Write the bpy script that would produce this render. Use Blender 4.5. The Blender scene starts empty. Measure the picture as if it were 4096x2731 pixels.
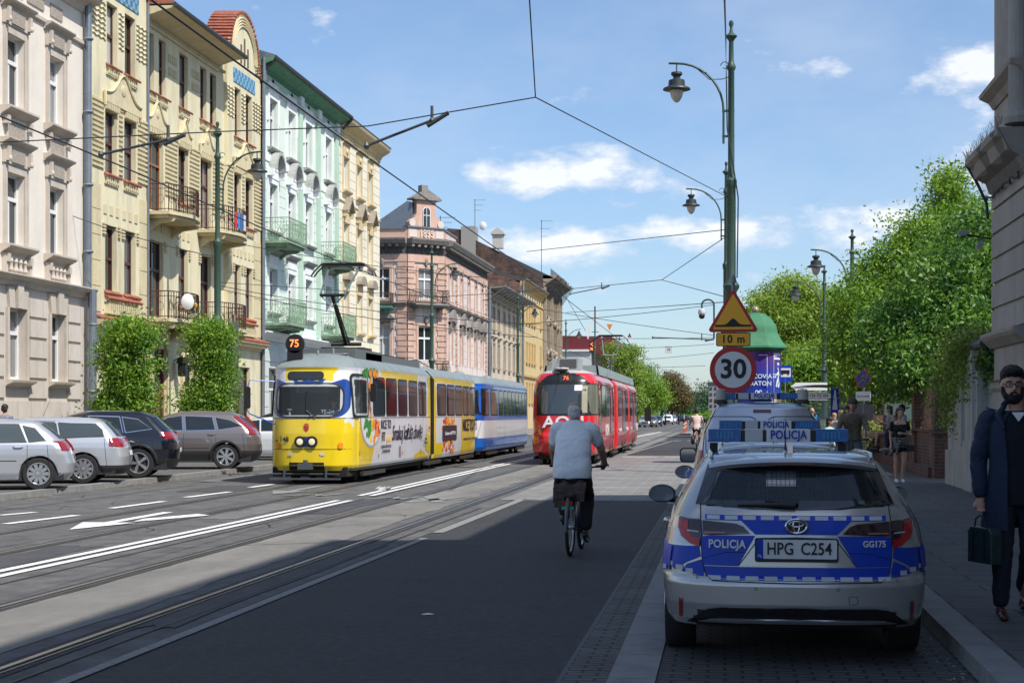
import bpy, math, random
import numpy as np
from mathutils import Vector, Matrix
random.seed(7); np.random.seed(7)
S=bpy.context.scene; COL=S.collection; R=math.radians; PI=math.pi
# ---- camera
cd=bpy.data.cameras.new('camera'); cam=bpy.data.objects.new('camera',cd); COL.objects.link(cam); S.camera=cam
YAW=math.atan(852/6443.)
cam.location=(0,0,1.65); cam.rotation_euler=(R(90),0,YAW)
cd.sensor_width=36; cd.lens=36*6443/4096.; cd.shift_x=0; cd.shift_y=(1656-1365.5)/4096.; cd.clip_start=.1; cd.clip_end=6000
# ---- sun : shadows fall (-1.1,+.75,-1.75)
SD=Vector((1.1,-.75,1.75)).normalized(); ELEV=math.asin(SD.z)
sl=bpy.data.lights.new('sun','SUN'); sl.energy=4.6; sl.angle=R(.53); sl.color=(1,.955,.88)
so=bpy.data.objects.new('sun',sl); COL.objects.link(so); so.rotation_euler=SD.to_track_quat('Z','Y').to_euler(); so.location=(20,-20,60)
# ---- world : physical sky with cumulus clouds
W=bpy.data.worlds.new('World'); S.world=W; W.use_nodes=True
nt=W.node_tree; N=nt.nodes; L=nt.links; N.clear()
def nd(t,loc=None,**k):
    n=N.new(t)
    for a,b in k.items(): setattr(n,a,b)
    return n
sky=nd('ShaderNodeTexSky',sky_type='NISHITA'); sky.sun_disc=False; sky.sun_elevation=ELEV
sky.sun_rotation=math.atan2(SD.x,SD.y); sky.air_density=1.0; sky.dust_density=.6; sky.ozone_density=2.2; sky.altitude=200
tc=nd('ShaderNodeTexCoord'); sep=nd('ShaderNodeSeparateXYZ'); L.new(tc.outputs['Generated'],sep.inputs[0])
def mth(op,a,b=None,c=None):
    n=nd('ShaderNodeMath',operation=op)
    for i,q in enumerate((a,b,c)):
        if q is None: continue
        if isinstance(q,(int,float)): n.inputs[i].default_value=q
        else: L.new(q,n.inputs[i])
    return n.outputs[0]
# tangent-plane coords about the street direction (world +Y): u=x/y, w=z/y
yy=mth('MAXIMUM',sep.outputs['Y'],.05)
uu=mth('DIVIDE',sep.outputs['X'],yy); ww=mth('DIVIDE',sep.outputs['Z'],yy)
cmb=nd('ShaderNodeCombineXYZ'); L.new(uu,cmb.inputs[0]); L.new(mth('MULTIPLY',ww,2.0),cmb.inputs[1])
nz=nd('ShaderNodeTexNoise'); nz.inputs['Scale'].default_value=17; nz.inputs['Detail'].default_value=9; nz.inputs['Roughness'].default_value=.58
L.new(cmb.outputs[0],nz.inputs['Vector'])
nz2=nd('ShaderNodeTexNoise'); nz2.inputs['Scale'].default_value=3.1; nz2.inputs['Detail'].default_value=6; nz2.inputs['Roughness'].default_value=.6
L.new(cmb.outputs[0],nz2.inputs['Vector'])
# cloud banks: (u, w, half width, half height, gain) in direction space
BK=[(-.105,.150,.05,.014,1.2),(-.055,.137,.04,.014,.8),(-.085,.200,.018,.009,.7),(.155,.207,.05,.017,.9),(.18,.24,.02,.022,.9),(.055,.213,.035,.011,.75),(.02,.112,.10,.013,.92),(-.12,.105,.07,.011,.95),(.10,.118,.05,.012,.85),(.14,.145,.05,.012,.6),
    (-.145,.222,.016,.007,.5),(.04,.118,.025,.008,.7),(-.32,.265,.05,.03,.5),(-.05,.085,.12,.010,.4),(.165,.155,.025,.025,.9),(.06,.072,.12,.010,.4)]
acc=None
for (u,w,a,b,g) in BK:
    du=mth('DIVIDE',mth('SUBTRACT',uu,u),a); dw=mth('DIVIDE',mth('SUBTRACT',ww,w),b)
    d=mth('ADD',mth('MULTIPLY',du,du),mth('MULTIPLY',dw,dw))
    e=mth('MULTIPLY',mth('EXPONENT',mth('MULTIPLY',d,-.55)),g)
    acc=e if acc is None else mth('MAXIMUM',acc,e)
# puffy everywhere else too (overhead / behind the camera) as a loose noise field
cz=mth('MAXIMUM',sep.outputs['Z'],.08); c2=nd('ShaderNodeCombineXYZ')
L.new(mth('DIVIDE',sep.outputs['X'],cz),c2.inputs[0]); L.new(mth('DIVIDE',sep.outputs['Y'],cz),c2.inputs[1])
nz3=nd('ShaderNodeTexNoise'); nz3.inputs['Scale'].default_value=1.2; nz3.inputs['Detail'].default_value=8; L.new(c2.outputs[0],nz3.inputs['Vector'])
back=mth('LESS_THAN',sep.outputs['Y'],.3)
bk=mth('MULTIPLY',mth('MULTIPLY',mth('SUBTRACT',nz3.outputs[0],.53),6),back)
m1=mth('MULTIPLY',mth('ADD',mth('MULTIPLY',acc,1.0),mth('SUBTRACT',mth('MULTIPLY',nz.outputs[0],2.6),1.80)),2.2)
m2=mth('MULTIPLY',mth('SUBTRACT',nz2.outputs[0],.44),1.9)
mm=nd('ShaderNodeMath',operation='MAXIMUM'); mm.use_clamp=True; L.new(m1,mm.inputs[0]); L.new(mth('MAXIMUM',bk,mth('MULTIPLY',m2,.75)),mm.inputs[1])
fac=mth('MULTIPLY',mm.outputs[0],.85)
cc=nd('ShaderNodeMixRGB'); cc.inputs[1].default_value=(3.9,4.2,4.9,1); cc.inputs[2].default_value=(5.6,5.7,5.9,1); L.new(mth('MULTIPLY',mm.outputs[0],1.0),cc.inputs[0])
mx=nd('ShaderNodeMixRGB'); L.new(fac,mx.inputs[0]); tn=nd('ShaderNodeMixRGB',blend_type='MULTIPLY'); tn.inputs[0].default_value=1; hr=nd('ShaderNodeValToRGB'); hr.color_ramp.elements[0].color=(.58,.65,.77,1); hr.color_ramp.elements[1].color=(.87,.885,.89,1); hr.color_ramp.elements[1].position=.42; L.new(sep.outputs['Z'],hr.inputs[0]); L.new(hr.outputs[0],tn.inputs[2]); L.new(sky.outputs[0],tn.inputs[1]); L.new(tn.outputs[0],mx.inputs[1]); L.new(cc.outputs[0],mx.inputs[2])
bg=nd('ShaderNodeBackground'); bg.inputs[1].default_value=.15; wo=nd('ShaderNodeOutputWorld'); L.new(mx.outputs[0],bg.inputs[0]); L.new(bg.outputs[0],wo.inputs[0])
S.view_settings.view_transform='Standard'; S.view_settings.look='None'; S.view_settings.exposure=0.33; S.view_settings.gamma=1
S.cycles.use_denoising=True; S.cycles.max_bounces=6; S.cycles.diffuse_bounces=3; S.cycles.glossy_bounces=3; S.cycles.transmission_bounces=4; S.cycles.transparent_max_bounces=8
S.cycles.sample_clamp_indirect=6; S.cycles.caustics_reflective=False; S.cycles.caustics_refractive=False

# ---------------------------------------------------------------- materials
MC={}
def M(name,rgb=(.5,.5,.5),rough=.6,metal=0,var=0,sc=4.0,bump=0,spec=.5,emit=0,coat=0,stretch=None,bsc=None,rgb2=None,dirt=0,alpha=1,trans=0):
    if name in MC: return MC[name]
    m=bpy.data.materials.new(name); m.use_nodes=True; t=m.node_tree; n=t.nodes; l=t.links; b=n['Principled BSDF']
    b.inputs['Base Color'].default_value=(*rgb,1); b.inputs['Roughness'].default_value=rough; b.inputs['Metallic'].default_value=metal
    b.inputs['Specular IOR Level'].default_value=spec
    if coat: b.inputs['Coat Weight'].default_value=coat; b.inputs['Coat Roughness'].default_value=.04
    if trans: b.inputs['Transmission Weight'].default_value=trans; b.inputs['IOR'].default_value=1.05
    if alpha<1: b.inputs['Alpha'].default_value=alpha
    if emit: b.inputs['Emission Color'].default_value=(*rgb,1); b.inputs['Emission Strength'].default_value=emit
    if var or bump or rgb2 or dirt:
        tcn=n.new('ShaderNodeTexCoord'); mp=n.new('ShaderNodeMapping'); l.new(tcn.outputs['Object'],mp.inputs[0])
        if stretch: mp.inputs['Scale'].default_value=stretch
        nn=n.new('ShaderNodeTexNoise'); nn.inputs['Scale'].default_value=sc; nn.inputs['Detail'].default_value=10; nn.inputs['Roughness'].default_value=.74; l.new(mp.outputs[0],nn.inputs['Vector'])
        if var or rgb2:
            cr=n.new('ShaderNodeValToRGB'); l.new(nn.outputs[0],cr.inputs[0]); e=cr.color_ramp.elements
            e[0].position=.33; e[1].position=.68
            if rgb2: e[0].color=(*rgb,1); e[1].color=(*rgb2,1)
            else:
                e[0].color=(*[max(0,c*(1-var)) for c in rgb],1); e[1].color=(*[min(1,c*(1+var)) for c in rgb],1)
            out=cr.outputs[0]
            if dirt:
                n3=n.new('ShaderNodeTexNoise'); n3.inputs['Scale'].default_value=.9; n3.inputs['Detail'].default_value=9; n3.inputs['Roughness'].default_value=.7
                m3=n.new('ShaderNodeMapping'); m3.inputs['Scale'].default_value=(1.6,1.6,.35); l.new(tcn.outputs['Object'],m3.inputs[0]); l.new(m3.outputs[0],n3.inputs['Vector'])
                r3=n.new('ShaderNodeValToRGB'); r3.color_ramp.elements[0].position=.48; r3.color_ramp.elements[1].position=.72; l.new(n3.outputs[0],r3.inputs[0])
                mx=n.new('ShaderNodeMixRGB'); mx.blend_type='MULTIPLY'; mu=n.new('ShaderNodeMath'); mu.operation='MULTIPLY'; mu.inputs[1].default_value=dirt; l.new(r3.outputs[0],mu.inputs[0]); l.new(mu.outputs[0],mx.inputs[0])
                l.new(out,mx.inputs[1]); mx.inputs[2].default_value=(.42,.39,.35,1); out=mx.outputs[0]
            l.new(out,b.inputs['Base Color'])
        if bump:
            bp=n.new('ShaderNodeBump'); bp.inputs['Strength'].default_value=bump; bp.inputs['Distance'].default_value=.02
            n2=n.new('ShaderNodeTexNoise'); n2.inputs['Scale'].default_value=bsc or sc*8; n2.inputs['Detail'].default_value=5; l.new(mp.outputs[0],n2.inputs['Vector'])
            l.new(n2.outputs[0],bp.inputs['Height']); l.new(bp.outputs[0],b.inputs['Normal'])
    MC[name]=m; return m
def brickmat(name,c1,c2,mort,sx,sy,msize=.02,rot=(0,0,0),off=.5,var=.4,bump=.4,rough=.8,plane='xy'):
    if name in MC: return MC[name]
    m=bpy.data.materials.new(name); m.use_nodes=True; t=m.node_tree; n=t.nodes; l=t.links; b=n['Principled BSDF']; b.inputs['Roughness'].default_value=rough
    tcn=n.new('ShaderNodeTexCoord'); sp=n.new('ShaderNodeSeparateXYZ'); cb=n.new('ShaderNodeCombineXYZ'); l.new(tcn.outputs['Object'],sp.inputs[0])
    if plane=='wall':
        ad=n.new('ShaderNodeMath'); ad.operation='ADD'; l.new(sp.outputs[0],ad.inputs[0]); l.new(sp.outputs[1],ad.inputs[1]); l.new(ad.outputs[0],cb.inputs[0]); l.new(sp.outputs[2],cb.inputs[1])
    elif plane=='yx': l.new(sp.outputs[1],cb.inputs[0]); l.new(sp.outputs[0],cb.inputs[1])
    else: l.new(sp.outputs[0],cb.inputs[0]); l.new(sp.outputs[1],cb.inputs[1])
    br=n.new('ShaderNodeTexBrick'); br.inputs['Color1'].default_value=(*c1,1); br.inputs['Color2'].default_value=(*c2,1); br.inputs['Mortar'].default_value=(*mort,1)
    br.inputs['Scale'].default_value=1; br.inputs['Brick Width'].default_value=sx; br.inputs['Row Height'].default_value=sy; br.inputs['Mortar Size'].default_value=msize; br.offset=off
    l.new(cb.outputs[0],br.inputs['Vector'])
    nn=n.new('ShaderNodeTexNoise'); nn.inputs['Scale'].default_value=1.1; nn.inputs['Detail'].default_value=9; nn.inputs['Roughness'].default_value=.7; l.new(tcn.outputs['Object'],nn.inputs['Vector'])
    rr=n.new('ShaderNodeMapRange'); rr.inputs[1].default_value=.3; rr.inputs[2].default_value=.7; rr.inputs[3].default_value=1-var; rr.inputs[4].default_value=1+var*.6; l.new(nn.outputs[0],rr.inputs[0])
    mx=n.new('ShaderNodeVectorMath'); mx.operation='SCALE'; l.new(br.outputs[0],mx.inputs[0]); l.new(rr.outputs[0],mx.inputs['Scale']); l.new(mx.outputs[0],b.inputs['Base Color'])
    bp=n.new('ShaderNodeBump'); bp.inputs['Strength'].default_value=bump; bp.inputs['Distance'].default_value=.01; bp.invert=True; l.new(br.outputs['Fac'],bp.inputs['Height']); l.new(bp.outputs[0],b.inputs['Normal'])
    MC[name]=m; return m

# ---------------------------------------------------------------- mesh builder
class MB:
    def __init__(s): s.v=[]; s.f=[]; s.m=[]
    def face(s,pts,mi=0):
        k=len(s.v); s.v+= [tuple(p) for p in pts]; s.f.append(tuple(range(k,k+len(pts)))); s.m.append(mi)
    def box(s,x0,x1,y0,y1,z0,z1,mi=0):
        k=len(s.v); s.v+=[(x0,y0,z0),(x1,y0,z0),(x1,y1,z0),(x0,y1,z0),(x0,y0,z1),(x1,y0,z1),(x1,y1,z1),(x0,y1,z1)]
        for q in ((0,3,2,1),(4,5,6,7),(0,1,5,4),(1,2,6,5),(2,3,7,6),(3,0,4,7)): s.f.append(tuple(k+i for i in q)); s.m.append(mi)
        return s
    def obox(s,c,ax,ay,az,mi=0):   # oriented box, half-axis vectors
        c,ax,ay,az=map(Vector,(c,ax,ay,az)); k=len(s.v)
        for dz in(-1,1):
            for dx,dy in((-1,-1),(1,-1),(1,1),(-1,1)): s.v.append(tuple(c+ax*dx+ay*dy+az*dz))
        for q in ((0,3,2,1),(4,5,6,7),(0,1,5,4),(1,2,6,5),(2,3,7,6),(3,0,4,7)): s.f.append(tuple(k+i for i in q)); s.m.append(mi)
        return s
    def tube(s,pts,r,n=8,mi=0,cap=True,closed=False):
        pts=[Vector(p) for p in pts]; k0=len(s.v); N_=len(pts); rs=r if isinstance(r,(list,tuple)) else [r]*N_
        up=None
        for i,p in enumerate(pts):
            a=pts[i-1] if i>0 else (pts[-1] if closed else p); b=pts[i+1] if i<N_-1 else (pts[0] if closed else p)
            d=(b-a)
            if d.length<1e-9: d=Vector((0,0,1))
            d.normalize()
            if up is None: up=Vector((0,0,1)) if abs(d.z)<.9 else Vector((1,0,0))
            x=d.cross(up)
            if x.length<1e-4: x=d.cross(Vector((0,1,.1)))
            x.normalize(); y=x.cross(d); y.normalize(); up=y
            for j in range(n):
                a_=2*PI*j/n; s.v.append(tuple(p+x*(math.cos(a_)*rs[i])+y*(math.sin(a_)*rs[i])))
        for i in range(N_ if closed else N_-1):
            i2=(i+1)%N_
            for j in range(n):
                j2=(j+1)%n; s.f.append((k0+i*n+j,k0+i*n+j2,k0+i2*n+j2,k0+i2*n+j)); s.m.append(mi)
        if cap and not closed:
            s.f.append(tuple(k0+j for j in range(n))[::-1]); s.m.append(mi); s.f.append(tuple(k0+(N_-1)*n+j for j in range(n))); s.m.append(mi)
        return s
    def lathe(s,prof,c=(0,0,0),n=16,mi=0,ax='z',cap=True):
        k=len(s.v)
        for (r,z) in prof:
            for j in range(n):
                a=2*PI*j/n; x,y=r*math.cos(a),r*math.sin(a)
                p=(x,y,z) if ax=='z' else ((z,x,y) if ax=='x' else (x,z,y)); s.v.append((c[0]+p[0],c[1]+p[1],c[2]+p[2]))
        for i in range(len(prof)-1):
            for j in range(n):
                j2=(j+1)%n; s.f.append((k+i*n+j,k+i*n+j2,k+(i+1)*n+j2,k+(i+1)*n+j)); s.m.append(mi)
        if not cap: return s
        s.f.append(tuple(k+j for j in range(n))[::-1]); s.m.append(mi); k2=k+(len(prof)-1)*n; s.f.append(tuple(k2+j for j in range(n))); s.m.append(mi)
        return s
    def ext(s,poly,a,b,ax='y',mi=0):   # polygon in the plane normal to ax, extruded a..b
        n=len(poly); k=len(s.v)
        for t in (a,b):
            for (p,q) in poly: s.v.append((p,t,q) if ax=='y' else ((t,p,q) if ax=='x' else (p,q,t)))
        s.f.append(tuple(range(k,k+n))); s.m.append(mi); s.f.append(tuple(range(k+2*n-1,k+n-1,-1))); s.m.append(mi)
        for i in range(n): j=(i+1)%n; s.f.append((k+i,k+n+i,k+n+j,k+j)); s.m.append(mi)
        return s
    def grid(s,fn,nu,nv,mi=0,wrap=False):
        k=len(s.v)
        for i in range(nu+1):
            for j in range(nv+1): s.v.append(tuple(fn(i/nu,j/nv)))
        for i in range(nu):
            for j in range(nv): a=k+i*(nv+1)+j; s.f.append((a,a+nv+1,a+nv+2,a+1)); s.m.append(mi)
        return s
    def ball(s,c,r,nu=12,nv=8,mi=0):
        if isinstance(r,(int,float)): r=(r,r,r)
        s.grid(lambda u,v:(c[0]+r[0]*math.cos(2*PI*u)*math.sin(PI*v),c[1]+r[1]*math.sin(2*PI*u)*math.sin(PI*v),c[2]+r[2]*math.cos(PI*v)),nu,nv,mi); return s
    def add(s,o,mt=None):
        k=len(s.v); s.v+= [tuple(mt@Vector(p)) for p in o.v] if mt else o.v; s.f+=[tuple(k+i for i in q) for q in o.f]; s.m+=o.m; return s
    def build(s,name,mats,par=None,smooth=None,loc=None,rot=None):
        me=bpy.data.meshes.new(name); me.from_pydata(s.v,[],s.f)
        for q in (mats if isinstance(mats,(list,tuple)) else [mats]): me.materials.append(q)
        if any(s.m): me.polygons.foreach_set('material_index',s.m)
        if smooth:
            import bmesh
            bm=bmesh.new(); bm.from_mesh(me); bmesh.ops.remove_doubles(bm,verts=bm.verts,dist=1e-5); bmesh.ops.recalc_face_normals(bm,faces=bm.faces); bm.to_mesh(me); bm.free()
            me.polygons.foreach_set('use_smooth',[True]*len(me.polygons)); me.set_sharp_from_angle(angle=R(smooth))
        me.update(); o=bpy.data.objects.new(name,me); COL.objects.link(o)
        if par: o.parent=par
        if loc: o.location=loc
        if rot: o.rotation_euler=rot
        return o
def tag(o,label=None,cat=None,group=None,kind=None):
    if label: o['label']=label
    if cat: o['category']=cat
    if group: o['group']=group
    if kind: o['kind']=kind
    return o
def emp(name,label,cat,loc=(0,0,0),rz=0,group=None):
    o=bpy.data.objects.new(name,None); COL.objects.link(o); o.location=loc; o.rotation_euler=(0,0,rz); o.empty_display_size=.2
    return tag(o,label,cat,group)
def kids(o): return [c for c in COL.objects if c.parent==o]
def copytree(o,par=None):
    c=o.copy(); COL.objects.link(c); c.parent=par
    for k in list(o.children): copytree(k,c)
    return c
def text(s,size,mat,par,loc,rot=(R(90),0,0),ext=.002,name='lettering',sx=1,bold=0,align='CENTER',shear=0,sp=1):
    cu=bpy.data.curves.new(name,'FONT'); cu.body=s; cu.size=size; cu.extrude=ext; cu.align_x=align; cu.align_y='CENTER'; cu.offset=bold; cu.shear=shear; cu.space_character=sp; cu.resolution_u=3
    o=bpy.data.objects.new(name+'_tmp',cu); COL.objects.link(o)
    dg=bpy.context.evaluated_depsgraph_get(); me=bpy.data.meshes.new_from_object(o.evaluated_get(dg)); bpy.data.objects.remove(o); bpy.data.curves.remove(cu)
    me.name=name; me.materials.clear(); me.materials.append(mat); me.transform(Matrix.Diagonal((sx,1,1,1)))
    o=bpy.data.objects.new(name,me); COL.objects.link(o); o.location=loc; o.rotation_euler=rot
    if par: o.parent=par
    return o
# photo geometry: pixel of the 4096 px photo -> ground point / depth (measurement helper)
def G(x,y,z=0.):
    u=(x-2048)/6443.; t=(z-1.65)/((1656-y)/6443.); return (t*(u*math.cos(YAW)-math.sin(YAW)),t*(u*math.sin(YAW)+math.cos(YAW)))
# ================================================================ GROUND
def sheet(name,pts,z,mat,label,thick=None):
    b=MB()
    if thick: b.ext([(p[0],p[1]) for p in pts],z-thick,z,'z')
    else: b.face([(p[0],p[1],z) for p in pts])
    o=b.build(name,mat); return tag(o,label,kind='structure')
def strip(l,r,y0,y1,n=1): return [(l,y0),(r,y0),(r,y1),(l,y1)]
asph=M('asphalt',(.105,.102,.10),.85,var=.4,sc=2.2,bump=.6,bsc=90,dirt=.5)
asphd=M('asphalt_new',(.040,.040,.041),.8,var=.55,sc=13,bump=1,bsc=70,dirt=.45)  # newer asphalt, base colour lowered further to keep the shaded lane dark
asphp=M('asphalt_parking',(.10,.098,.095),.88,var=.3,sc=2,bump=.4,bsc=70)
conc=M('track_concrete',(.115,.112,.105),.85,sc=.9,bump=.35,bsc=60,rgb2=(.225,.21,.185),stretch=(1,.35,1))
kerbm=M('kerb_granite',(.215,.212,.205),.8,var=.25,sc=3,bump=.3,bsc=60)
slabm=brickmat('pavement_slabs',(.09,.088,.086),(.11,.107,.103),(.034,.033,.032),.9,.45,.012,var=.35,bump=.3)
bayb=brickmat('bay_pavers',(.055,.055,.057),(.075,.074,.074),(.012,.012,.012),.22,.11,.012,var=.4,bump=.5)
pav=brickmat('crossing_pavers',(.17,.165,.16),(.20,.19,.18),(.25,.24,.225),.32,.16,.012,off=0,var=.3,bump=.3)
paint=M('road_paint',(.72,.72,.70),.7,var=.2,sc=9)
wpaint=M('worn_paint',(.13,.13,.13),.85,sc=22,rgb2=(.30,.295,.28))
steel=M('rail_steel',(.36,.335,.30),.32,metal=.85,var=.3,sc=3,stretch=(1,.1,1))
groove=M('rail_groove',(.012,.011,.01),.9)
earth=M('ground_earth',(.10,.095,.08),.95,var=.3,sc=.6)
sheet('ground',[(-1500,-300),(1500,-300),(1500,4500),(-1500,4500)],-.03,earth,'flat grey brown ground reaching to the horizon')
sheet('road',[(-13.7,-20),(2.4,-20),(2.4,150),(1,420),(-12,420),(-13.7,150)],0,asph,'worn grey asphalt tram street with patches and rails')
sheet('side_street',[(-80,99),(-13.6,99),(-13.6,117),(-80,117)],.002,asphp,'asphalt side street between the cream and pink houses')
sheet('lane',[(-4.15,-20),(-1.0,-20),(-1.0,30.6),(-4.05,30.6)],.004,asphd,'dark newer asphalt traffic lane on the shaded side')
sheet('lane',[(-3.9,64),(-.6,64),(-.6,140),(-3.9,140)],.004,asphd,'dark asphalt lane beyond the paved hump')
# concrete panels between the rails, ragged outline
def ragged(x0,x1,y0,y1,amp,step):
    p=[];y=y0
    while y<y1: p.append((x0+random.uniform(-amp,amp),y)); y+=step*random.uniform(.6,1.4)
    p.append((x0,y1)); y=y1
    while y>y0: p.append((x1+random.uniform(-amp,amp),y)); y-=step*random.uniform(.6,1.4)
    p.append((x1,y0)); return p
sheet('track_bed',ragged(-6.02,-4.95,-5,52,.07,.7),.004,conc,'pale worn concrete strip between the rails of the near track')
sheet('track_bed',ragged(-6.9,-3.9,60,150,.05,1.5),.0035,conc,'pale concrete track bed further up the street')
sheet('pavers',[(-4.3,30.6),(-.85,30.6),(-.85,64),(-4.3,64)],.008,pav,'light grey block paved crossing area in the sun')
def railpair(xs,y0,y1,label):
    b=MB()
    for x in xs:
        b.box(x-.05,x-.002,y0,y1,-.01,.010,0); b.box(x-.0015,x+.05,y0,y1,-.01,.0065,1); b.box(x+.0505,x+.062,y0,y1,-.01,.010,0)
        b.box(x-.13,x-.051,y0,y1,-.01,.0055,2); b.box(x+.063,x+.13,y0,y1,-.01,.0055,2)
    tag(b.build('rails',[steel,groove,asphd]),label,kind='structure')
railpair((-6.12,-4.62),-10,300,'grooved steel rails of the near tram track')
railpair((-9.95,-8.5),-10,300,'grooved steel rails of the far tram track')
# markings
mk=MB(); wk=MB()
def line(b,pts,w,z=.012):
    for (a,c) in zip(pts[:-1],pts[1:]):
        d=Vector((c[0]-a[0],c[1]-a[1])); n_=Vector((-d.y,d.x)).normalized()*w/2
        b.face([(a[0]+n_.x,a[1]+n_.y,z),(a[0]-n_.x,a[1]-n_.y,z),(c[0]-n_.x,c[1]-n_.y,z),(c[0]+n_.x,c[1]+n_.y,z)])
for dx in (-.11,.13):
    line(mk,[(-7.45+dx,2),(-7.42+dx,15.8),(-7.25+dx,24),(-7.2+dx,30)],.12)
    line(mk,[(-7.2+dx,31.8),(-7.2+dx,44),(-7.2+dx,60),(-6.6+dx,100),(-5.9+dx,150)],.12)
line(wk,[(-4.07,4),(-4.0,12),(-3.95,21)],.10); line(wk,[(-3.95,22),(-3.88,31)],.16)
def dash(x0,y0,x1,y1,w=.12,b=mk): line(b,[(x0,y0),(x1,y1)],w)
for q in ([(0,2062),(140,2050)],[(20,2097),(310,2062)],[(445,2034),(655,2006)],[(745,1990),(920,1968)],[(1000,1950),(1090,1938)]):
    a=G(*q[0]); c=G(*q[1]); dash(a[0],a[1],c[0],c[1],.16)
def arrow(cx,cy,s,b,flip=1):
    b.face([(cx-.09,cy,.012),(cx+.09,cy,.012),(cx+.09,cy+2.6*s,.012),(cx-.09,cy+2.6*s,.012)])
    b.face([(cx-.42,cy,.013),(cx,cy-1.5*s,.013),(cx+.42,cy,.013)])
arrow(-9.25,23.4,1,mk); arrow(-9.2,33.6,1,wk)
mk.face([(-9.05,24.3,.0125),(-8.6,25.6,.0125),(-8.3,25.3,.0125),(-8.95,23.6,.0125)])
# worn tram symbol / lettering on near track
for (x,y,x2,y2,w) in [(-5.9,29.5,-5.2,31.6,.28),(-5.3,29.6,-5.9,31.8,.24),(-5.9,30.6,-5.0,30.4,.22),(-6.9,30.5,-6.5,31.5,.14),(-6.5,31.5,-6.3,30.6,.14),(-6.3,30.6,-6.0,31.6,.14),(-8.8,31.5,-8.3,32.4,.14),(-8.3,32.4,-8.1,31.6,.14),(-8.1,31.6,-7.8,32.6,.14)]: dash(x,y,x2,y2,w,wk)
for i in range(8): dash(-3.9+i*.4,31.0,-3.66+i*.4,31.0,.3,wk)
for i in range(9): dash(-3.9,33.5+i*3.3,-1.2+.2*(i%3),33.7+i*3.3,.07,wk)
for i in range(5): dash(-3.6+.3*i,36+i*5.1,-1.6+.2*i,36.1+i*5.1,.05,mk)
dash(-3.9,62,-2.6,62,.3,mk); dash(-2.3,62,-1.0,62,.3,mk)
for i in range(6): dash(-6.8+i*.9,100,-6.3+i*.9,100,.5,mk)
dash(-4.0,64,-3.2,99,.14,wk)
for i in range(4): dash(-17.8,30+i*4.6,-13.95,30.9+i*4.6,.1,mk)
tag(mk.build('road_marking',paint),'fresh white double centre line, dashes and arrow',kind='structure')
tag(wk.build('road_marking',wpaint),'worn grey white edge line, arrows and hump stripes',kind='structure')
# tar seams and cracks
cr=MB()
for i in range(110):
    x=random.uniform(-13,-1.3); y=random.uniform(9,48); a=random.uniform(-1,1)
    if random.random()<.5: a=math.copysign(1.45,a)
    pts=[]
    for k in range(7): pts.append((x,y)); a+=random.uniform(-.5,.5); x+=math.sin(a)*.16; y+=math.cos(a)*.22
    if abs(x+7.4)<.6 or x>-4.3: continue
    line(cr,pts,random.uniform(.008,.018),.0065+.00004*i)
for (p) in ([(-7.0,10),(-6.9,22),(-6.95,40)],[(-4.35,6),(-4.3,18),(-4.25,28)],[(-12.3,20),(-12.2,36)],[(-7,19),(-4.7,20.4)],[(-7.1,24.8),(-4.7,26)],[(-1.02,6),(-1.0,30)]): line(cr,p,.03,.0095)
tag(cr.build('road_seam',M('tar',(.03,.03,.03),.6)),'thin dark tar seams and cracks in the asphalt',kind='structure')
pa=[M('asphalt_patch',(.06,.06,.063),.8,var=.3,sc=2,bump=.6,bsc=80),M('asphalt_patch_pale',(.14,.138,.132),.9,var=.3,sc=2,bump=.5,bsc=80)]
pb_=MB()
for i,(x0,x1,y0,y1) in enumerate(((-8.3,-7.7,12,19.3),(-12.6,-11.4,22,24.2),(-7.0,-6.4,26,31),(-8.2,-7.6,24.5,29),(-11.6,-10.3,33,36),(-12.9,-12.2,38,46),(-4.5,-4.2,12,20))):
    n_=7; P=[(x0+(x1-x0)*j/n_,y0+random.uniform(-.12,.12)) for j in range(n_+1)]+[(x1+random.uniform(-.05,.05),y0+(y1-y0)*j/n_) for j in range(1,n_)]+[(x1-(x1-x0)*j/n_,y1+random.uniform(-.12,.12)) for j in range(n_+1)]+[(x0+random.uniform(-.05,.05),y1-(y1-y0)*j/n_) for j in range(1,n_)]
    pb_.face([(a,c,.0055+.0002*i) for a,c in P],i%2)
tag(pb_.build('road_patch',pa),'darker and paler repair patches in the road surface',kind='structure')
# parking bay with police cars
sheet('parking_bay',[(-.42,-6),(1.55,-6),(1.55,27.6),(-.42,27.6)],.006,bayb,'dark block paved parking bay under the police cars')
k=MB(); y=-6
while y<27.6:
    k.box(-.72,-.425,y,y+.985,-.05,.016); k.box(-1.0,-.724,y+.3,y+1.285,-.05,.010,1); y+=1.0
tag(k.build('kerb_strip',[kerbm,brickmat('gutter_bricks',(.09,.085,.08),(.12,.11,.1),(.02,.02,.02),.2,.1,.012)]),'flush pale kerb stones with a brick gutter by the bay',kind='structure')
k=MB(); y=-6.
while y<27.5: k.box(1.55,1.78,y,y+.99,-.1,.125); y+=1.0
y=27.7
while y<97: k.box(-.98,-.78,y,y+.99,-.1,.125); y+=1.0
k.box(-.98,1.55,27.6,27.7,-.1,.125)
tag(k.build('kerb',kerbm),'raised granite kerb along the right hand pavement',kind='structure')
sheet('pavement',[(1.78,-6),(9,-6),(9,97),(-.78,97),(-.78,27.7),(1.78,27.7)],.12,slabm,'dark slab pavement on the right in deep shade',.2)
sheet('pavement',[(-.78,97.5),(30,97.5),(20,300),(2,300)],.1,M('far_pavement',(.16,.155,.15),.9,var=.2),'far pavement beyond the bus stop',.2)
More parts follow.
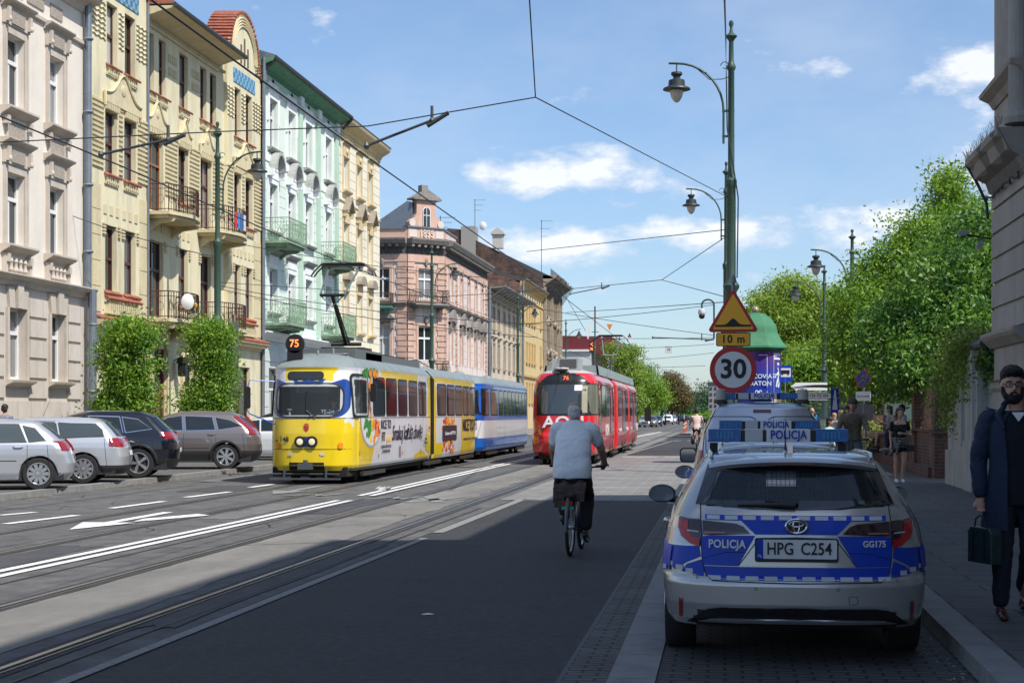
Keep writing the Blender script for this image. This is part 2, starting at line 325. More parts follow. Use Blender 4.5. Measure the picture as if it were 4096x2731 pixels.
# left side
k=MB(); y=-6.
while y<98: k.box(-13.9,-13.68,y,y+.99,-.1,.12); y+=1.0
tag(k.build('kerb',kerbm),'low pale kerb in front of the parked cars',kind='structure')
sheet('parking_area',[(-18.9,-6),(-13.9,-6),(-13.9,98),(-18.9,98)],.1,asphp,'grey asphalt parking strip below the left houses',.2)
k=MB(); k.box(-19.05,-18.9,-6,98,-.1,.2); tag(k.build('kerb',kerbm),'kerb between parking strip and house pavement',kind='structure')
sheet('pavement',[(-21.3,-6),(-19.05,-6),(-19.05,98),(-21.3,98)],.18,M('left_pavement',(.2,.19,.18),.9,var=.2,sc=3),'narrow pavement at the foot of the left houses',.25)
sheet('pavement',[(-21.3,119),(-13.6,119),(-12,300),(-21.3,300)],.12,M('left_pavement'),'pavement below the pink and ochre houses',.2)
# dry blossom debris along the left kerb and the right kerb
db=MB()
for i in range(900):
    y=random.uniform(12,48); c=math.sin(y*.9)+math.sin(y*2.3+1)
    if c<.2: continue
    x=-13.6+abs(random.gauss(0,.09)); a=random.uniform(0,6); s_=random.uniform(.015,.04)
    db.face([(x+math.cos(a)*s_,y+math.sin(a)*s_*2,.012),(x-math.sin(a)*s_,y+math.cos(a)*s_*2,.02),(x-math.cos(a)*s_,y-math.sin(a)*s_*2,.013)])
for i in range(160):
    y=random.uniform(8.5,16); x=1.5-abs(random.gauss(0,.08)); a=random.uniform(0,6); s_=random.uniform(.006,.018)
    db.face([(x+math.cos(a)*s_,y+math.sin(a)*s_,.012),(x-math.sin(a)*s_,y+math.cos(a)*s_,.02),(x-math.cos(a)*s_,y-math.sin(a)*s_,.013)])
tag(db.build('leaf_litter',M('litter',(.3,.2,.11),.9,var=.4,sc=20)),'brown dry leaf litter lying along the kerbs','litter',kind='stuff')
p=MB(); g=G(1710,2462)
p.face([(g[0]-.05,g[1]-.03,.014),(g[0]+.045,g[1]-.02,.016),(g[0]+.05,g[1]+.03,.014),(g[0],g[1]+.04,.02),(g[0]-.04,g[1]+.02,.016)])
tag(p.build('paper_scrap',M('paper',(.75,.75,.78),.8)),'small white paper scrap lying on the shaded lane','litter')
p=MB(); g=(-7.3,34.2)
for i in range(14):
    a=random.uniform(0,6);r=random.uniform(.02,.16); x=g[0]+math.cos(a)*r; y=g[1]+math.sin(a)*r; h=random.uniform(.03,.09)
    p.face([(x-.07,y-.06,.014),(x+.06,y-.04,.014+h),(x+.07,y+.06,.02)]); p.face([(x-.07,y-.06,.014),(x+.06,y-.04,.014+h),(x-.03,y+.07,.03+h*.5)])
tag(p.build('crumpled_wrapper',M('paper')),'crumpled white plastic wrapper lying on the double line','litter')
# ================================================================ FACADE KIT
pd=M('pane_dark',(.018,.024,.028),.06,spec=.8); pc=M('pane_curtain',(.20,.205,.2),.12,spec=.8,var=.25,sc=2,stretch=(6,1,.6)); pb=M('pane_blind',(.42,.44,.42),.2,spec=.7)
pr=M('pane_sky',(.07,.085,.10),.05,spec=1)
SCN=('trim','hood','sill','sill_tiles','keystone','rough_panel')
def each(s,l):
    for o in l: s.sc=tuple(o[:4]); yield o
    s.sc=None
class Seg:
    def __init__(s,root,loc=(0,0,0),rz=0): s.root=root; s.loc=loc; s.rz=rz; s.mb={}; s.sc=None; s.wn={}
    def b(s,n):
        if s.sc and s.sc in s.wn and n in SCN: n=(n,s.sc)
        if n not in s.mb: s.mb[n]=MB()
        return s.mb[n]
    def put(s,mats,smooth=None):
        for n,b in s.mb.items():
            if b.f and isinstance(n,tuple): q=b.build({'sill':'sill','sill_tiles':'sill'}.get(n[0],'surround' if n[0]=='trim' else n[0]),mats[n[0]]); q.parent=s.wn[n[1]]
            elif b.f: n=n.split('#')[0]; b.build(n,mats[n],s.root,smooth,s.loc,(0,0,s.rz))
    def wall(s,n,x0,x1,z0,z1,y=0,ops=(),dep=.22,dep_mi=0,mi=0):
        b=s.b(n); xs=sorted({x0,x1,*[q for o in ops for q in (o[0],o[1]) if x0<q<x1]}); zs=sorted({z0,z1,*[q for o in ops for q in (o[2],o[3]) if z0<q<z1]})
        for i in range(len(xs)-1):
            for j in range(len(zs)-1):
                cx=(xs[i]+xs[i+1])/2; cz=(zs[j]+zs[j+1])/2
                if any(o[0]<cx<o[1] and o[2]<cz<o[3] for o in ops): continue
                b.face([(xs[i],y,zs[j]),(xs[i+1],y,zs[j]),(xs[i+1],y,zs[j+1]),(xs[i],y,zs[j+1])],mi)
        for o in ops:
            a,c,e,f=o[:4]
            for q in ([(a,y,e),(a,y,f),(a,y+dep,f),(a,y+dep,e)],[(c,y,f),(c,y,e),(c,y+dep,e),(c,y+dep,f)],[(a,y,f),(c,y,f),(c,y+dep,f),(a,y+dep,f)],[(c,y,e),(a,y,e),(a,y+dep,e),(c,y+dep,e)]): b.face(q,dep_mi)
    def win(s,o,fm,y=.2,tr=.66,mull=True,pm=None,name='window',fw=.06,dbl=False):
        a,c,e,f=o[:4]; b=MB(); y0,y1=y-.05,y+.03
        b.box(a,a+fw,y0,y1,e,f); b.box(c-fw,c,y0,y1,e,f); b.box(a+fw,c-fw,y0,y1,e,e+fw*1.3); b.box(a+fw,c-fw,y0,y1,f-fw,f)
        h=e+(f-e)*tr if tr else None
        if h: b.box(a+fw,c-fw,y0-.02,y1,h-fw*.8,h+fw*.8)
        if mull:
            m=(a+c)/2; b.box(m-fw*.6,m+fw*.6,y0+.003,y1,e+fw*1.3,(h-fw*.8) if h else f-fw)
            if h and dbl: b.box(m-fw*.5,m+fw*.5,y0+.003,y1,h+fw*.8,f-fw)
        w=b.build(name,fm,s.root,None,s.loc,(0,0,s.rz)); p=MB(); p.face([(a,y+.01,e),(c,y+.01,e),(c,y+.01,f),(a,y+.01,f)])
        pm=pm or random.choice((pd,pd,pc,pr)); q=p.build('pane',pm); q.parent=w; s.wn[tuple(o[:4])]=w; return w
    def rustic(s,n,x0,x1,z0,z1,h,gap=.04,pr_=.035,y=0,ops=(),m=.12,bl=None,mi=0):
        b=s.b(n); z=z0; r=0
        while z+h*.5<z1:
            zt=min(z+h-gap,z1); segs=[(x0,x1)]
            for o in ops:
                if o[2]-m<zt and o[3]+m>z:
                    ns=[]
                    for (a,c) in segs:
                        if o[1]+m<=a or o[0]-m>=c: ns.append((a,c)); continue
                        if o[0]-m>a: ns.append((a,o[0]-m))
                        if o[1]+m<c: ns.append((o[1]+m,c))
                    segs=ns
            for (a,c) in segs:
                if c-a<.06: continue
                if bl:
                    t=a-(bl/2 if r%2 else 0)
                    while t<c:
                        u0,u1=max(a,t),min(c,t+bl-.025)
                        if u1-u0>.03: b.box(u0,u1,y-pr_,y-.002,z,zt,mi)
                        t+=bl
                else: b.box(a,c,y-pr_,y-.002,z,zt,mi)
            z+=h; r+=1
    def mold(s,n,x0,x1,z,prof,y=0,mi=0):  # prof: list of (out,dz) from wall bottom to wall top
        b=s.b(n); b.ext([(y+.01,z+prof[0][1])]+[(y-p,z+d) for p,d in prof]+[(y+.01,z+prof[-1][1])],x0,x1,'x',mi)
    def sill(s,n,o,e=.12,z=None,p=.16,h=.1): z=o[2] if z is None else z; s.b(n).box(o[0]-e,o[1]+e,-p,.02,z-h,z)
    def rooms(s,x0,x1,z0,z1,d=.35): pass
HOOD=[(.03,0),(.06,.03),(.08,.08),(.2,.15),(.26,.17),(.29,.22),(.29,.25)]
COR=[(.05,0),(.1,.08),(.12,.2),(.3,.3),(.5,.36),(.55,.5),(.62,.52),(.62,.6)]
def frame_of(s,n,o,w=.14,p=.05,top=True,y=0,bot=0,mi=0):
    b=s.b(n); a,c,e,f=o[:4]; b.box(a-w,a-.002,y-p,y+.004,e-bot,f+(w if top else 0),mi); b.box(c+.002,c+w,y-p,y+.004,e-bot,f+(w if top else 0),mi)
    if top: b.box(a-.002,c+.002,y-p,y+.004,f+.002,f+w,mi)
def blocks(s,n,x0,x1,z,h,nb,p=.05,y=0,fr=.6):
    b=s.b(n); w=(x1-x0)/nb
    for i in range(nb): b.box(x0+w*(i+.5-fr/2),x0+w*(i+.5+fr/2),y-p,y-.001,z,z+h)
def bellhood(s,n,x0,x1,z,h=.9,p=.16,y=0):
    pts=[];b=s.b(n); N_=18; xm=(x0+x1)/2; w=(x1-x0)/2
    top=[]
    for i in range(N_+1):
        t=-1+2*i/N_; top.append((xm+w*t,z+h*(.28+.72*math.exp(-(t*1.9)**2*1.4))))
    b.ext([(x0,z)]+top+[(x1,z)],y-p*.55,y+.004,'y')
    b.tube([(x0,y-p*.6,z-.15)]+[(a,y-p*.6,c) for a,c in top]+[(x1,y-p*.6,z-.15)],.055,6)
    b.ball((xm,y-p*.55,z+h*.55),(w*.16,.05,h*.18),8,6)
def railing(par,pts,z,h,mat,n=None,deco=1,r=.012,loc=(0,0,0),rz=0):
    b=MB(); 
    top=[(p[0],p[1],z+h) for p in pts]; b.tube(top,r*1.8,5); b.tube([(p[0],p[1],z+.08) for p in pts],r*1.5,5); b.tube([(p[0],p[1],z+h*.82) for p in pts],r*1.1,4)
    for (a,c) in zip(pts[:-1],pts[1:]):
        d=math.hypot(c[0]-a[0],c[1]-a[1]); k=max(1,int(d/.13))
        for i in range(k+1):
            t=i/k; x=a[0]+(c[0]-a[0])*t; y=a[1]+(c[1]-a[1])*t
            b.tube([(x,y,z),(x,y,z+h)],r*(1.6 if i in(0,k) else .85),4,cap=False)
            if deco and i%3==1:
                ux,uy=(c[0]-a[0])/d,(c[1]-a[1])/d; q=[]
                for j in range(9): an=2*PI*j/8; q.append((x+ux*.11*math.cos(an),y+uy*.11*math.cos(an),z+h*.45+.16*math.sin(an)))
                b.tube(q,r*.8,4,cap=False)
                if deco>1:
                    q=[(x+ux*.3*math.cos(an),y+uy*.3*math.cos(an),z+.1+h*.7*math.sin(an)) for an in [PI*j/8 for j in range(9)]]; b.tube(q,r*.8,4,cap=False)
    o=b.build('railing',mat); o.parent=par; o.location=loc; o.rotation_euler=(0,0,rz); return o
def balcony(s,x0,x1,z,dep,ms,mr,h=1.0,rnd=0,deco=1,brk=True):
    b=MB(); pts=[]
    if rnd:
        for i in range(13):
            t=i/12; pts.append((x0+(x1-x0)*t,-dep*(.72+.28*math.sin(PI*t)) ))
        poly=[(x0,0.01)]+pts+[(x1,0.01)]; rp=[(x0+.05,-.02)]+[(x0+.05+(p[0]-x0)*(x1-x0-.1)/(x1-x0),p[1]+.05) for p in pts]+[(x1-.05,-.02)]
    else:
        poly=[(x0,.01),(x0,-dep),(x1,-dep),(x1,.01)]; rp=[(x0+.05,-.02),(x0+.05,-dep+.05),(x1-.05,-dep+.05),(x1-.05,-.02)]
    b.ext(poly,z-.12,z,'z'); cx=(x0+x1)/2; cy=-dep*.4
    b.ext([(cx+(p[0]-cx)*.93,p[1]*.9) for p in poly],z-.24,z-.12,'z')
    if brk:
        for x in (x0+.35,x1-.55): b.ext([(.01,z-.24),(-dep*.8,z-.24),(-dep*.75,z-.34),(-dep*.3,z-.42),(.01,z-.7)],x,x+.2,'x')
    o=b.build('balcony',ms,s.root,None,s.loc,(0,0,s.rz)); railing(o,rp,z,h,mr,deco=deco); return o
def roofslab(s,n,x0,x1,z,ov,back,rise,th=.12,mi=0):
    s.b(n).ext([(-ov,z),(-ov,z+th),(back,z+rise+th),(back,z)],x0,x1,'x',mi)
def bigbox(s,n,x0,x1,z,dep,y=.4): s.b(n).box(x0,x1,y,dep,0,z)
white=M('white_frame',(.72,.72,.72),.4); brown=M('brown_frame',(.085,.028,.018),.45); zinc=M('zinc',(.20,.23,.27),.45,metal=.5,var=.15,sc=2)
rust=M('rusty_iron',(.085,.045,.03),.7,var=.4,sc=9); tile=M('roof_tile',(.33,.11,.065),.75,var=.35,sc=7,bump=.5)
def tilecourse(s,n,x0,x1,z0,z1,y0,y1,st=.16):  # little barrel tiles sloping from wall (y0,z1) to lip (y1,z0)
    b=s.b(n); x=x0
    while x<x1-.02:
        b.tube([(x+st/2,y0,z1),(x+st/2,y1,z0)],st*.4,6); x+=st
# ================================================================ B1 beige house
r1=emp('beige_house','beige grey stucco tenement with white windows at the left edge, zinc downpipe beside it','house',(-21,0,0),R(90),'old houses on the left side')
s=Seg(r1); WA=M('beige_stucco',(.72,.655,.57),.85,var=.06,sc=.8,bump=.15,bsc=30,dirt=.2); TR=M('greige_trim',(.52,.455,.385),.8,var=.1,sc=2,dirt=.3)
ops=[];cols=[(38.4,39.5),(41.7,42.8),(45.1,46.3),(48.1,49.2)]
for a,c in cols:
    for e,f in ((10.7,12.9),(6.65,8.8),(2.67,4.8)): ops.append((a,c,e,f))
s.wall('wall',30,51.2,5.7,15.4,0,[o for o in ops if o[2]>5],.28); s.wall('lower_wall',30,51.2,0,5.7,-.03,[o for o in ops if o[2]<5],.3)
s.rustic('lower_wall',30,50.5,.9,5.2,.62,.09,.07,-.03,[(o[0]-.25,o[1]+.25,2.2,5.1) for o in ops if o[2]<5],0,.95)
s.b('lower_wall').box(30,51.2,-.14,-.03,0,.85)
for o in each(s,ops):
    s.win(o,white,.25 if o[2]>5 else .22,pm=pc if random.random()<.6 else pd,fw=.075)
    w=.2
    if o[2]<5:
        frame_of(s,'trim',o,.14,.09,False,-.03); b=s.b('trim'); m=(o[0]+o[1])/2
        for k in(-1,0,1): b.ext([(m+k*.42-.17,o[3]),(m+k*.42+.17,o[3]),(m+k*.5+.2,o[3]+.62+(.08 if k==0 else 0)),(m+k*.5-.2,o[3]+.62+(.08 if k==0 else 0))],-.2 if k==0 else -.13,-.03,'y')
        s.mold('trim',o[0]-.25,o[1]+.25,o[2]-.22,[(.06,0),(.1,.06),(.28,.14),(.3,.2),(.3,.22)],-.03); continue
    frame_of(s,'trim',o,.24,.05,True); frame_of(s,'trim',(o[0]-.1,o[1]+.1,o[2],o[3]+.08),.1,.08,False)
    s.mold('trim',o[0]-.4,o[1]+.4,o[3]+.72,HOOD); b=s.b('trim')
    b.box(o[0]-.28,o[1]+.28,-.09,-.002,o[3]+.24,o[3]+.72); 
    for x in (o[0]-.2,o[1]+.06): b.box(x,x+.14,-.2,-.09,o[3]+.3,o[3]+.72); b.ball((x+.07,-.2,o[3]+.36),(.08,.06,.09),8,5)
    s.mold('trim',o[0]-.4,o[1]+.4,o[2]-.28,[(.03,0),(.06,.05),(.3,.18),(.33,.22),(.33,.28)])
    for x in (o[0]-.26,o[1]+.1): b.box(x,x+.16,-.2,-.002,o[2]-.52,o[2]-.28)
    if o[2]<8:
        b.box(o[0]-.3,o[1]+.3,-.08,-.002,o[2]-.92,o[2]-.84)
        for i in range(4): x=o[0]+.12+i*(o[1]-o[0]-.24)/3; b.lathe([(.03,0),(.09,.1),(.05,.22),(.05,.3),(.08,.36),(.04,.46)],(x,-.1,o[2]-.84),8)
        for x in (o[0]-.3,o[1]+.16): b.box(x,x+.14,-.14,-.002,o[2]-.84,o[2]-.28)
    else:
        s.b('rough_panel').box(o[0]+.02,o[1]-.02,-.05,-.002,o[2]-1.0,o[2]-.36); frame_of(s,'trim',(o[0]+.02,o[1]-.02,o[2]-1.0,o[2]-.36),.08,.07)
    s.b('rough_panel').box(o[0]+.16,o[1]-.16,-.13,-.09,o[3]+.3,o[3]+.66)
s.mold('string_course',30,51.2,5.45,[(.06,0),(.12,.08),(.14,.16),(.3,.22),(.36,.3),(.36,.34)],-.03)
s.mold('string_course',30,51.2,13.75,[(.04,0),(.1,.05),(.1,.16),(.04,.2)])
for a,c in cols: s.b('rough_panel').box(a-1.6,a-.4,-.04,-.002,14.15,14.55); s.b('rough_panel').box(a+.1,c-.1,-.04,-.002,14.15,14.55)
s.mold('cornice',30,51.15,14.85,COR); roofslab(s,'roof',30,51.2,15.45,.62,6,2.2); bigbox(s,'wall',30,51.19,15.4,12)
zb=zinc
b=s.b('downpipe'); b.tube([(50.8,-.2,17),(50.8,-.2,5.75)],.11,10); b.tube([(50.8,-.34,5.75),(50.8,-.34,1.3),(50.95,-.45,1.0),(51.1,-.45,.5)],.14,10)
for z in (14,11.6,9.2,7,4.6,2.4): b.lathe([(.15,-.04),(.17,0),(.15,.04)],(50.8,-.2 if z>5.7 else -.34,z),10)
s.put({'wall':WA,'lower_wall':M('greige_ashlar',(.56,.495,.43),.85,var=.08,sc=1.5,dirt=.3),'trim':TR,'rough_panel':M('rough_panel',(.36,.31,.26),.95,var=.3,sc=14,bump=1,bsc=30),'string_course':TR,'cornice':TR,'roof':zinc,'downpipe':zb})
# ================================================================ B2 yellow art nouveau
r2=emp('yellow_house','pale yellow art nouveau tenement with brown windows, curved balconies and a rounded tiled gable','house',(-21,0,0),R(90),'old houses on the left side')
s=Seg(r2); YW=M('yellow_stucco',(.68,.615,.42),.85,var=.07,sc=.7,bump=.12,bsc=30,dirt=.55); YT=M('yellow_trim',(.60,.52,.33),.85,var=.1,sc=3,dirt=.3)
T=[(52.55,53.5),(54.2,55.2),(56.75,57.5),(58.0,58.75),(60.3,61.3),(62.8,63.6),(64.05,64.85),(66.95,67.8),(68.6,69.5)]
R2=[(52.4,53.45),(54.15,55.25),(56.8,58.5),(60.2,61.3),(62.85,64.2),(66.9,67.85),(68.55,69.6)]
o1=[(a,c,13.6,15.7) for a,c in T]; o2=[(a,c,(9.2 if i in(2,4) else 9.87),12.0) for i,(a,c) in enumerate(R2)]; o3=[(a,c,(5.25 if i in(2,4) else 5.86),8.1) for i,(a,c) in enumerate(R2)]
gr=[(57.2,58.7,.2,4.1),(60.6,61.8,.2,3.6),(63.2,64.6,.2,3.9),(66.9,69.2,.9,3.7),(52.6,54.8,.9,3.6)]
ALL=o1+o2+o3+gr
for (x0,x1,y) in ((51.2,56.4,-.14),(56.4,65.9,0),(65.9,70.85,-.14)):
    s.wall('wall',x0,x1,0,16.6,y,[o for o in ALL if x0<o[0]<x1],.26+(.14 if y else 0))
for (x,k) in ((56.4,1),(65.9,-1)): s.b('wall').face([(x,-.14,0),(x,0,0),(x,0,16.6),(x,-.14,16.6)])
for o in o1: s.win(o,brown,.2 if 56.4<o[0]<65.9 else .08,tr=.5,mull=False,pm=random.choice((pd,pc,pb,pd)))
for o in o2+o3: s.win(o,brown if abs(o[0]-56.8)>.1 or o[2]<8 else M('new_wood',(.25,.1,.04),.4),.2 if 56.4<o[0]<65.9 else .08,tr=.5 if o[1]-o[0]<1.2 else .62,mull=(o[1]-o[0])>1.2,dbl=1,pm=random.choice((pd,pd,pr,pc)))
for o in each(s,o1+[q for q in o2+o3 if q[1]-q[0]<1.2]):
    y=0 if 56.4<o[0]<65.9 else -.14
    tilecourse(s,'sill_tiles',o[0]-.12,o[1]+.12,o[2]-.12,o[2]-.02,y+.02,y-.16,.12); blocks(s,'trim',o[0]-.06,o[1]+.06,o[2]-.34,.2,6,.09,y); s.b('trim').box(o[0]-.1,o[1]+.1,y-.06,y-.002,o[2]-.4,o[2]-.335)
# stripes between the row-2 windows
s.rustic('striped_relief',51.25,56.35,9.95,12.4,.17,.085,.055,-.14,o2,.18); s.rustic('striped_relief',56.5,65.8,9.95,12.4,.17,.085,.055,0,o2,.18); s.rustic('striped_relief',65.95,70.8,9.95,12.4,.17,.085,.055,-.14,o2,.18)
s.rustic('trim',51.25,56.35,5.1,9.4,.86,.03,.03,-.14,[(52.0,55.6,4,9.2)],.02); s.rustic('trim',69.8,70.8,5.1,9.4,.86,.03,.03,-.14); s.rustic('trim',65.95,66.6,5.1,9.4,.86,.03,.03,-.14)
# wave relief beside the top windows of both bays
for (x0,x1) in ((51.25,52.4),(53.6,54.1),(55.3,56.35),(65.95,66.85),(67.9,68.5),(69.6,70.8)):
    for k in range(8):
        z=14.35+k*.17; n_=max(4,int((x1-x0)/.09)); s.b('wavy_relief').tube([(x0+(x1-x0)*i/n_,-.15,z+.03*math.sin(i*1.5)) for i in range(n_+1)],.035,4)
bellhood(s,'trim',52.15,55.55,12.25,1.15,.18,-.14); bellhood(s,'trim',56.6,58.75,12.25,1.0); bellhood(s,'trim',60.0,61.5,12.25,.9); bellhood(s,'trim',62.6,64.4,12.25,1.0); bellhood(s,'trim',66.6,70.0,12.3,1.15,.18,-.14)
for o in each(s,o2): y=0 if 56.4<o[0]<65.9 else -.14; blocks(s,'trim',o[0]-.05,o[1]+.05,o[3]+.02,.2,7,.12,y)
for o in each(s,o3):
    y=0 if 56.4<o[0]<65.9 else -.14
    for k in range(4): s.b('trim').box(o[0]-.28,o[0]-.06,y-.07,y-.002,o[3]-.35+k*.11,o[3]-.29+k*.11); s.b('trim').box(o[1]+.06,o[1]+.28,y-.07,y-.002,o[3]-.35+k*.11,o[3]-.29+k*.11)
    blocks(s,'trim',o[0]-.3,o[1]+.3,o[3]+.35,.32,3,.03,y,.5)
for (a,c) in ((52.3,55.4),(66.7,69.8)): tilecourse(s,'sill_tiles',a,c,5.56,5.74,-.12,-.36,.13); blocks(s,'trim',a+.05,c-.05,5.12,.3,16,.16,-.14,.45); s.b('trim').box(a,c,-.32,-.14,5.05,5.12)
# panels around top centre windows
for x in (59.0,61.7): blocks(s,'trim',x,x+1.0,15.05,.3,5,.04,0,.6); blocks(s,'trim',x,x+1.0,14.55,.3,5,.04,0,.6)
s.b('tiles_blue').box(52.2,55.5,-.17,-.139,15.95,16.6); s.b('tiles_blue').box(66.75,69.9,-.17,-.139,15.9,16.5)
# cornice over the ground floor
for (x0,x1,y) in ((51.2,56.5,-.14),(59.3,62.0,0),(64.9,70.9,-.14)):
    s.mold('cornice#%d'%x0,x1*0+x0,x1,4.45,[(.05,0),(.1,.1),(.3,.2),(.42,.3),(.42,.36)],y); tilecourse(s,'sill_tiles',x0,x1,4.83,4.98,y,y-.45,.15); blocks(s,'trim',x0+.05,x1-.05,4.6,.2,int((x1-x0)*5),.34,y,.4)
# main eaves with deep cove between the bays
s.mold('cornice',56.4,65.0,15.9,[(.08,0),(.1,.1),(.04,.12),(.04,.22),(.25,.3),(.7,.44),(1.12,.52),(1.2,.56),(1.2,.66)]); blocks(s,'trim',56.5,65.8,16.0,.1,60,.13,0,.5)
s.b('gutter').tube([(56.3,-1.22,16.5),(65.1,-1.22,16.5)],.09,8)
roofslab(s,'roof',56.4,65.4,16.5,1.15,7,5.0); s.b('roof').box(51.2,70.85,7,12,0,20); 
b=s.b('snow_guard')
for i in range(34): x=56.6+i*.28; b.tube([(x,-.3,17.0),(x,.1,17.6)],.012,4); b.tube([(x,-.3,17.0),(x+.28,.1,17.6)],.01,4)
b.tube([(56.5,.1,17.6),(65.0,.1,17.6)],.015,4)
# rounded gables above both bays
for (x0,x1) in ((51.25,56.35),(65.95,70.8)):
    xm=(x0+x1)/2; w=(x1-x0)/2; prof=[]
    for i in range(25):
        t=-1+2*i/24; z=19.9*1-1.0*0 + 0; z=17.2+ (1.95*math.sqrt(max(0,1-(t/.86)**2)) if abs(t)<.86 else -.5*(abs(t)-.86)/.14)
        prof.append((xm+w*t,z))
    poly=[(x0,17.3)]+prof+[(x1,17.3)]; s.b('gable').ext([(x0,16.605)]+prof+[(x1,16.605)],-.14,.6,'y')
    for k in range(4):
        s.b('gable_rings').tube([(xm+(w*.76-k*.12)*math.cos(a_),-.17,17.2+(1.72-k*.12)*math.sin(a_)) for a_ in [PI*i/16 for i in range(17)]],.04,5)
    for x in (xm-.5,xm,xm+.5): s.b('niche').box(x-.09,x+.09,-.165,-.141,16.9,17.7+(.35 if x==xm else 0))
    # barrel tiles along the curve
    for (p,q) in zip(prof[:-1],prof[1:]):
        d=math.hypot(q[0]-p[0],q[1]-p[1]); n_=max(1,int(d/.16))
        for i in range(n_):
            t=(i+.5)/n_; x=p[0]+(q[0]-p[0])*t; z=p[1]+(q[1]-p[1])*t; s.b('gable_tiles').tube([(x,-.22,z+.0),(x,.95,z+.04)],.085,6)
    for k in range(6):
        z=16.9+k*.13
        for (a,c) in ((x0+.05,xm-w*.66),(xm+w*.66,x1-.05)): s.b('trim').tube([(a+(c-a)*i/6,-.16,z+.03*math.sin(i*1.5)) for i in range(7)],.035,4)
# ground floor : arched doors, shop, lantern
for (a,c,e,f) in gr[:3]:
    b=s.b('trim'); m=(a+c)/2; rr=(c-a)/2+.14
    b.tube([(a-.1,-.05,.2)]+[(m+rr*math.cos(q),-.05,f-.3+rr*.9*math.sin(q)) for q in [PI-PI*i/12 for i in range(13)]]+[(c+.1,-.05,.2)],.12,6)
s.win(gr[0],M('red_shop_frame',(.33,.07,.05),.45),.1,tr=.55,pm=pd,name='shop_window'); s.win(gr[1],M('door_dark',(.02,.022,.025),.5),.16,tr=.7,pm=M('door_iron',(.035,.038,.04),.5),name='door'); s.win(gr[2],brown,.16,tr=.7,pm=pd,name='door'); s.win(gr[3],brown,.05,tr=.6,pm=pd,name='shop_window'); s.win(gr[4],brown,.05,pm=pd,name='shop_window')
s.b('downpipe').tube([(56.35,-.2,16.6),(56.35,-.2,5.1)],.05,8); s.b('downpipe#2').tube([(70.85,-.3,17.8),(70.85,-.26,1)],.08,8)
b=s.b('wall_lantern'); b.box(59.55,59.85,-.5,-.2,3.1,3.6); b.ext([(59.5,3.6),(59.9,3.6),(59.7,3.85)],-.55,-.15,'y'); b.tube([(59.7,-.0,3.7),(59.7,-.35,3.9),(59.7,-.35,3.8)],.02,5)
tb=M('blue_tiles',(.05,.2,.33),.25,rgb2=(.14,.34,.45),sc=1); 
nt_=tb.node_tree; ck=nt_.nodes.new('ShaderNodeTexChecker'); ck.inputs['Scale'].default_value=4.3; ck.inputs['Color1'].default_value=(.035,.17,.33,1); ck.inputs['Color2'].default_value=(.2,.38,.46,1)
tcn=nt_.nodes.new('ShaderNodeTexCoord'); nt_.links.new(tcn.outputs['Object'],ck.inputs['Vector']); nt_.links.new(ck.outputs[0],nt_.nodes['Principled BSDF'].inputs['Base Color'])
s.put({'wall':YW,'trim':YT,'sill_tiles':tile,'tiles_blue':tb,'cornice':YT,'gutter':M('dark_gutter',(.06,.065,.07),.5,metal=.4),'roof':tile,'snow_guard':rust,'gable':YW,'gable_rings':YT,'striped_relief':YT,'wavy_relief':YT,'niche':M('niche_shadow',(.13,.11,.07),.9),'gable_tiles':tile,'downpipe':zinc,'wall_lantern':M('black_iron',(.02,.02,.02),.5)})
for (a,c,z,k) in ((56.45,59.9,9.05,0),(62.4,66.0,9.05,1),(56.45,59.9,5.14,2),(62.4,66.0,5.14,3)): balcony(s,a,c,z,1.35,YT,rust,rnd=1,deco=1)
dsh=emp('satellite_dish','white satellite dish with an orange feed on the lower curved balcony','dish',(-19.45,56.75,5.75),R(25)); b=MB(); b.grid(lambda u,v:(.23*v*math.cos(2*PI*u),-.07+.07*v*v,.29*v*math.sin(2*PI*u)),20,6); b.build('dish',M('dish_white',(.7,.7,.7),.5),dsh,40)
b=MB(); b.tube([(0,-.02,0),(.3,.5,-.35),(.1,1.0,-.4)],.02,6); b.tube([(0,-.1,-.45),(.2,-.55,-.2)],.015,6); b.build('bracket',M('black_iron'),dsh); b=MB(); b.lathe([(.03,0),(.06,.02),(.06,.12),(.02,.16)],(.22,-.62,-.24),10); b.build('feed',M('orange_cap',(.8,.3,.02),.5),dsh)
lb=emp('laundry','red and blue laundry hanging on the upper right balcony','laundry',(-19.65,64.0,9.1),R(90))
for x,c in ((-.9,(.5,.02,.04)),(-.45,(.05,.2,.5)),(-.15,(.04,.12,.3)),(.3,(.5,.5,.52))):
    b=MB(); b.grid(lambda u,v:(x+u*.35,-.0+.02*math.sin(u*9),.1+v*.65),6,2); b.build('cloth',M('cloth%d'%int(x*100+200),c,.9),lb)
ac=MB(); ac.box(-.15,.15,-.4,.4,0,.62); ac.lathe([(.22,0),(.22,.02)],(.15,.0,.3),14,1,'x'); o=ac.build('air_conditioner',[M('ac_white',(.55,.55,.53),.6),M('ac_grille',(.1,.1,.1),.6)],None,None,(-20.5,53.6,3.3)); tag(o,'white air conditioner box on the yellow wall behind the left bush','air conditioner')
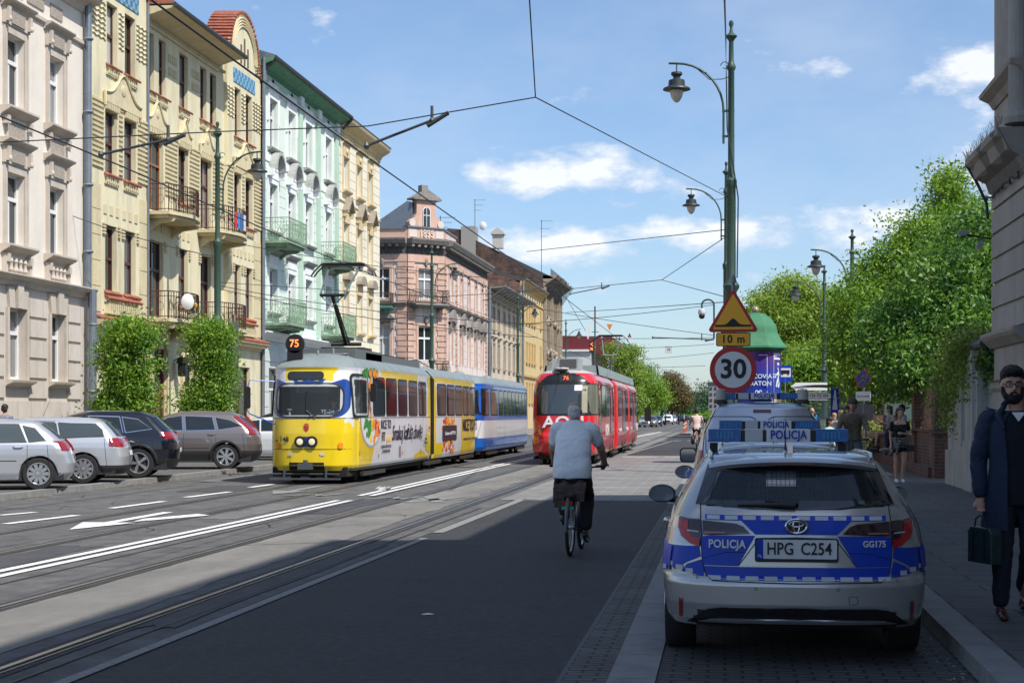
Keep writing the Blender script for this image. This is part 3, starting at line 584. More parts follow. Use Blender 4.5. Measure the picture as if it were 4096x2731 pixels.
# ================================================================ B3 mint
r3=emp('mint_house','mint green tenement with white window surrounds and a dark green cornice','house',(-21,0,0),R(90),'old houses on the left side')
s=Seg(r3); GW=M('mint_stucco',(.65,.745,.665),.85,var=.05,sc=.8,dirt=.35); GT=M('white_stucco',(.78,.80,.80),.8,var=.05,sc=2,dirt=.25); GD=M('green_cornice',(.10,.27,.16),.8,var=.3,sc=3,dirt=.5); GM=M('mint_mid',(.44,.58,.47),.85,var=.08,sc=1)
cols=[(72.65,73.95),(75.85,77.15),(79.1,80.4),(83.2,84.5)]
oo=[]
for a,c in cols: oo+=[(a,c,14.05,16.35),(a,c,10.2,12.4),(a,c,6.4,8.45)]
g3=[(72.4,74.2,.9,3.8),(75.6,77.4,.9,3.8),(79.0,80.6,.2,3.9),(83.0,84.8,.9,3.8)]
s.wall('wall',70.9,86.0,4.9,17.4,0,oo,.26); s.wall('lower_wall',70.9,86.0,0,4.9,-.08,g3,.3)
for o in oo: s.win(o,white,.22,tr=.66,mull=True,pm=random.choice((pc,pd,pb,pd)),fw=.08)
for o in g3: s.win(o,white,.16,pm=pd)
s.rustic('wall',70.95,85.95,5.5,14.0,.5,.03,.025,0,oo,.3); s.rustic('lower_wall',70.95,85.95,.6,4.6,.7,.04,.04,-.08,g3,.15)
for x in (71.0,77.75,81.3,85.3): s.b('pilaster').box(x,x+.62,-.12,.0,5.6,17.0)
for o in each(s,oo):
    frame_of(s,'trim',o,.24,.07,True)
    if o[2]>13:
        s.b('trim').box(o[0]-.2,o[1]+.2,-.06,-.002,o[3]+.24,o[3]+.75); s.b('trim').ball(((o[0]+o[1])/2,-.08,o[3]+.5),(.2,.06,.18),10,6); s.mold('sill',o[0]-.3,o[1]+.3,o[2]-.2,[(.05,0),(.24,.1),(.26,.16),(.26,.18)])
        s.b('trim').box(o[0]-.3,o[0]-.2,-.1,-.002,o[3]-1.1,o[3]+.2); s.b('trim').box(o[1]+.2,o[1]+.3,-.1,-.002,o[3]-1.1,o[3]+.2)
    elif o[2]>9:
        b=s.b('trim'); b.box(o[0]-.15,o[1]+.15,-.1,-.002,o[3]+.24,o[3]+.7); m=(o[0]+o[1])/2; w=.78
        for x in (o[0]-.3,o[1]+.1): b.box(x,x+.2,-.34,-.002,o[3]+.3,o[3]+.62)
        arc=[(m+w*math.cos(q),o[3]+.62+.85*math.sin(q)) for q in [PI*i/12 for i in range(13)]]; inn=[(m+(w-.14)*math.cos(q),o[3]+.62+.71*math.sin(q)) for q in [PI*i/12 for i in range(13)]]
        s.b('hood').ext(arc+inn[::-1],-.45,.0,'y'); b.ext(inn,-.12,-.003,'y'); b.ball((m,-.13,o[3]+.85),(.2,.08,.26),8,6)
        s.mold('sill',o[0]-.3,o[1]+.3,o[2]-.2,[(.05,0),(.24,.1),(.26,.16),(.26,.18)])
    else:
        s.mold('sill',o[0]-.35,o[1]+.35,o[3]+.62,HOOD); s.b('trim').box(o[0]-.15,o[1]+.15,-.1,-.002,o[3]+.24,o[3]+.6); s.mold('sill',o[0]-.3,o[1]+.3,o[2]-.2,[(.05,0),(.24,.1),(.26,.16),(.26,.18)])
s.mold('string_course',70.9,86,16.72,[(.05,0),(.14,.05),(.2,.14),(.1,.2)]); s.b('string_course').box(70.9,86,-.07,-.002,13.35,13.75)
s.mold('string_course',70.9,86,5.05,[(.05,0),(.1,.1),(.34,.26),(.4,.34),(.4,.4)],-.02)
s.wall('frieze',70.9,86,16.93,17.4,-.02)
for x in (73.3,76.6,79.8,83.9): s.b('vent').box(x-.16,x+.16,-.04,-.021,16.98,17.28)
for x in (71.0,77.75,81.3,85.3): s.b('trim').box(x,x+.62,-.2,.0,16.93,17.4)
s.mold('cornice',70.85,86.05,17.35,[(.06,0),(.14,.06),(.3,.12),(.42,.2),(.7,.3),(.75,.36),(.78,.45)]); s.b('gutter').tube([(70.9,-.82,17.82),(86.0,-.82,17.82)],.09,8); s.b('downpipe').tube([(71.0,-.8,17.75),(71.0,-.3,17.3),(71.0,-.14,17.0),(71.0,-.14,1)],.08,8)
s.b('downpipe#2').tube([(86.0,-.85,17.75),(86.0,-.3,17.2)],.08,8)
roofslab(s,'roof',70.85,86,17.8,.8,7,2.4); s.b('roof').box(70.9,86,7,12,0,20.2); s.b('chimney').box(83,84.4,2.2,3.2,18.2,19.6)
s.put({'wall':GW,'lower_wall':M('pale_green_white',(.58,.62,.58),.85,var=.06,sc=1,dirt=.4),'pilaster':GM,'trim':GT,'sill':M('grey_sill',(.30,.30,.28),.8),'hood':M('hood_grey',(.38,.39,.37),.85,dirt=.6,var=.1,sc=3),'string_course':GT,'frieze':GM,'vent':groove,'cornice':GD,'gutter':M('dark_gutter'),'downpipe':M('dark_gutter'),'roof':zinc,'chimney':M('chimney_grey',(.3,.29,.27),.9)})
gslab=M('green_slab',(.24,.34,.24),.85,var=.3,sc=4,dirt=.6); grl=M('green_rail',(.22,.34,.22),.6,var=.4,sc=6)
for (a,c,z) in ((71.8,74.9,9.62),(82.3,85.3,9.62),(71.8,74.9,5.85),(82.3,85.3,5.85)): balcony(s,a,c,z,1.25,gslab,grl,h=1.05,deco=2)
# ================================================================ B4 cream
r4=emp('cream_house','narrow cream tenement with three window columns beside the side street','house',(-21,0,0),R(90),'old houses on the left side')
s=Seg(r4); CW=M('cream_stucco',(.78,.72,.57),.85,var=.05,sc=.8,dirt=.45); CT=M('cream_trim',(.62,.50,.30),.85,var=.1,sc=2,dirt=.25)
cols=[(87.3,88.45),(90.6,91.75),(93.55,94.6)]; oo=[]
for a,c in cols: oo+=[(a,c,14.1,15.95),(a,c,10.4,12.3),(a,c,6.3,8.5),(a,c,1.2,3.9)]
s.wall('wall',86,96.8,0,17.3,0,oo,.3)
for o in oo: s.win(o,white,.24,pm=random.choice((pd,pc,pb)),fw=.08)
s.rustic('wall',86.02,96.75,4.9,17.2,.5,.035,.03,0,oo,.28)
for o in each(s,oo):
    frame_of(s,'trim',o,.2,.06,False); m=(o[0]+o[1])/2; b=s.b('trim')
    s.mold('trim',o[0]-.28,o[1]+.28,o[2]-.2,[(.05,0),(.24,.1),(.26,.16),(.26,.2)])
    if o[2]>13: b.box(o[0]-.15,o[1]+.15,-.1,-.002,o[3],o[3]+.62); s.mold('trim',o[0]-.28,o[1]+.28,o[3]+.62,HOOD); b.ball((m,-.12,o[3]+.3),(.2,.08,.16),8,5)
    elif o[2]>9:
        b.box(o[0]-.15,o[1]+.15,-.1,-.002,o[3],o[3]+.6)
        for x in (o[0]-.2,o[1]+.04): b.box(x,x+.16,-.3,-.002,o[3]+.3,o[3]+.62)
        s.b('hood').ext([(m-.85,o[3]+.62),(m,o[3]+1.45),(m+.85,o[3]+.62),(m+.68,o[3]+.62),(m,o[3]+1.25),(m-.68,o[3]+.62)],-.42,0,'y'); b.ext([(m-.68,o[3]+.62),(m,o[3]+1.25),(m+.68,o[3]+.62)],-.14,-.003,'y')
    elif o[2]>5:
        b.box(o[0]-.15,o[1]+.15,-.1,-.002,o[3],o[3]+.6); s.b('hood').ext([(m+.8*math.cos(q),o[3]+.6+.5*math.sin(q)) for q in [PI*i/10 for i in range(11)]],-.36,0,'y')
s.mold('trim',86,96.8,13.35,[(.05,0),(.1,.06),(.1,.12)]); s.mold('cornice',86.05,96.9,17.2,[(.06,0),(.14,.08),(.2,.2),(.4,.3),(.6,.42),(.66,.5),(.7,.6),(.7,.66)]); blocks(s,'trim',86.1,96.7,17.0,.18,26,.12,0,.5)
s.mold('string_course',86,96.8,4.6,[(.05,0),(.1,.1),(.34,.26),(.4,.34)]); roofslab(s,'roof',86,96.9,17.85,.72,7,2.2,.08); s.b('wall').box(86.01,96.79,.4,12,0,17.8)
s.put({'wall':CW,'trim':CT,'hood':M('hood_brown',(.28,.24,.19),.85,var=.2,sc=4),'cornice':CT,'string_course':CT,'roof':M('dark_roof',(.07,.065,.06),.8)})
# ================================================================ B5 pink corner house
r5=emp('pink_house','pink corner tenement with quoins, dated gable over its cut corner and a black frieze','house',(-21,119.6,0),R(90),'old houses on the left side')
PW=M('pink_stucco',(.70,.61,.56),.85,var=.09,sc=.8,dirt=.65); PQ=M('salmon_quoin',(.58,.38,.30),.85,var=.12,sc=1.5,dirt=.5); PD=M('sooty_frieze',(.10,.095,.09),.9,var=.4,sc=5,bump=.6,bsc=12); PC=M('weathered_cornice',(.24,.22,.2),.85,var=.25,sc=3,dirt=.4)
mats5={'wall':PW,'quoins':PQ,'frieze':PD,'cornice':PC,'trim':PQ,'hood':PC,'string_course':PC,'parapet':PQ,'inset':M('pale_inset',(.6,.52,.48),.85,dirt=.4),'roof':zinc,'numerals':M('numeral',(.62,.58,.52),.8),'keystone':PC}
def pink(s,x0,x1,wins,quo,par=True,corn=True,rows=((10.2,12.5,0),(5.6,8.2,1),(1,3.9,2)),hoods=True):
    oo=[(a,c,e,f) for a,c in wins for e,f,_ in rows]
    s.wall('wall',x0,x1,0,13.0,0,oo,.25); 
    for o in oo: s.win(o,white,.2,tr=.66,dbl=True,pm=random.choice((pd,pd,pc,pb)),fw=.09)
    s.rustic('wall',x0,x1,4.9,12.9,.62,.03,.025,0,oo,.3)
    for o in each(s,oo):
        frame_of(s,'trim',o,.2,.09,True); m=(o[0]+o[1])/2
        s.b('keystone').ball((m,-.14,o[3]+.45),(.16,.12,.34),8,6)
        if o[2]<9 and hoods and o[2]>5:
            s.b('hood').box(o[0]-.3,o[1]+.3,-.2,-.002,o[3]+.3,o[3]+.55)
            for x in(o[0]-.3,o[1]+.12): s.b('hood').box(x,x+.18,-.3,-.002,o[3]-.2,o[3]+.5)
            if int(o[0])%2: s.b('hood').ext([(m-.95,o[3]+.55),(m,o[3]+1.5),(m+.95,o[3]+.55)],-.38,0,'y')
            else: s.b('hood').ext([(m+.95*math.cos(q),o[3]+.55+.95*math.sin(q)) for q in [PI*i/10 for i in range(11)]],-.38,0,'y')
        if o[2]>9: s.b('trim').box(o[0]-.25,o[1]+.25,-.16,-.002,o[2]-.16,o[2])
    for (a,c) in quo: 
        s.rustic('quoins',a,c,4.6,12.9,.42,.07,.12,0)
        for k in range(10): s.b('quoins').box(a-.12 if a>x0+.2 else a,c+.12 if c<x1-.2 else c,-.1,-.003,4.6+k*.84,4.6+k*.84+.35)
    s.b('trim').box(x0,x1,-.14,-.002,12.95,13.5); s.b('frieze').box(x0,x1,-.08,.1,13.5,14.05)
    for i in range(int((x1-x0)/.3)): s.b('frieze').ball((x0+.15+i*.3,-.1,13.78),(.12,.06,.16),6,4)
    n=int((x1-x0)/.55)
    for i in range(n): s.b('cornice').box(x0+.1+i*.55,x0+.32+i*.55,-.55,.0,14.05,14.25)
    s.mold('cornice',x0-.0,x1+.0,14.05,[(.1,0),(.14,.1),(.2,.2),(.62,.22),(.72,.4),(.78,.5),(.8,.62)]); s.mold('string_course',x0,x1,9.6,[(.06,0),(.1,.1),(.3,.2),(.36,.28),(.36,.32)]); s.mold('string_course',x0,x1,4.3,[(.06,0),(.1,.1),(.3,.2),(.36,.28),(.36,.32)])
s=Seg(r5); pink(s,0,21.7,[(2.2,3.7),(7.4,8.6),(11.1,12.3),(14.9,16.1),(18.5,19.7)],[(.0,.9),(5.2,5.8),(21,21.7)]); s.b('parapet').box(0,5,-.1,.4,14.67,15.4); s.b('inset').box(.4,2.2,-.13,-.1,14.8,15.25); s.b('inset').box(2.6,4.6,-.13,-.1,14.8,15.25); s.b('roof').ext([(-.7,14.67),(8,16.8),(8,14.67)],0,21.7,'x'); s.b('roof').box(-.02,5.1,-.2,.5,15.4,15.5); s.b('wall').box(.0,21.7,.4,14,0,14.6); s.put(mats5)
c5=(-3.32/math.sqrt(2),3.32/math.sqrt(2),0) # chamfer origin in root coords (root x=+Y, root y=-X)
s=Seg(r5,(-2.35,2.35,0),-R(45)); LC=3.32
pink(s,0,LC,[(.98,2.34)],[(.0,.62),(2.7,LC)],hoods=False); s.b('parapet').box(0,LC,-.1,.4,14.67,15.5); s.b('inset').box(.1,.8,-.13,-.1,14.8,15.35); s.b('inset').box(2.5,3.2,-.13,-.1,14.8,15.35); s.b('roof').box(-.05,LC+.05,-.22,.5,15.5,15.6)
# gable with scrolls and pediment
g=[(.25,15.6),(.22,15.95),(.4,16.15),(.65,16.25),(.82,16.6),(.85,17.6),(2.55,17.6),(2.58,16.6),(2.75,16.25),(3.0,16.15),(3.18,15.95),(3.15,15.6)]
s.b('parapet').ext(g,-.05,.55,'y'); s.b('cornice').ext([(.45,17.6),(.45,17.72),(1.7,18.4),(2.95,17.72),(2.95,17.6)],-.3,.7,'y'); s.b('cornice').box(1.4,1.95,.1,.6,18.0,18.75)
for x in (.42,2.98): s.b('inset').lathe([(.28,-.12),(.28,-.02)],(x,0,15.85),14,0,'y')
b=s.b('wall'); 
s.put(mats5); gw=MB(); gw.ext([(1.38,15.65)]+[(1.7+.32*math.cos(q),16.75+.32*math.sin(q)) for q in [PI-PI*i/8 for i in range(9)]]+[(2.02,15.65)],-.07,-.052,'y'); w_=gw.build('window',pd,r5,None,s.loc,(0,0,s.rz)); gm=MB(); gm.box(1.68,1.72,-.1,-.07,15.65,17.05); gm.box(1.38,2.02,-.1,-.07,16.45,16.5); gm.tube([(1.38,-.09,15.65)]+[(1.7+.32*math.cos(q),-.09,16.75+.32*math.sin(q)) for q in [PI-PI*i/8 for i in range(9)]]+[(2.02,-.09,15.65)],.035,5); q_=gm.build('mullion',white); q_.parent=w_
t_=text('1895',.78,mats5['numerals'],r5,(0,0,0),ext=.05,name='date_numerals',sx=.75,sp=1.15); t_.parent=r5
mt=Matrix.Translation((-2.35,2.35,0))@Matrix.Rotation(-R(45),4,'Z')@Matrix.Translation((1.66,-.13,15.08))@Matrix.Rotation(R(90),4,'X'); t_.matrix_local=mt
balcony(s,.1,3.2,9.85,1.0,PC,M('black_iron'),deco=2)
balcony(s,.1,3.2,4.6,1.0,PC,M('black_iron'),deco=2)
s=Seg(r5,(-2.35,2.35+8,0),-R(90)); pink(s,0,8,[(5.6,6.7),(3.0,4.1)],[(7.3,8)],hoods=True); s.b('parapet').box(0,8,-.1,.4,14.67,15.35); s.b('roof').box(0,8,-.2,.5,15.35,15.45); s.b('roof').ext([(4.9,15.5),(7.9,17.5),(8.3,17.4),(8.3,15.5)],.5,3.2,'y'); s.put(mats5)
balcony(s,4.9,7.0,9.6,1.1,M('green_slab2',(.08,.27,.2),.7),rust,deco=1); balcony(s,4.9,7.0,4.6,1.0,PC,rust,deco=1)
b=MB(); b.box(-3.6,-2.4,5.2,6.8,14,17.4); b.box(-2.4,-1.6,5.3,6.4,14,16.8); o=b.build('chimney',M('chimney_grey'),r5)
# ================================================================ B6..B8
def plain(nm,label,y0,y1,zt,rows,cols,wm,tm,fm,rz=90,hood=1,back=12,slope=(7,3.0),roofm=None,pan=None):
    r=emp(nm,label,'house',(-21,0,0),R(90),'old houses on the left side'); s=Seg(r)
    oo=[(a,c,e,f) for a,c in cols for e,f in rows]; s.wall('wall',y0,y1,0,zt,0,oo,.25)
    for o in each(s,oo):
        s.win(o,fm,.2,pm=random.choice(pan or (pd,pd,pc)),fw=.1); s.b('trim').box(o[0]-.25,o[1]+.25,-.2,-.002,o[2]-.15,o[2]); frame_of(s,'trim',o,.16,.06,True)
        if hood: s.mold('trim',o[0]-.3,o[1]+.3,o[3]+.35,HOOD)
    s.b('wall').box(y0+.01,y1-.01,.4,back,0,zt); return r,s
TAN=M('tan_stucco',(.55,.47,.37),.88,var=.1,sc=.9,dirt=.6); TANT=M('tan_trim',(.34,.28,.21),.88,var=.2,sc=3,dirt=.5)
r6,s=plain('tan_house','low tan weathered house with a net of struts below its eaves',141.4,165.2,12.6,((9.4,11.35),(5.9,8.1),(1.2,3.8)),[(143.3,144.3),(145.6,146.6),(148.7,149.7),(152.6,153.6),(156.1,157.1),(159.5,160.5),(162.0,163.0)],TAN,TANT,brown)
s.mold('cornice',141.4,165.2,12.3,[(.05,0),(.1,.1),(.2,.3),(.3,.4)]); s.b('string_course').box(141.4,165.2,-.15,-.002,11.9,12.05); s.b('string_course').box(141.4,165.2,-.3,-.002,4.6,4.9); s.b('eaves_net').ext([(-.2,12.8),(-1.6,12.9),(-1.6,13.0),(-.2,12.92)],141.4,165.2,'x')
for i in range(12): x=141.9+i*2; s.b('strut').tube([(x,-.05,11.9),(x,-1.6,12.9)],.04,5)
s.b('gutter').tube([(141.4,-1.62,13.0),(165.2,-1.62,13.0)],.1,6); s.b('downpipe').tube([(141.5,-.3,13),(141.5,-.25,1)],.14,8); roofslab(s,'roof',141.4,165.2,12.9,.2,8,2.6)
s.put({'wall':TAN,'trim':TANT,'cornice':TANT,'string_course':TANT,'eaves_net':M('net_grey',(.22,.22,.22),.9),'strut':M('pale_metal',(.5,.5,.48),.5),'gutter':zinc,'downpipe':zinc,'roof':M('dark_roof')})
OC=M('ochre_stucco',(.58,.44,.22),.88,var=.08,sc=.7,dirt=.35); OT=M('ochre_trim',(.50,.33,.12),.88,var=.12,sc=3)
BRK=brickmat('old_brick',(.13,.055,.035),(.06,.035,.028),(.12,.1,.085),.5,.16,.02,var=.8,bump=.8,plane='wall')
r7,s=plain('ochre_house','ochre yellow house with narrow paired windows behind the fourth lamp',165.2,186.3,15.2,((11.45,13.4),(7.2,9.3),(2.9,5.0)),[(167.0,167.9),(170.2,171.1),(172.6,173.5),(175.1,176.0),(177.4,178.3),(183.3,184.2)],OC,OT,OT,hood=0)
s.mold('cornice',165.2,186.3,14.8,[(.05,0),(.1,.1),(.2,.3),(.5,.5),(.6,.75)]); 
for i in range(9): s.b('vent').box(167+i*2.2,167.4+i*2.2,-.03,-.001,14.1,14.5)
s.b('string_course').box(165.2,186.3,-.12,-.002,13.8,13.95); s.b('string_course').box(165.2,186.3,-.2,-.002,5.6,5.85); s.b('gutter').tube([(165.2,-.65,15.6),(186.3,-.65,15.6)],.1,6); s.b('downpipe').tube([(165.3,-.3,15.4),(165.3,-.25,1)],.14,8); roofslab(s,'roof',165.2,186.3,15.5,.6,8,2.6)
s.b('side_wall').ext([(-.02,10),(-.02,15.2),(3.4,16.6),(9,19.0),(12,19),(12,10)],165.0,165.19,'x')
s.put({'wall':OC,'trim':OT,'cornice':OT,'vent':groove,'string_course':OT,'gutter':zinc,'downpipe':zinc,'roof':M('dark_roof'),'side_wall':brickmat('old_brick_red',(.22,.075,.04),(.10,.05,.035),(.2,.17,.14),.5,.16,.02,var=.8,bump=.8,plane='wall')})
BW=brickmat('brown_brick_face',(.13,.075,.055),(.10,.06,.045),(.16,.14,.12),.5,.16,.02,var=.5,plane='wall'); BT=M('stone_ornament',(.36,.30,.22),.9,var=.3,sc=4,dirt=.6)
r8,s=plain('brown_brick_house','tall sooty brick house with stone ornament and torn netting under the roof',186.3,205.5,16.8,((13.3,15.8),(9.2,12.0),(5.2,7.8),(1,4)),[(187.6,188.6),(190.2,191.2),(192.8,193.8),(195.4,196.4),(198,199),(200.6,201.6),(203.6,204.6)],BW,BT,BT)
s.mold('cornice',186.3,205.6,16.5,[(.1,0),(.3,.2),(.8,.6),(1.4,1.0),(1.5,1.3)]); 
for x in (186.4,193.9,202.2,204.9): s.b('trim').box(x,x+.5,-.35,-.002,3,16.5)
for i in range(60): s.b('trim').ball((186.6+random.random()*18.6,-.2,random.choice((12.6,9.0,8.4,4.8))+random.uniform(-.3,.3)),(.25,.25,.3),6,4)
s.b('netting').grid(lambda u,v:(186.3+19.2*u,-.35-1.35*v-.15*math.sin(u*40)*v,15.6+2.2*v+.1*math.sin(u*23)),60,4)
for i in range(26): x=186.5+i*.75; s.b('spikes').tube([(x,-.9,17.7),(x,-.9,18.6)],.03,4)
s.b('side_wall').ext([(-.02,8),(-.02,17.4),(1.5,18.2),(4.8,20.1),(9,22.6),(9.0,23.2),(11.2,23.4),(13,21.5),(13,8)],186.1,186.29,'x'); roofslab(s,'roof',186.3,205.5,17.4,1.2,9,5)
s.put({'wall':BW,'trim':BT,'cornice':BT,'netting':M('netting',(.05,.05,.05),.9,alpha=.55),'spikes':rust,'side_wall':BRK,'roof':M('dark_roof')})
# roof clutter
def antenna(loc,h,label):
    b=MB(); b.tube([(0,0,0),(0,0,h)],.04,5)
    for k in range(3): z=h-.15-k*h*.14; b.tube([(-.1,0,z),(1.3-.3*k,0,z)],.02,4); [b.tube([(q,-.2,z),(q,.2,z)],.012,3) for q in (.2,.5,.8)]
    tag(b.build('tv_antenna',M('antenna_grey',(.1,.1,.1),.6),None,None,loc),label,'antenna',group='roof aerials')
antenna((-25,141,14.5),3.5,'thin tv aerial on the ridge of the pink corner house'); antenna((-29,186.2,22.6),4.2,'tall tv aerial at the top of the brick gable'); antenna((-21.6,190,18.2),6.5,'single tall aerial mast above the brown brick slope'); antenna((-24,135,15.5),3.0,'low bent tv aerial beside the dated gable'); antenna((-22.5,60,19.2),1.5,'tiny tv aerial on the yellow house roof')
b=MB(); b.box(-30.6,-28.9,185.9,188,20,23.6); tag(b.build('chimney_stack',M('chimney_grey')),'grey rendered chimney stack at the top of the brick gable','chimney')
b=MB(); b.box(-.6,.6,-.6,.6,0,1.6); b.box(-.8,.8,-.8,.8,1.6,1.8); b.ext([(-.8,1.8),(.8,1.8),(0,2.4)],-.8,.8,'y'); tag(b.build('chimney_stack',M('chimney_pale',(.5,.48,.44),.9),None,None,(-26.3,186.6,21)),'small pale capped chimney part way down the brick gable','chimney')
b=MB(); b.grid(lambda u,v:(.42*v*math.cos(2*PI*u),.12*v*v,.5*v*math.sin(2*PI*u)),16,4); tag(b.build('satellite_dish',M('dish_white'),None,None,(-28,185.8,23.6)),'white satellite dish on top of the dark brick gable','dish')
# far hall with dark red roof
r9=emp('red_roofed_hall','white walled hall with a dark red metal upper storey behind the traffic light','hall',(-33,240,0)); s=Seg(r9)
s.b('wall').box(0,13.2,0,34,0,11.2); s.b('roof').ext([(-.1,11.2),(-.1,13.6),(16.3,13.2),(16.3,9.4),(13.2,11.2)],-.1,36,'y'); s.b('eaves').box(-.2,13.4,-.35,-.1,11.0,11.3)
for i in range(5): s.b('window').box(13.2,13.25,3+i*6,5+i*6,6.5,9)
s.put({'wall':M('hall_white',(.55,.55,.54),.85,var=.05,sc=.3),'roof':M('hall_red',(.16,.018,.025),.6,var=.15,sc=.5,stretch=(6,1,.2)),'eaves':white,'window':pd})
# ================================================================ VEHICLE KIT
class Hull:
    def __init__(s,tab,d0=.4,d1=.7,a=3.,c=2.,k=.02,arch=(),R_=.36,wz=.32):
        t=np.array(tab,float); s.z,s.h,s.r,s.f=t.T; s.d0,s.d1,s.a,s.c,s.k=d0,d1,a,c,k; s.arch=arch; s.R=R_; s.wz=wz; s.hm=s.h.max()
    def q(s,z): return [float(np.interp(z,s.z,v)) for v in (s.h,s.r,s.f)]
    def W(s,y,z):
        h,r,f=s.q(z); t=min(1,abs((y-(r+f)/2)/((f-r)/2+1e-6))); return h*(1-s.k*t**3)
    def side(s,y,z,o=0,sg=-1):
        h,r,f=s.q(z); d0=min(s.d0*h/s.hm,(f-r)*.45); d1=min(s.d1*h/s.hm,(f-r)*.45); w=s.W(y,z)
        if y<r+d0: q=min(1,(r+d0-y)/d0); w=w*max(0,1-q**s.c)**(1/s.a)
        elif y>f-d1: q=min(1,(y-f+d1)/d1); w=w*max(0,1-q**s.c)**(1/s.a)
        return (sg*(w+o),y,z)
    def rear(s,x,z,o=0):
        h,r,f=s.q(z); d0=min(s.d0*h/s.hm,(f-r)*.45); u=min(1,abs(x)/(h*(1-s.k))); return (x,r+d0-d0*max(0,1-u**s.a)**(1/s.c)-o,z)
    def front(s,x,z,o=0):
        h,r,f=s.q(z); d1=min(s.d1*h/s.hm,(f-r)*.45); u=min(1,abs(x)/(h*(1-s.k))); return (x,f-d1+d1*max(0,1-u**s.a)**(1/s.c)+o,z)
    def outline(s,z,ne,ns):
        h,r,f=s.q(z); d0=min(s.d0*h/s.hm,(f-r)*.45); d1=min(s.d1*h/s.hm,(f-r)*.45); P=[]
        for i in range(ne+1):
            p=-PI/2+PI*i/ne; x=math.copysign(abs(math.sin(p))**(2/s.a),p)*s.W(r,z); P.append((x,r+d0-d0*max(0,math.cos(p))**(2/s.c)))
        ys=np.linspace(r+d0,f-d1,ns+1)[1:-1]
        for y in ys: P.append((s.W(y,z),y))
        for i in range(ne+1):
            p=PI/2-PI*i/ne; x=math.copysign(abs(math.sin(p))**(2/s.a),p)*s.W(f,z); P.append((x,f-d1+d1*max(0,math.cos(p))**(2/s.c)))
        for y in ys[::-1]: P.append((-s.W(y,z),y))
        return P
    def body(s,zs,ne,ns,mats,name,par,mf=None,smooth=50,cap=True):
        b=MB(); rows=[s.outline(z,ne,ns) for z in zs]; n=len(rows[0])
        for z,P in zip(zs,rows):
            for (x,y) in P:
                zz=z
                for ya in s.arch:
                    d=s.R**2-(y-ya)**2
                    if d>0 and abs(x)>.5*s.hm: zz=max(zz,s.wz+math.sqrt(d))
                b.v.append((x,y,zz))
        for i in range(len(zs)-1):
            for j in range(n):
                j2=(j+1)%n; q=(i*n+j,i*n+j2,(i+1)*n+j2,(i+1)*n+j); vs=[b.v[t] for t in q]
                if mf:
                    m=mf(sum(v[0] for v in vs)/4,sum(v[1] for v in vs)/4,sum(v[2] for v in vs)/4)
                    if m is None: continue
                else: m=0
                b.f.append(q); b.m.append(m)
        if cap: b.f.append(tuple((len(zs)-1)*n+j for j in range(n))); b.m.append(0)
        return b.build(name,mats,par,smooth)
def patch(par,name,mat,poly,fn,o=.006,nr=8,nc=8,mi=None,smooth=40,mb=None):
    zs=sorted({p[1] for p in poly}); Z=[]
    for a,c in zip(zs[:-1],zs[1:]): k=max(1,int(math.ceil(nr*(c-a)/(zs[-1]-zs[0])))); Z+=[a+(c-a)*i/k for i in range(k)]
    Z.append(zs[-1]); b=mb or MB(); k0=len(b.v); ok=0
    for z in Z:
        us=[]
        for (p,q) in zip(poly,poly[1:]+poly[:1]):
            if abs(p[1]-z)<1e-9: us.append(p[0])
            if (p[1]-z)*(q[1]-z)<0: us.append(p[0]+(q[0]-p[0])*(z-p[1])/(q[1]-p[1]))
        u0,u1=min(us),max(us)
        for j in range(nc+1): b.v.append(tuple(fn(u0+(u1-u0)*j/nc,z,o)))
    for i in range(len(Z)-1):
        for j in range(nc): a=k0+i*(nc+1)+j; b.f.append((a,a+1,a+nc+2,a+nc+1)); b.m.append(0)
    return None if mb else b.build(name,mat,par,smooth)
def rrect(u0,u1,z0,z1,r,n=4,rt=None):
    P=[]; rt=r if rt is None else rt
    for cx,cz,a0,rr in ((u1-r,z0+r,-90,r),(u1-rt,z1-rt,0,rt),(u0+rt,z1-rt,90,rt),(u0+r,z0+r,180,r)):
        for i in range(n+1): a=R(a0+90*i/n); P.append((cx+rr*math.cos(a),cz+rr*math.sin(a)))
    return P
def grow(poly,g):
    cx=(min(p[0] for p in poly)+max(p[0] for p in poly))/2; cz=(min(p[1] for p in poly)+max(p[1] for p in poly))/2; w=(max(p[0] for p in poly)-min(p[0] for p in poly))/2; h=(max(p[1] for p in poly)-min(p[1] for p in poly))/2
    return [(cx+(p[0]-cx)*(w+g)/w,cz+(p[1]-cz)*(h+g)/h) for p in poly]
def prof(poly):  # make coincident z safe
    return [(p[0],round(p[1],4)) for p in poly]
tyre=M('tyre',(.018,.018,.018),.85); alloy=M('alloy',(.55,.56,.58),.3,metal=.8); hubd=M('wheel_dark',(.02,.02,.02),.7)
cg=M('car_glass',(.012,.016,.018),.04,spec=.9); cgl=M('car_glass_light',(.05,.065,.07),.05,spec=.9); blk=M('black_plastic',(.02,.02,.022),.55); chrome=M('chrome',(.7,.7,.72),.15,metal=1); plate_m=M('plate_white',(.68,.69,.70),.5); redl=M('red_lens',(.26,.006,.008),.15,coat=1); clrl=M('clear_lens',(.55,.55,.56),.12,coat=1); ambl=M('amber_lens',(.75,.25,.02),.25)
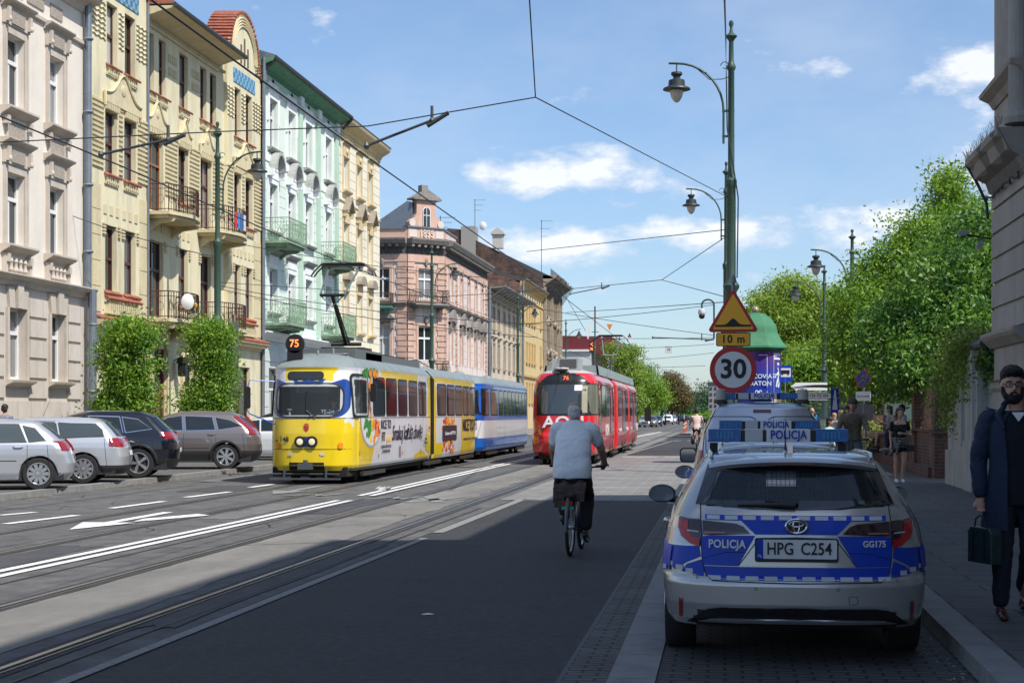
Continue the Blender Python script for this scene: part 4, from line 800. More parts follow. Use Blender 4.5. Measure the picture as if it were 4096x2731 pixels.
def wheel(par,loc,r=.32,w=.2,sp=10,sg=-1,name='wheel',rr=.66,sw=.03):
    b=MB(); b.lathe([(r*.62,-w/2),(r*.93,-w/2),(r,-w*.36),(r,w*.36),(r*.93,w/2),(r*.62,w/2)],(0,0,0),32,0,'x',False); o=b.build(name,tyre,par,40,loc)
    b=MB(); R_=r*rr; x=sg*(w/2-.01)
    b.tube([(x,R_*math.cos(2*PI*i/32),R_*math.sin(2*PI*i/32)) for i in range(32)],.018,6,closed=True); b.lathe([(.045,x-.02*sg),(.05,x+.008*sg),(.0,x+.014*sg)],(0,0,0),14,0,'x')
    for i in range(sp):
        a=2*PI*i/sp; c,s_=math.cos(a),math.sin(a); q=[]
        for (t,ww) in ((.04,sw*.9),(R_,sw*1.35)):
            for e in (-1,1): q.append((x+.004*sg,t*c-e*ww*s_,t*s_+e*ww*c))
        b.face([q[0],q[2],q[3],q[1]]); q2=[(x-.03*sg,p[1],p[2]) for p in q]; b.face([q[0],q2[0],q2[2],q[2]]); b.face([q[1],q2[1],q2[3],q[3]])
    rim=b.build('rim',alloy); rim.parent=o; b=MB(); b.lathe([(R_*1.02,x-.05*sg),(R_*1.02,x-.045*sg)],(0,0,0),28,0,'x'); d=b.build('brake_disc',hubd); d.parent=o; return o
def paintm(n,c,met=.6,r=.32,**k): return M(n,c,r,metal=met,coat=.8,**k)
def car(name,label,loc,rz,tab,L_,paint,wins,wh,H,R_=.33,group=None,sp=10,lamps=(),rails=True,clad=None,k=.03,d0=.28,full=True,handles=(),cat='car',wsg=-1,glass=None,arch_trim=None,zlo=.2):
    r=emp(name,label,cat,loc,rz,group); h=Hull(tab,d0=d0,d1=.5,k=k,arch=wh,R_=R_+.05,wz=R_)
    zs=sorted(set(list(np.linspace(tab[0][0],tab[-1][0],26 if full else 16))+[t[0] for t in tab]))
    mf=(lambda x,y,z: 1 if z<clad else 0) if clad else None
    h.body(zs,16 if full else 10,70 if full else 30,[paint,blk],'body',r,mf)
    b=MB(); b.box(-h.hm*.93,h.hm*.93,.25,L_-.3,zlo,.62); b.build('underbody',blk,r)
    for yw in wh:
        for sg in (-1,1): wheel(r,(sg*(h.hm-.12),yw,R_),R_,.2,sp,sg)
    for sg in (-1,1):
        fn=lambda u,z,o,sg=sg:h.side(u,z,o,sg)
        for w in wins:
            w=prof(w)
            if full: patch(r,'window_trim',chrome if rails==2 else blk,prof(grow(w,.025)),fn,.003,6,14)
            patch(r,'window',glass or cg,w,fn,.007,6,14)
        for (y,z) in handles: b=MB(); p=h.side(y,z,.03,sg); b.tube([(p[0]-sg*.03,y-.1,z),(p[0],y-.06,z),(p[0],y+.06,z),(p[0]-sg*.03,y+.1,z)],.015,6); b.build('handle',paint,r)
        for (poly,m,wh_) in lamps:
            if wh_=='s': patch(r,'tail_light',m,prof(poly),fn,.012,12,14)
            else: patch(r,'tail_light',m,prof([(sg*p[0],p[1]) for p in poly]),h.rear,.012,12,16)
        if arch_trim:
            for yw in wh: b=MB(); b.tube([h.side(yw+(R_+.07)*math.cos(a),R_+(R_+.07)*math.sin(a),-.005,sg) for a in [PI*i/14 for i in range(15)]],.04,6); b.build('arch_trim',arch_trim,r)
        if rails: b=MB(); b.tube([h.side(y,H-.07+(-.02 if y in(1.1,2.4) else .03),-.06,sg) for y in (1.1,1.3,1.8,2.2,2.4)],.016,6); b.build('roof_rail',chrome if rails else blk,r)
        b=MB()
        if full:
            for w,w2 in zip(wins,wins[1:]+[None]):
                ys=min(p[0] for p in w)-.03; b.tube([h.side(ys-(.1 if w2 is None else 0)*(1-z),z,.001,sg) for z in np.linspace(.36,1.0,8)],.005,4)
            b.tube([h.side(y,.60,.003,sg) for y in np.linspace(.5 if not wh else wh[0]+R_+.1,wh[1]-R_-.12,10)],.008,4); b.build('panel_seam',blk,r)
        if full and sg==1: patch(r,'number_plate',plate_m,prof([(-.26,.62),(.26,.62),(.26,.73),(-.26,.73)]),h.rear,.014,3,8)
    return r,h
# tables: z, half width, rear y, front y
HATCH=[(.2,.82,.14,4.1),(.35,.87,.03,4.22),(.55,.88,0,4.22),(.72,.885,.05,4.12),(.85,.87,.10,3.75),(.95,.85,.16,3.3),(1.02,.80,.24,3.1),(1.2,.71,.45,2.8),(1.36,.62,.66,2.4),(1.43,.52,.9,2.1),(1.455,.3,1.3,1.8)]
WAGON=[(.2,.84,.12,4.6),(.35,.89,.02,4.75),(.6,.9,0,4.75),(.8,.9,.03,4.5),(.92,.88,.08,3.9),(1.02,.84,.14,3.55),(1.2,.75,.30,3.2),(1.38,.64,.48,2.8),(1.46,.54,.75,2.4),(1.49,.3,1.4,2.0)]
SUV=[(.24,.86,.12,4.3),(.45,.92,.02,4.45),(.7,.93,0,4.45),(.9,.92,.03,4.3),(1.02,.9,.08,3.8),(1.12,.86,.14,3.4),(1.3,.78,.34,3.1),(1.5,.68,.55,2.75),(1.6,.58,.8,2.4),(1.65,.3,1.4,2.0)]
silver=paintm('silver_paint',(.52,.54,.57),.55,.3); silver2=paintm('pale_silver_paint',(.55,.57,.6),.5,.3); navy=paintm('black_blue_paint',(.008,.010,.018),.2,.2); grey=paintm('brown_grey_paint',(.22,.19,.18),.6,.3); whitep=paintm('white_paint',(.62,.64,.66),0,.25)
GP='cars parked with their tails to the road on the left'
def park(px,py,over,hw,rz=104): g=G(px,py,.1); a=R(rz); return (g[0]+over*math.sin(a)+.9*hw*math.cos(a),g[1]-over*math.cos(a)+.9*hw*math.sin(a),.1)
car('parked_car','silver hatchback with ten spoke wheels, nearest of the parked cars',park(164,1958,.70,.88,113),R(113),HATCH,4.2,silver,[[(1.95,.98),(3.0,.98),(2.45,1.33),(2.0,1.36)],[(1.0,.99),(1.9,.98),(1.95,1.36),(1.15,1.33)],[(.62,1.02),(.93,.99),(1.05,1.3),(.82,1.25)]],(.75,3.4),1.46,.33,GP,10,[([(.03,.78),(.30,.86),(.34,.99),(.2,1.04),(.08,.9)],redl,'s'),([(.62,.80),(.84,.80),(.80,1.0),(.68,1.0)],redl,'r'),([(.0,1.05),(.6,1.05),(.5,1.35),(.0,1.35)],cg,'r')],rails=False,handles=((1.15,.88),(2.2,.86)),glass=cgl)
car('parked_car','pale silver estate car with roof rails, second from the left',park(339,1933,.92,.9),R(104),WAGON,4.75,silver2,[[(2.3,1.02),(3.3,1.0),(2.7,1.36),(2.35,1.39)],[(1.5,1.03),(2.25,1.02),(2.3,1.39),(1.6,1.38)],[(.52,1.06),(1.42,1.03),(1.52,1.37),(.72,1.32),(.56,1.2)]],(.95,3.7),1.5,.33,GP,10,[([(.05,.82),(.38,.84),(.38,1.0),(.1,1.02)],redl,'s'),([(.62,.82),(.86,.82),(.84,1.02),(.64,1.02)],redl,'r'),([(.0,1.06),(.62,1.06),(.5,1.4),(.0,1.4)],cg,'r')],clad=.40,handles=((1.7,.92),(2.7,.9)),glass=cgl)
car('parked_car','shiny blue black sport utility car with five spoke wheels',park(578,1912,.78,.93),R(104),SUV,4.45,navy,[[(2.1,1.1),(3.1,1.08),(2.5,1.46),(2.15,1.5)],[(1.3,1.12),(2.05,1.1),(2.1,1.5),(1.4,1.48)],[(.62,1.2),(1.22,1.12),(1.32,1.47),(.95,1.42)]],(.92,3.6),1.66,.37,GP,5,[([(.05,.95),(.42,1.02),(.30,1.12),(.1,1.13)],redl,'s'),([(.55,.95),(.88,.95),(.84,1.13),(.6,1.1)],redl,'r'),([(.0,1.2),(.6,1.2),(.5,1.5),(.0,1.5)],cg,'r')],clad=.48,rails=2,handles=((1.5,1.0),(2.4,.98)),arch_trim=blk)
car('parked_car','brown grey sport utility car with a tall red tail lamp by the tram',park(919,1876,.84,.93,102),R(102),SUV,4.5,grey,[[(2.15,1.1),(3.2,1.08),(2.6,1.45),(2.2,1.5)],[(1.25,1.12),(2.05,1.1),(2.1,1.5),(1.35,1.47)],[(.5,1.22),(1.15,1.12),(1.25,1.46),(.85,1.38)]],(.95,3.6),1.66,.36,GP,7,[([(.04,.98),(.28,.98),(.40,1.25),(.5,1.48),(.42,1.5),(.2,1.25)],redl,'s'),([(.62,1.0),(.84,1.0),(.70,1.5),(.60,1.5),(.7,1.25)],redl,'r'),([(.0,1.2),(.55,1.2),(.5,1.5),(.0,1.5)],cg,'r')],clad=.50,rails=2,handles=((1.35,.98),(2.5,.98)),arch_trim=blk)
car('parked_car','white car partly hidden behind the yellow tram front',(-13.6,53.5,.1),R(92),HATCH,4.2,whitep,[[(1.95,.98),(3.0,.98),(2.45,1.33),(2.0,1.36)],[(1.0,.99),(1.9,.98),(1.95,1.36),(1.15,1.33)]],(.83,3.4),1.46,.33,GP,8,[([(.03,.78),(.30,.86),(.34,.99),(.2,1.04)],redl,'s')],rails=False,full=False)
car('parked_car','dark car behind the white one by the tram front',(-13.8,56.6,.1),R(92),SUV,4.4,navy,[[(1.3,1.12),(3.1,1.08),(2.5,1.46),(1.4,1.48)]],(.92,3.6),1.66,.35,GP,8,[],rails=False,full=False)
# aerial on the estate car
b=MB(); b.tube([(0,0,0),(.28,0,.62)],[.006,.003],4); tag(b.build('car_aerial',blk,None,None,(-16.6,37.6,1.5)),'thin black whip aerial on the pale silver estate roof','aerial')
# distant cars in the street (fronts towards us)
GD_='distant cars up the street'
def dcar(px,py,label,paint,tab,rz=180,sc=1,on=True):
    g=G(px,py); r,h=car('distant_car',label,(g[0],g[1],0),R(rz),tab,tab[2][3],paint,[[(1.1,1.0),(3.0,.98),(2.45,1.33),(1.3,1.33)]],(.83,3.4),1.46,.32,GD_,8,[],rails=False,full=False)
    y=-.0
    patch(r,'windscreen',cg,prof([(-.62,1.0),(.62,1.0),(.52,1.34),(-.52,1.34)]),h.front,.01,4,6)
    for sg in (-1,1): patch(r,'headlight',clrl,prof([(sg*.48,.66),(sg*.78,.68),(sg*.74,.8),(sg*.5,.76)]),h.front,.012,3,4)
    patch(r,'grille',blk,prof([(-.4,.42),(.4,.42),(.45,.68),(-.45,.68)]),h.front,.01,3,4)
    for o in (r,): 
        # origin at front: shift so that the front stands at the point
        L_=h.f.max(); o.location=(g[0]-math.sin(R(rz))*-1*0,g[1]+L_*1.0,0)
    return r
dcar(2580,1708,'silver car facing us behind the red tram',silver,HATCH); dcar(2600,1708,'grey car just behind the silver one',grey,HATCH); dcar(2621,1705,'black car facing us on the far left',navy,HATCH)
dcar(2669,1697,'white sport utility car driving towards us with lit headlamps',whitep,SUV); dcar(2688,1693,'pale silver car following the white one',silver2,HATCH); dcar(2638,1697,'dark car parked at the far kerb',navy,HATCH); dcar(2766,1690,'black car crossing far up the street',navy,HATCH,100)
dcar(2822,1690,'dark car beyond the far cyclist',navy,HATCH,90)
# ================================================================ POLICE CARS
PT=[(.25,.83,.06,4.5),(.30,.86,.02,4.6),(.40,.88,0,4.63),(.53,.892,.0,4.62),(.57,.895,.015,4.6),(.585,.895,.045,4.6),(.66,.892,.05,4.5),(.78,.88,.06,4.3),(.88,.86,.08,3.9),(.95,.835,.11,3.6),(.99,.81,.14,3.4),(1.03,.79,.18,3.3),(1.12,.74,.29,3.1),(1.22,.68,.42,2.85),(1.32,.605,.55,2.6),(1.35,.575,.60,2.45),(1.37,.50,.72,2.3),(1.385,.36,.95,2.1),(1.392,.2,1.2,1.8)]
psil=paintm('police_silver',(.48,.475,.47),.65,.27); pblue=M('police_blue',(.008,.05,.45),.42,coat=.12,spec=.3); refl=M('reflective_silver',(.50,.52,.54),.45); plate_m=M('plate_white',(.68,.69,.70),.5); inkb=M('plate_ink',(.01,.01,.015),.5); tglass=M('tinted_glass',(.02,.03,.035),.03,spec=.9,alpha=.5); whitel=M('white_letters',(.72,.73,.75),.5); bluelens=M('blue_lens',(.008,.12,.38),.35,var=.45,sc=18)
def PC(cx,cy): return ((cx-897)*.001167,1.827-.001167*cy)
def PP(*l): return prof([PC(*p) for p in l])
def lightbar(r,y,z,w,txt_back=True,name='light_bar'):
    lb=MB(); lb.box(-w*.46,w*.46,y-.10,y+.10,z-.004,z+.011); o=lb.build(name,blk,r)
    def sec(x0,x1,m,nm,h0=.0,h1=.092):
        b=MB(); e0=.05 if x0<-w/2+.01 else 0; e1=.05 if x1>w/2-.01 else 0
        b.ext([(y-.13,z+h0),(y-.12,z+h1),(y+.12,z+h1),(y+.13,z+h0)],x0+e0,x1-e1,'x'); q=b.build(nm,m); q.parent=o
    sec(-w/2,-w*.245,bluelens,'blue_lens'); sec(w*.245,w/2,bluelens,'blue_lens'); sec(-w*.215,-w*.10,M('clear_lens_bar',(.45,.46,.5),.2),'clear_lens'); sec(-w*.075,w*.21,plate_m,'sign_panel')
    b=MB(); b.box(-w*.24,w*.24,y-.115,y+.115,z+.0,z+.085); q=b.build('bar_housing',blk); q.parent=o
    for k in range(6):
        for sx in(-1,1):
            b=MB(); x=sx*(w*.30+k*w*.024); b.box(x-.008,x+.008,y-.134,y-.126,z+.02,z+.075); 
            if k<5: q=b.build('led',M('led_cell',(.05,.25,.5),.4)); q.parent=o
    t_=text('POLICJA',.09,pblue,o,(w*.068,y-.134,z+.048),name='police_lettering',sx=.78,bold=.002,sp=1.05)
    o.location.x=-.05
    for sx in (-1,1): b=MB(); b.box(sx*w*.42-.03,sx*w*.42+.03,y-.06,y+.06,z-.085,z-.013); q=b.build('foot',blk); q.parent=o
    return o
def police(loc,label,hero,lz=1.445):
    r=emp('police_car',label,'police car',loc,R(.7),'police vehicles parked in the bay'); h=Hull(PT,d0=.42,d1=.8,a=3.2,c=2.0,k=.03,arch=(.93,3.62),R_=.37,wz=.32)
    RW=PP((368,640),(1400,640),(1290,462),(430,462))
    def mf(x,y,z):
        if y<.8 and 1.04<z<1.28 and abs(x)<.585-(z-1.04)*.42: return None
        if y>2.6 and 1.04<z<1.30 and abs(x)<.56-(z-1.04)*.3: return None
        if 1.06<z<1.28 and .75<y<2.6 and abs(x)>.45 and hero: 
            if (y<1.55 and y>.95+(z-1.06)*.7) or (1.65<y<2.55-(z-1.06)*.9): return None
        if z<.36 and y<.5 and abs(x)<.66: return 1
        return 0
    zs=sorted(set(list(np.linspace(.25,1.392,52))+[t[0] for t in PT]+[.36,.5])); h.body(zs,44,96,[psil,blk],'body',r,mf,55)
    b=MB(); b.box(-.6,.6,.9,4.2,.19,.6); b.build('underbody',groove,r)
    b=MB(); b.box(-.72,.72,.6,3.2,.6,.98); b.box(-.72,.72,1.25,1.4,.98,1.12); b.box(-.6,-.15,1.3,1.42,1.05,1.25); b.box(.15,.6,1.3,1.42,1.05,1.25); b.box(-.6,-.12,2.2,2.32,1.0,1.3); b.box(.12,.6,2.2,2.32,1.0,1.3); b.box(-.7,.7,3.0,3.3,.9,1.02); b.build('seats',M('seat_dark',(.03,.032,.035),.9),r)
    if hero:
        b=MB()
        for i in range(19): x=-.27+i*.0317; b.tube([(x,1.2,1.0),(x,1.2,1.27)],.0022,4)
        for i in range(7): b.tube([(-.3,1.2,1.02+i*.04),(.3,1.2,1.02+i*.04)],.0022,4)
        b.build('cage',M('cage_metal',(.3,.33,.35),.5),r); b=MB(); b.ball((-.04,2.75,1.24),(.11,.02,.035),10,6); b.tube([(-.04,2.8,1.24),(-.04,2.85,1.33)],.01,5); b.build('inner_mirror',chrome,r)
    for yw in (.93,3.62):
        for sg in(-1,1): wheel(r,(sg*.765,yw,.32),.325,.215,10,sg)
    # rear glass, frit border, spoiler, wiper
    GZ=prof([(-.64,1.045),(-.3,1.025),(0,1.02),(.3,1.025),(.64,1.045),(.555,1.305),(-.555,1.305)]); patch(r,'rear_window',tglass,GZ,h.rear,.006,14,30)
    for q in ([(-.64,1.045),(-.3,1.025),(0,1.02),(.3,1.025),(.64,1.045),(.61,1.075),(-.61,1.075)],[(-.66,1.045),(-.57,1.06),(-.50,1.3),(-.575,1.305)],[(.57,1.06),(.66,1.045),(.575,1.305),(.50,1.3)],[(-.56,1.262),(.56,1.262),(.55,1.31),(-.55,1.31)]): patch(r,'window_border',cg,prof(q),h.rear,.009,5,24)
    sp=MB(); N_=24
    def spf(u,v):
        x=(-1+2*u)*.575; q=[(.78,1.368),(.60,1.362),(.475,1.345),(.44,1.325),(.455,1.300),(.56,1.305),(.64,1.32)]; i=min(5,int(v*6)); t=v*6-i; y=q[i][0]+(q[i+1][0]-q[i][0])*t; z=q[i][1]+(q[i+1][1]-q[i][1])*t
        return (x*(1-.06*v*(1-v)),y+.16*abs(x/.575)**3,z-.035*(x/.575)**2-.012*abs(x/.575)**6)
    sp.grid(spf,N_,12); sp.build('spoiler',psil,r,50); b=MB(); b.box(-.16,.16,.437,.455,1.308,1.324); b.build('brake_lamp',M('dark_red_lens',(.10,.005,.008),.2,coat=1),r)
    if hero:
        wp=MB(); wp.tube([h.rear(.0,1.045,.03),h.rear(-.1,1.05,.035),h.rear(-.38,1.045,.02)],[.022,.018,.006],8); wp.tube([h.rear(.02,1.06,.03),h.rear(-.2,1.075,.03)],[.02,.008],6); wp.build('rear_wiper',blk,r)
        # blue markings on the tailgate
        bl=MB(); patch(None,'','',PP((388,740),(1402,740),(1400,752),(390,752)),h.rear,.004,1,30,mb=bl)
        for q in (PP((388,724),(1402,724),(1402,740),(388,740)),PP((590,752),(1205,752),(1125,829),(668,829)),PP((362,848),(420,838),(668,836),(572,1008),(378,1008),(366,960)),PP((1430,848),(1375,838),(1126,836),(1230,1008),(1420,1008),(1430,960)),PP((380,1011),(1424,1011),(1405,1084),(440,1086),(395,1060))): patch(None,'','',q,h.rear,.0045,6,26,mb=bl)
        for q in (PP((160,905),(352,900),(362,960),(275,1000),(215,1045),(150,985)),PP((285,1005),(368,975),(382,1040),(376,1068),(250,1050)),PP((1640,905),(1442,900),(1436,960),(1520,1000),(1580,1045),(1650,985)),PP((1510,1005),(1440,975),(1424,1040),(1432,1068),(1545,1050))): patch(None,'','',q,h.rear,.0045,6,16,mb=bl)
        for sg in(-1,1): patch(None,'','',prof([(.30,.60),(4.0,.60),(4.0,.84),(.8,.84),(.30,.76)]),lambda u,z,o,sg=sg:h.side(u,z,o,sg),.0045,6,50,mb=bl)
        bl.build('blue_marking',pblue,r,40)
        sq=MB()
        for i in range(10): cx=398+i*101; patch(None,'','',PP((cx,727),(cx+72,727),(cx+72,749),(cx,749)),h.rear,.0075,2,4,mb=sq)
        for i in range(10): cx=395+i*105; patch(None,'','',PP((cx+8,1062),(cx+80,1062),(cx+80,1083),(cx+8,1083)),h.rear,.0075,2,4,mb=sq)
        for i in range(3):
            for m_ in (1,-1): cx=897-m_*(600+i*58); patch(None,'','',PP((cx-20,1030-i*16),(cx+20,1030-i*16),(cx+20,1056-i*16),(cx-20,1056-i*16)),h.rear,.0075,2,4,mb=sq)
        for sg in(-1,1):
            for i in range(26): patch(None,'','',prof([(.34+i*.14,.605),(.41+i*.14,.605),(.41+i*.14,.635),(.34+i*.14,.635)]),lambda u,z,o,sg=sg:h.side(u,z,o,sg),.0075,2,3,mb=sq)
        sq.build('reflective_squares',refl,r,40)
        pn=MB(); b0=PP((575,1004),(1226,1004),(1118,858),(682,858)); patch(None,'','',b0,h.rear,.003,6,20,mb=pn); pn.build('plate_recess',psil,r,40)
        # seams
        sm=MB()
        for q in ([(362,640),(362,845),(372,980),(390,1060),(430,1090),(897,1098),(1365,1090),(1405,1060),(1425,980),(1432,845),(1425,640)],[(575,1006),(690,850),(900,846),(1110,850),(1228,1006)],[(372,970),(500,932),(612,930)],[(1425,970),(1300,932),(1185,930)]):
            P=[]
            for (p,q2) in zip(q[:-1],q[1:]):
                for i in range(8): t=i/8; P.append(PC(p[0]+(q2[0]-p[0])*t,p[1]+(q2[1]-p[1])*t))
            P.append(PC(*q[-1])); sm.tube([h.rear(x,z,.003) for x,z in P],.0035,4)
        sm.build('tailgate_seam',groove,r)
        em=MB(); y=h.rear(0,.893,.02)[1]
        def ell(cx,cz,a,b_,rr): em.tube([(cx+a*math.cos(2*PI*i/28),y,cz+b_*math.sin(2*PI*i/28)) for i in range(28)],rr,6,closed=True)
        ell(0,.915,.068,.046,.0085); ell(0,.929,.045,.018,.0055); ell(0,.915,.021,.042,.0055); em.build('emblem',chrome,r,40)
        b=MB(); b.lathe([(.0,0),(.066,0),(.066,.012)],(0,0,0),24,0,'y'); o=b.build('emblem_base',M('emblem_black',(.01,.01,.012),.3),r,None,(0,y-.0,.915)); o.scale=(1,1,.68)
        ty=h.rear(0,.76,.0)[1]
        b=MB(); b.ext(rrect(-.27,.27,.683,.838,.015),ty-.03,ty+.03,'y'); f_=b.build('plate_frame',blk,r); b=MB(); b.ext(rrect(-.258,.258,.705,.83,.01),ty-.034,ty-.0301,'y'); pl=b.build('number_plate',plate_m,r); b=MB(); b.box(-.258,-.217,ty-.036,ty-.0341,.705,.83); q=b.build('country_band',pblue); q.parent=pl
        text('HPG',.112,inkb,pl,(-.107,ty-.037,.768),name='plate_lettering',sx=.80,bold=.0012); text('C254',.112,inkb,pl,(.125,ty-.037,.768),name='plate_lettering',sx=.82,bold=.0012); text('PL',.026,whitel,pl,(-.238,ty-.038,.722),name='plate_lettering')
        text('POLICJA',.075,whitel,r,(-.452,h.rear(-.452,.79,.012)[1],.793),rot=(R(90),0,-math.atan((h.rear(-.6,.79)[1]-h.rear(-.3,.79)[1])/.3)),name='police_lettering',sx=.86,bold=.002,sp=1.05); text('GG175',.058,whitel,r,(.505,h.rear(.505,.8,.012)[1],.80),rot=(R(90),0,math.atan((h.rear(.6,.8)[1]-h.rear(.41,.8)[1])/.19)),name='fleet_number',sx=.92,bold=.0015)
        for m_ in (1,-1):
            mm=lambda l:prof([(m_*PC(*p)[0],PC(*p)[1]) for p in l])
            patch(r,'tail_light',M('lamp_dark',(.025,.008,.010),.12,coat=1),mm([(240,742),(362,752),(368,838),(352,905),(300,888),(250,850),(232,800)]),h.rear,.012,10,10); patch(r,'tail_light_red',M('police_red_lens',(.42,.008,.012),.2,coat=.4),mm([(236,748),(290,760),(290,810),(318,850),(358,858),(352,903),(300,886),(250,850),(232,800)]),h.rear,.016,10,6)
            patch(r,'tail_light',M('lamp_dark'),mm([(372,756),(560,770),(602,786),(640,825),(376,838)]),h.rear,.012,8,16); patch(r,'light_strip',M('pale_red_lens',(.5,.22,.22),.3),mm([(382,818),(500,818),(500,824),(382,824)]),h.rear,.016,2,10); patch(r,'light_strip',clrl,mm([(285,812),(350,818),(350,824),(285,820)]),h.rear,.018,2,5)
            patch(r,'reflector',redl,mm([(238,1200),(258,1202),(256,1310),(238,1308)]),h.rear,.008,4,3)
            for (cx,cy) in ((670,1130),(345,1078)): b=MB(); q=PC(cx,cy); p=h.rear(m_*q[0],q[1],.002); b.tube([(p[0]+.009*math.cos(2*PI*i/12),p[1],p[2]+.009*math.sin(2*PI*i/12)) for i in range(12)],.0015,4,closed=True); b.build('parking_sensor',blk,r)
        tow=MB(); P=[PC(*p) for p in rrect(1184,1232,1168,1212,8)]; tow.tube([h.rear(x,z,.002) for x,z in P],.0015,4,closed=True); tow.build('tow_cover',blk,r)
    # black diffuser and silver strip
    patch(r,'diffuser',M('gloss_black',(.012,.012,.014),.25),PP((285,1336),(345,1285),(400,1250),(480,1238),(897,1234),(1330,1238),(1410,1250),(1465,1285),(1530,1336)),h.rear,.014,10,40); patch(r,'diffuser_strip',psil,PP((340,1326),(420,1303),(897,1298),(1380,1303),(1465,1326)),h.rear,.028,4,40)
    for sg in (-1,1):
        for w in ([(1.62,1.06),(2.75,1.05),(2.3,1.32),(1.68,1.34)],[(.80,1.09),(1.55,1.06),(1.6,1.34),(1.05,1.31)]): patch(r,'side_window',tglass,prof(w),lambda u,z,o,sg=sg:h.side(u,z,o,sg),.004,8,20)
        mi_=emp('mirror_root','','',(0,0,0)) if False else None
        b=MB(); cx=sg*.955; b.ball((cx,3.0,.985),(.115,.09,.078),16,10); b.tube([(sg*.80,2.98,.93),(sg*.92,3.0,.95)],[.03,.035],8); m=b.build('wing_mirror',M('gloss_black'),r,60)
        b=MB(); b.ext([(cx+.1*math.copysign(abs(math.cos(t))**.7,math.cos(t)),.985+.06*math.copysign(abs(math.sin(t))**.8,math.sin(t))) for t in [2*PI*i/20 for i in range(20)]],2.899,2.905,'y'); q=b.build('mirror_glass',M('mirror_glass',(.6,.65,.68),.03,metal=1)); q.parent=m
        b=MB(); 
        P=[(y,z) for y,z in ((.74,1.345),(.86,1.368),(1.3,1.375),(2.0,1.372),(2.3,1.345),(2.4,1.33))]; b.tube([(sg*.555,y,z) for i,(y,z) in enumerate(P)],[.010,.018,.015,.015,.015,.01],8); b.build('roof_rail',psil,r,50)
        b=MB(); p=h.side(1.5,.86,.02,sg); b.tube([(p[0]-sg*.02,1.4,.86),(p[0]+sg*.01,1.45,.86),(p[0]+sg*.01,1.6,.86),(p[0]-sg*.02,1.65,.86)],.012,6); b.build('handle',psil,r)
    b=MB(); b.ext([(.82,1.37),(1.05,1.37),(.98,1.40),(.90,1.45),(.875,1.45),(.85,1.41)],-.018,.018,'x'); b.lathe([(.06,0),(.05,.012),(.03,.03)],(-.0,.93,1.372),12); b.build('shark_fin',psil,r,50); b=MB(); b.tube([(-.03,.9,1.4),(-.03,.93,1.44),(-.03,.93,1.62)],[.01,.006,.002],5); b.build('aerial',blk,r)
    lightbar(r,1.75,lz,1.14)
    return r
police((.465,10.65,0),'silver and blue police estate car seen from behind, nearest the camera',True)
police((.53,15.75,0),'second police estate car, mostly hidden behind the nearest one',False,1.49)
# police van
VT=[(.25,.9,.1,4.3),(.4,.93,.0,4.4),(.8,.945,0,4.4),(1.05,.93,.03,3.9),(1.2,.90,.07,3.6),(1.5,.82,.13,3.2),(1.7,.74,.18,3.0),(1.86,.64,.25,2.8),(1.93,.53,.42,2.6),(1.955,.3,.8,2.3)]
r=emp('police_van','tall silver police van with twin lamps and a sign on its roof','police van',(.5,21.9,0),0,'police vehicles parked in the bay'); r.scale=(1,1,.93); h=Hull(VT,d0=.35,d1=.8,k=.02,arch=(.85,3.5),R_=.38,wz=.33)
h.body(sorted(set(list(np.linspace(.25,1.955,30))+[t[0] for t in VT])),20,40,[paintm('van_silver',(.50,.53,.58),.6,.3)],'body',r)
b=MB(); b.box(-.85,.85,.3,4.1,.2,.6); b.build('underbody',blk,r)
for yw in(.85,3.5):
    for sg in(-1,1): wheel(r,(sg*.8,yw,.33),.33,.2,8,sg)
sm=MB(); 
for P in ([(x,z) for x,z in ((0,.5),(0,1.9))],rrect(-.76,-.06,1.15,1.74,.12),rrect(.06,.76,1.15,1.74,.12),[(-.82,1.0),(-.78,1.5),(-.62,1.86)],[(.82,1.0),(.78,1.5),(.62,1.86)]):
    Q=[]
    for p,q in zip(P[:-1],P[1:]): Q+=[(p[0]+(q[0]-p[0])*i/6,p[1]+(q[1]-p[1])*i/6) for i in range(6)]
    Q.append(P[-1]); sm.tube([h.rear(x,z,.002) for x,z in Q],.006,4)
sm.build('door_seam',blk,r); patch(r,'brake_lamp',M('dark_red_lens'),prof(rrect(-.12,.12,1.80,1.845,.01)),h.rear,.01,3,6)
for sg in(-1,1): patch(r,'tail_light',redl,prof([(sg*.80,.75),(sg*.92,.75),(sg*.86,1.25),(sg*.80,1.25)]),h.rear,.01,6,4); patch(r,'side_window',cg,prof([(2.3,1.2),(3.3,1.2),(2.95,1.7),(2.3,1.72)]),lambda u,z,o,sg=sg:h.side(u,z,o,sg),.006,6,8)
patch(r,'blue_marking',pblue,prof([(-.9,.7),(.9,.7),(.9,1.02),(-.9,1.02)]),h.rear,.005,6,24)
for sg in(-1,1):
    b=MB(); b.ext(rrect(sg*1.06-.13,sg*1.06+.13,.98,1.22,.06),3.0,3.1,'y'); b.tube([(sg*.88,3.05,1.1),(sg*1.0,3.05,1.1)],.03,6); m=b.build('wing_mirror',blk,r); b=MB(); b.ext(rrect(sg*1.06-.11,sg*1.06+.11,1.0,1.2,.05),2.99,2.998,'y'); q=b.build('mirror_glass',M('mirror_glass')); q.parent=m
o=lightbar(r,.9,2.0,1.25,name='light_bar')
for sg in (-1,1): b=MB(); b.lathe([(.10,0),(.085,.05),(.08,.06)],(sg*.56,.62,1.93),14); q=b.build('lamp_base',blk,r); b=MB(); b.lathe([(.075,0),(.075,.03),(.065,.15),(.0,.165)],(sg*.56,.62,1.99),14); b.build('beacon',M('beacon_clear',(.5,.47,.42),.15,alpha=.8),r,40)
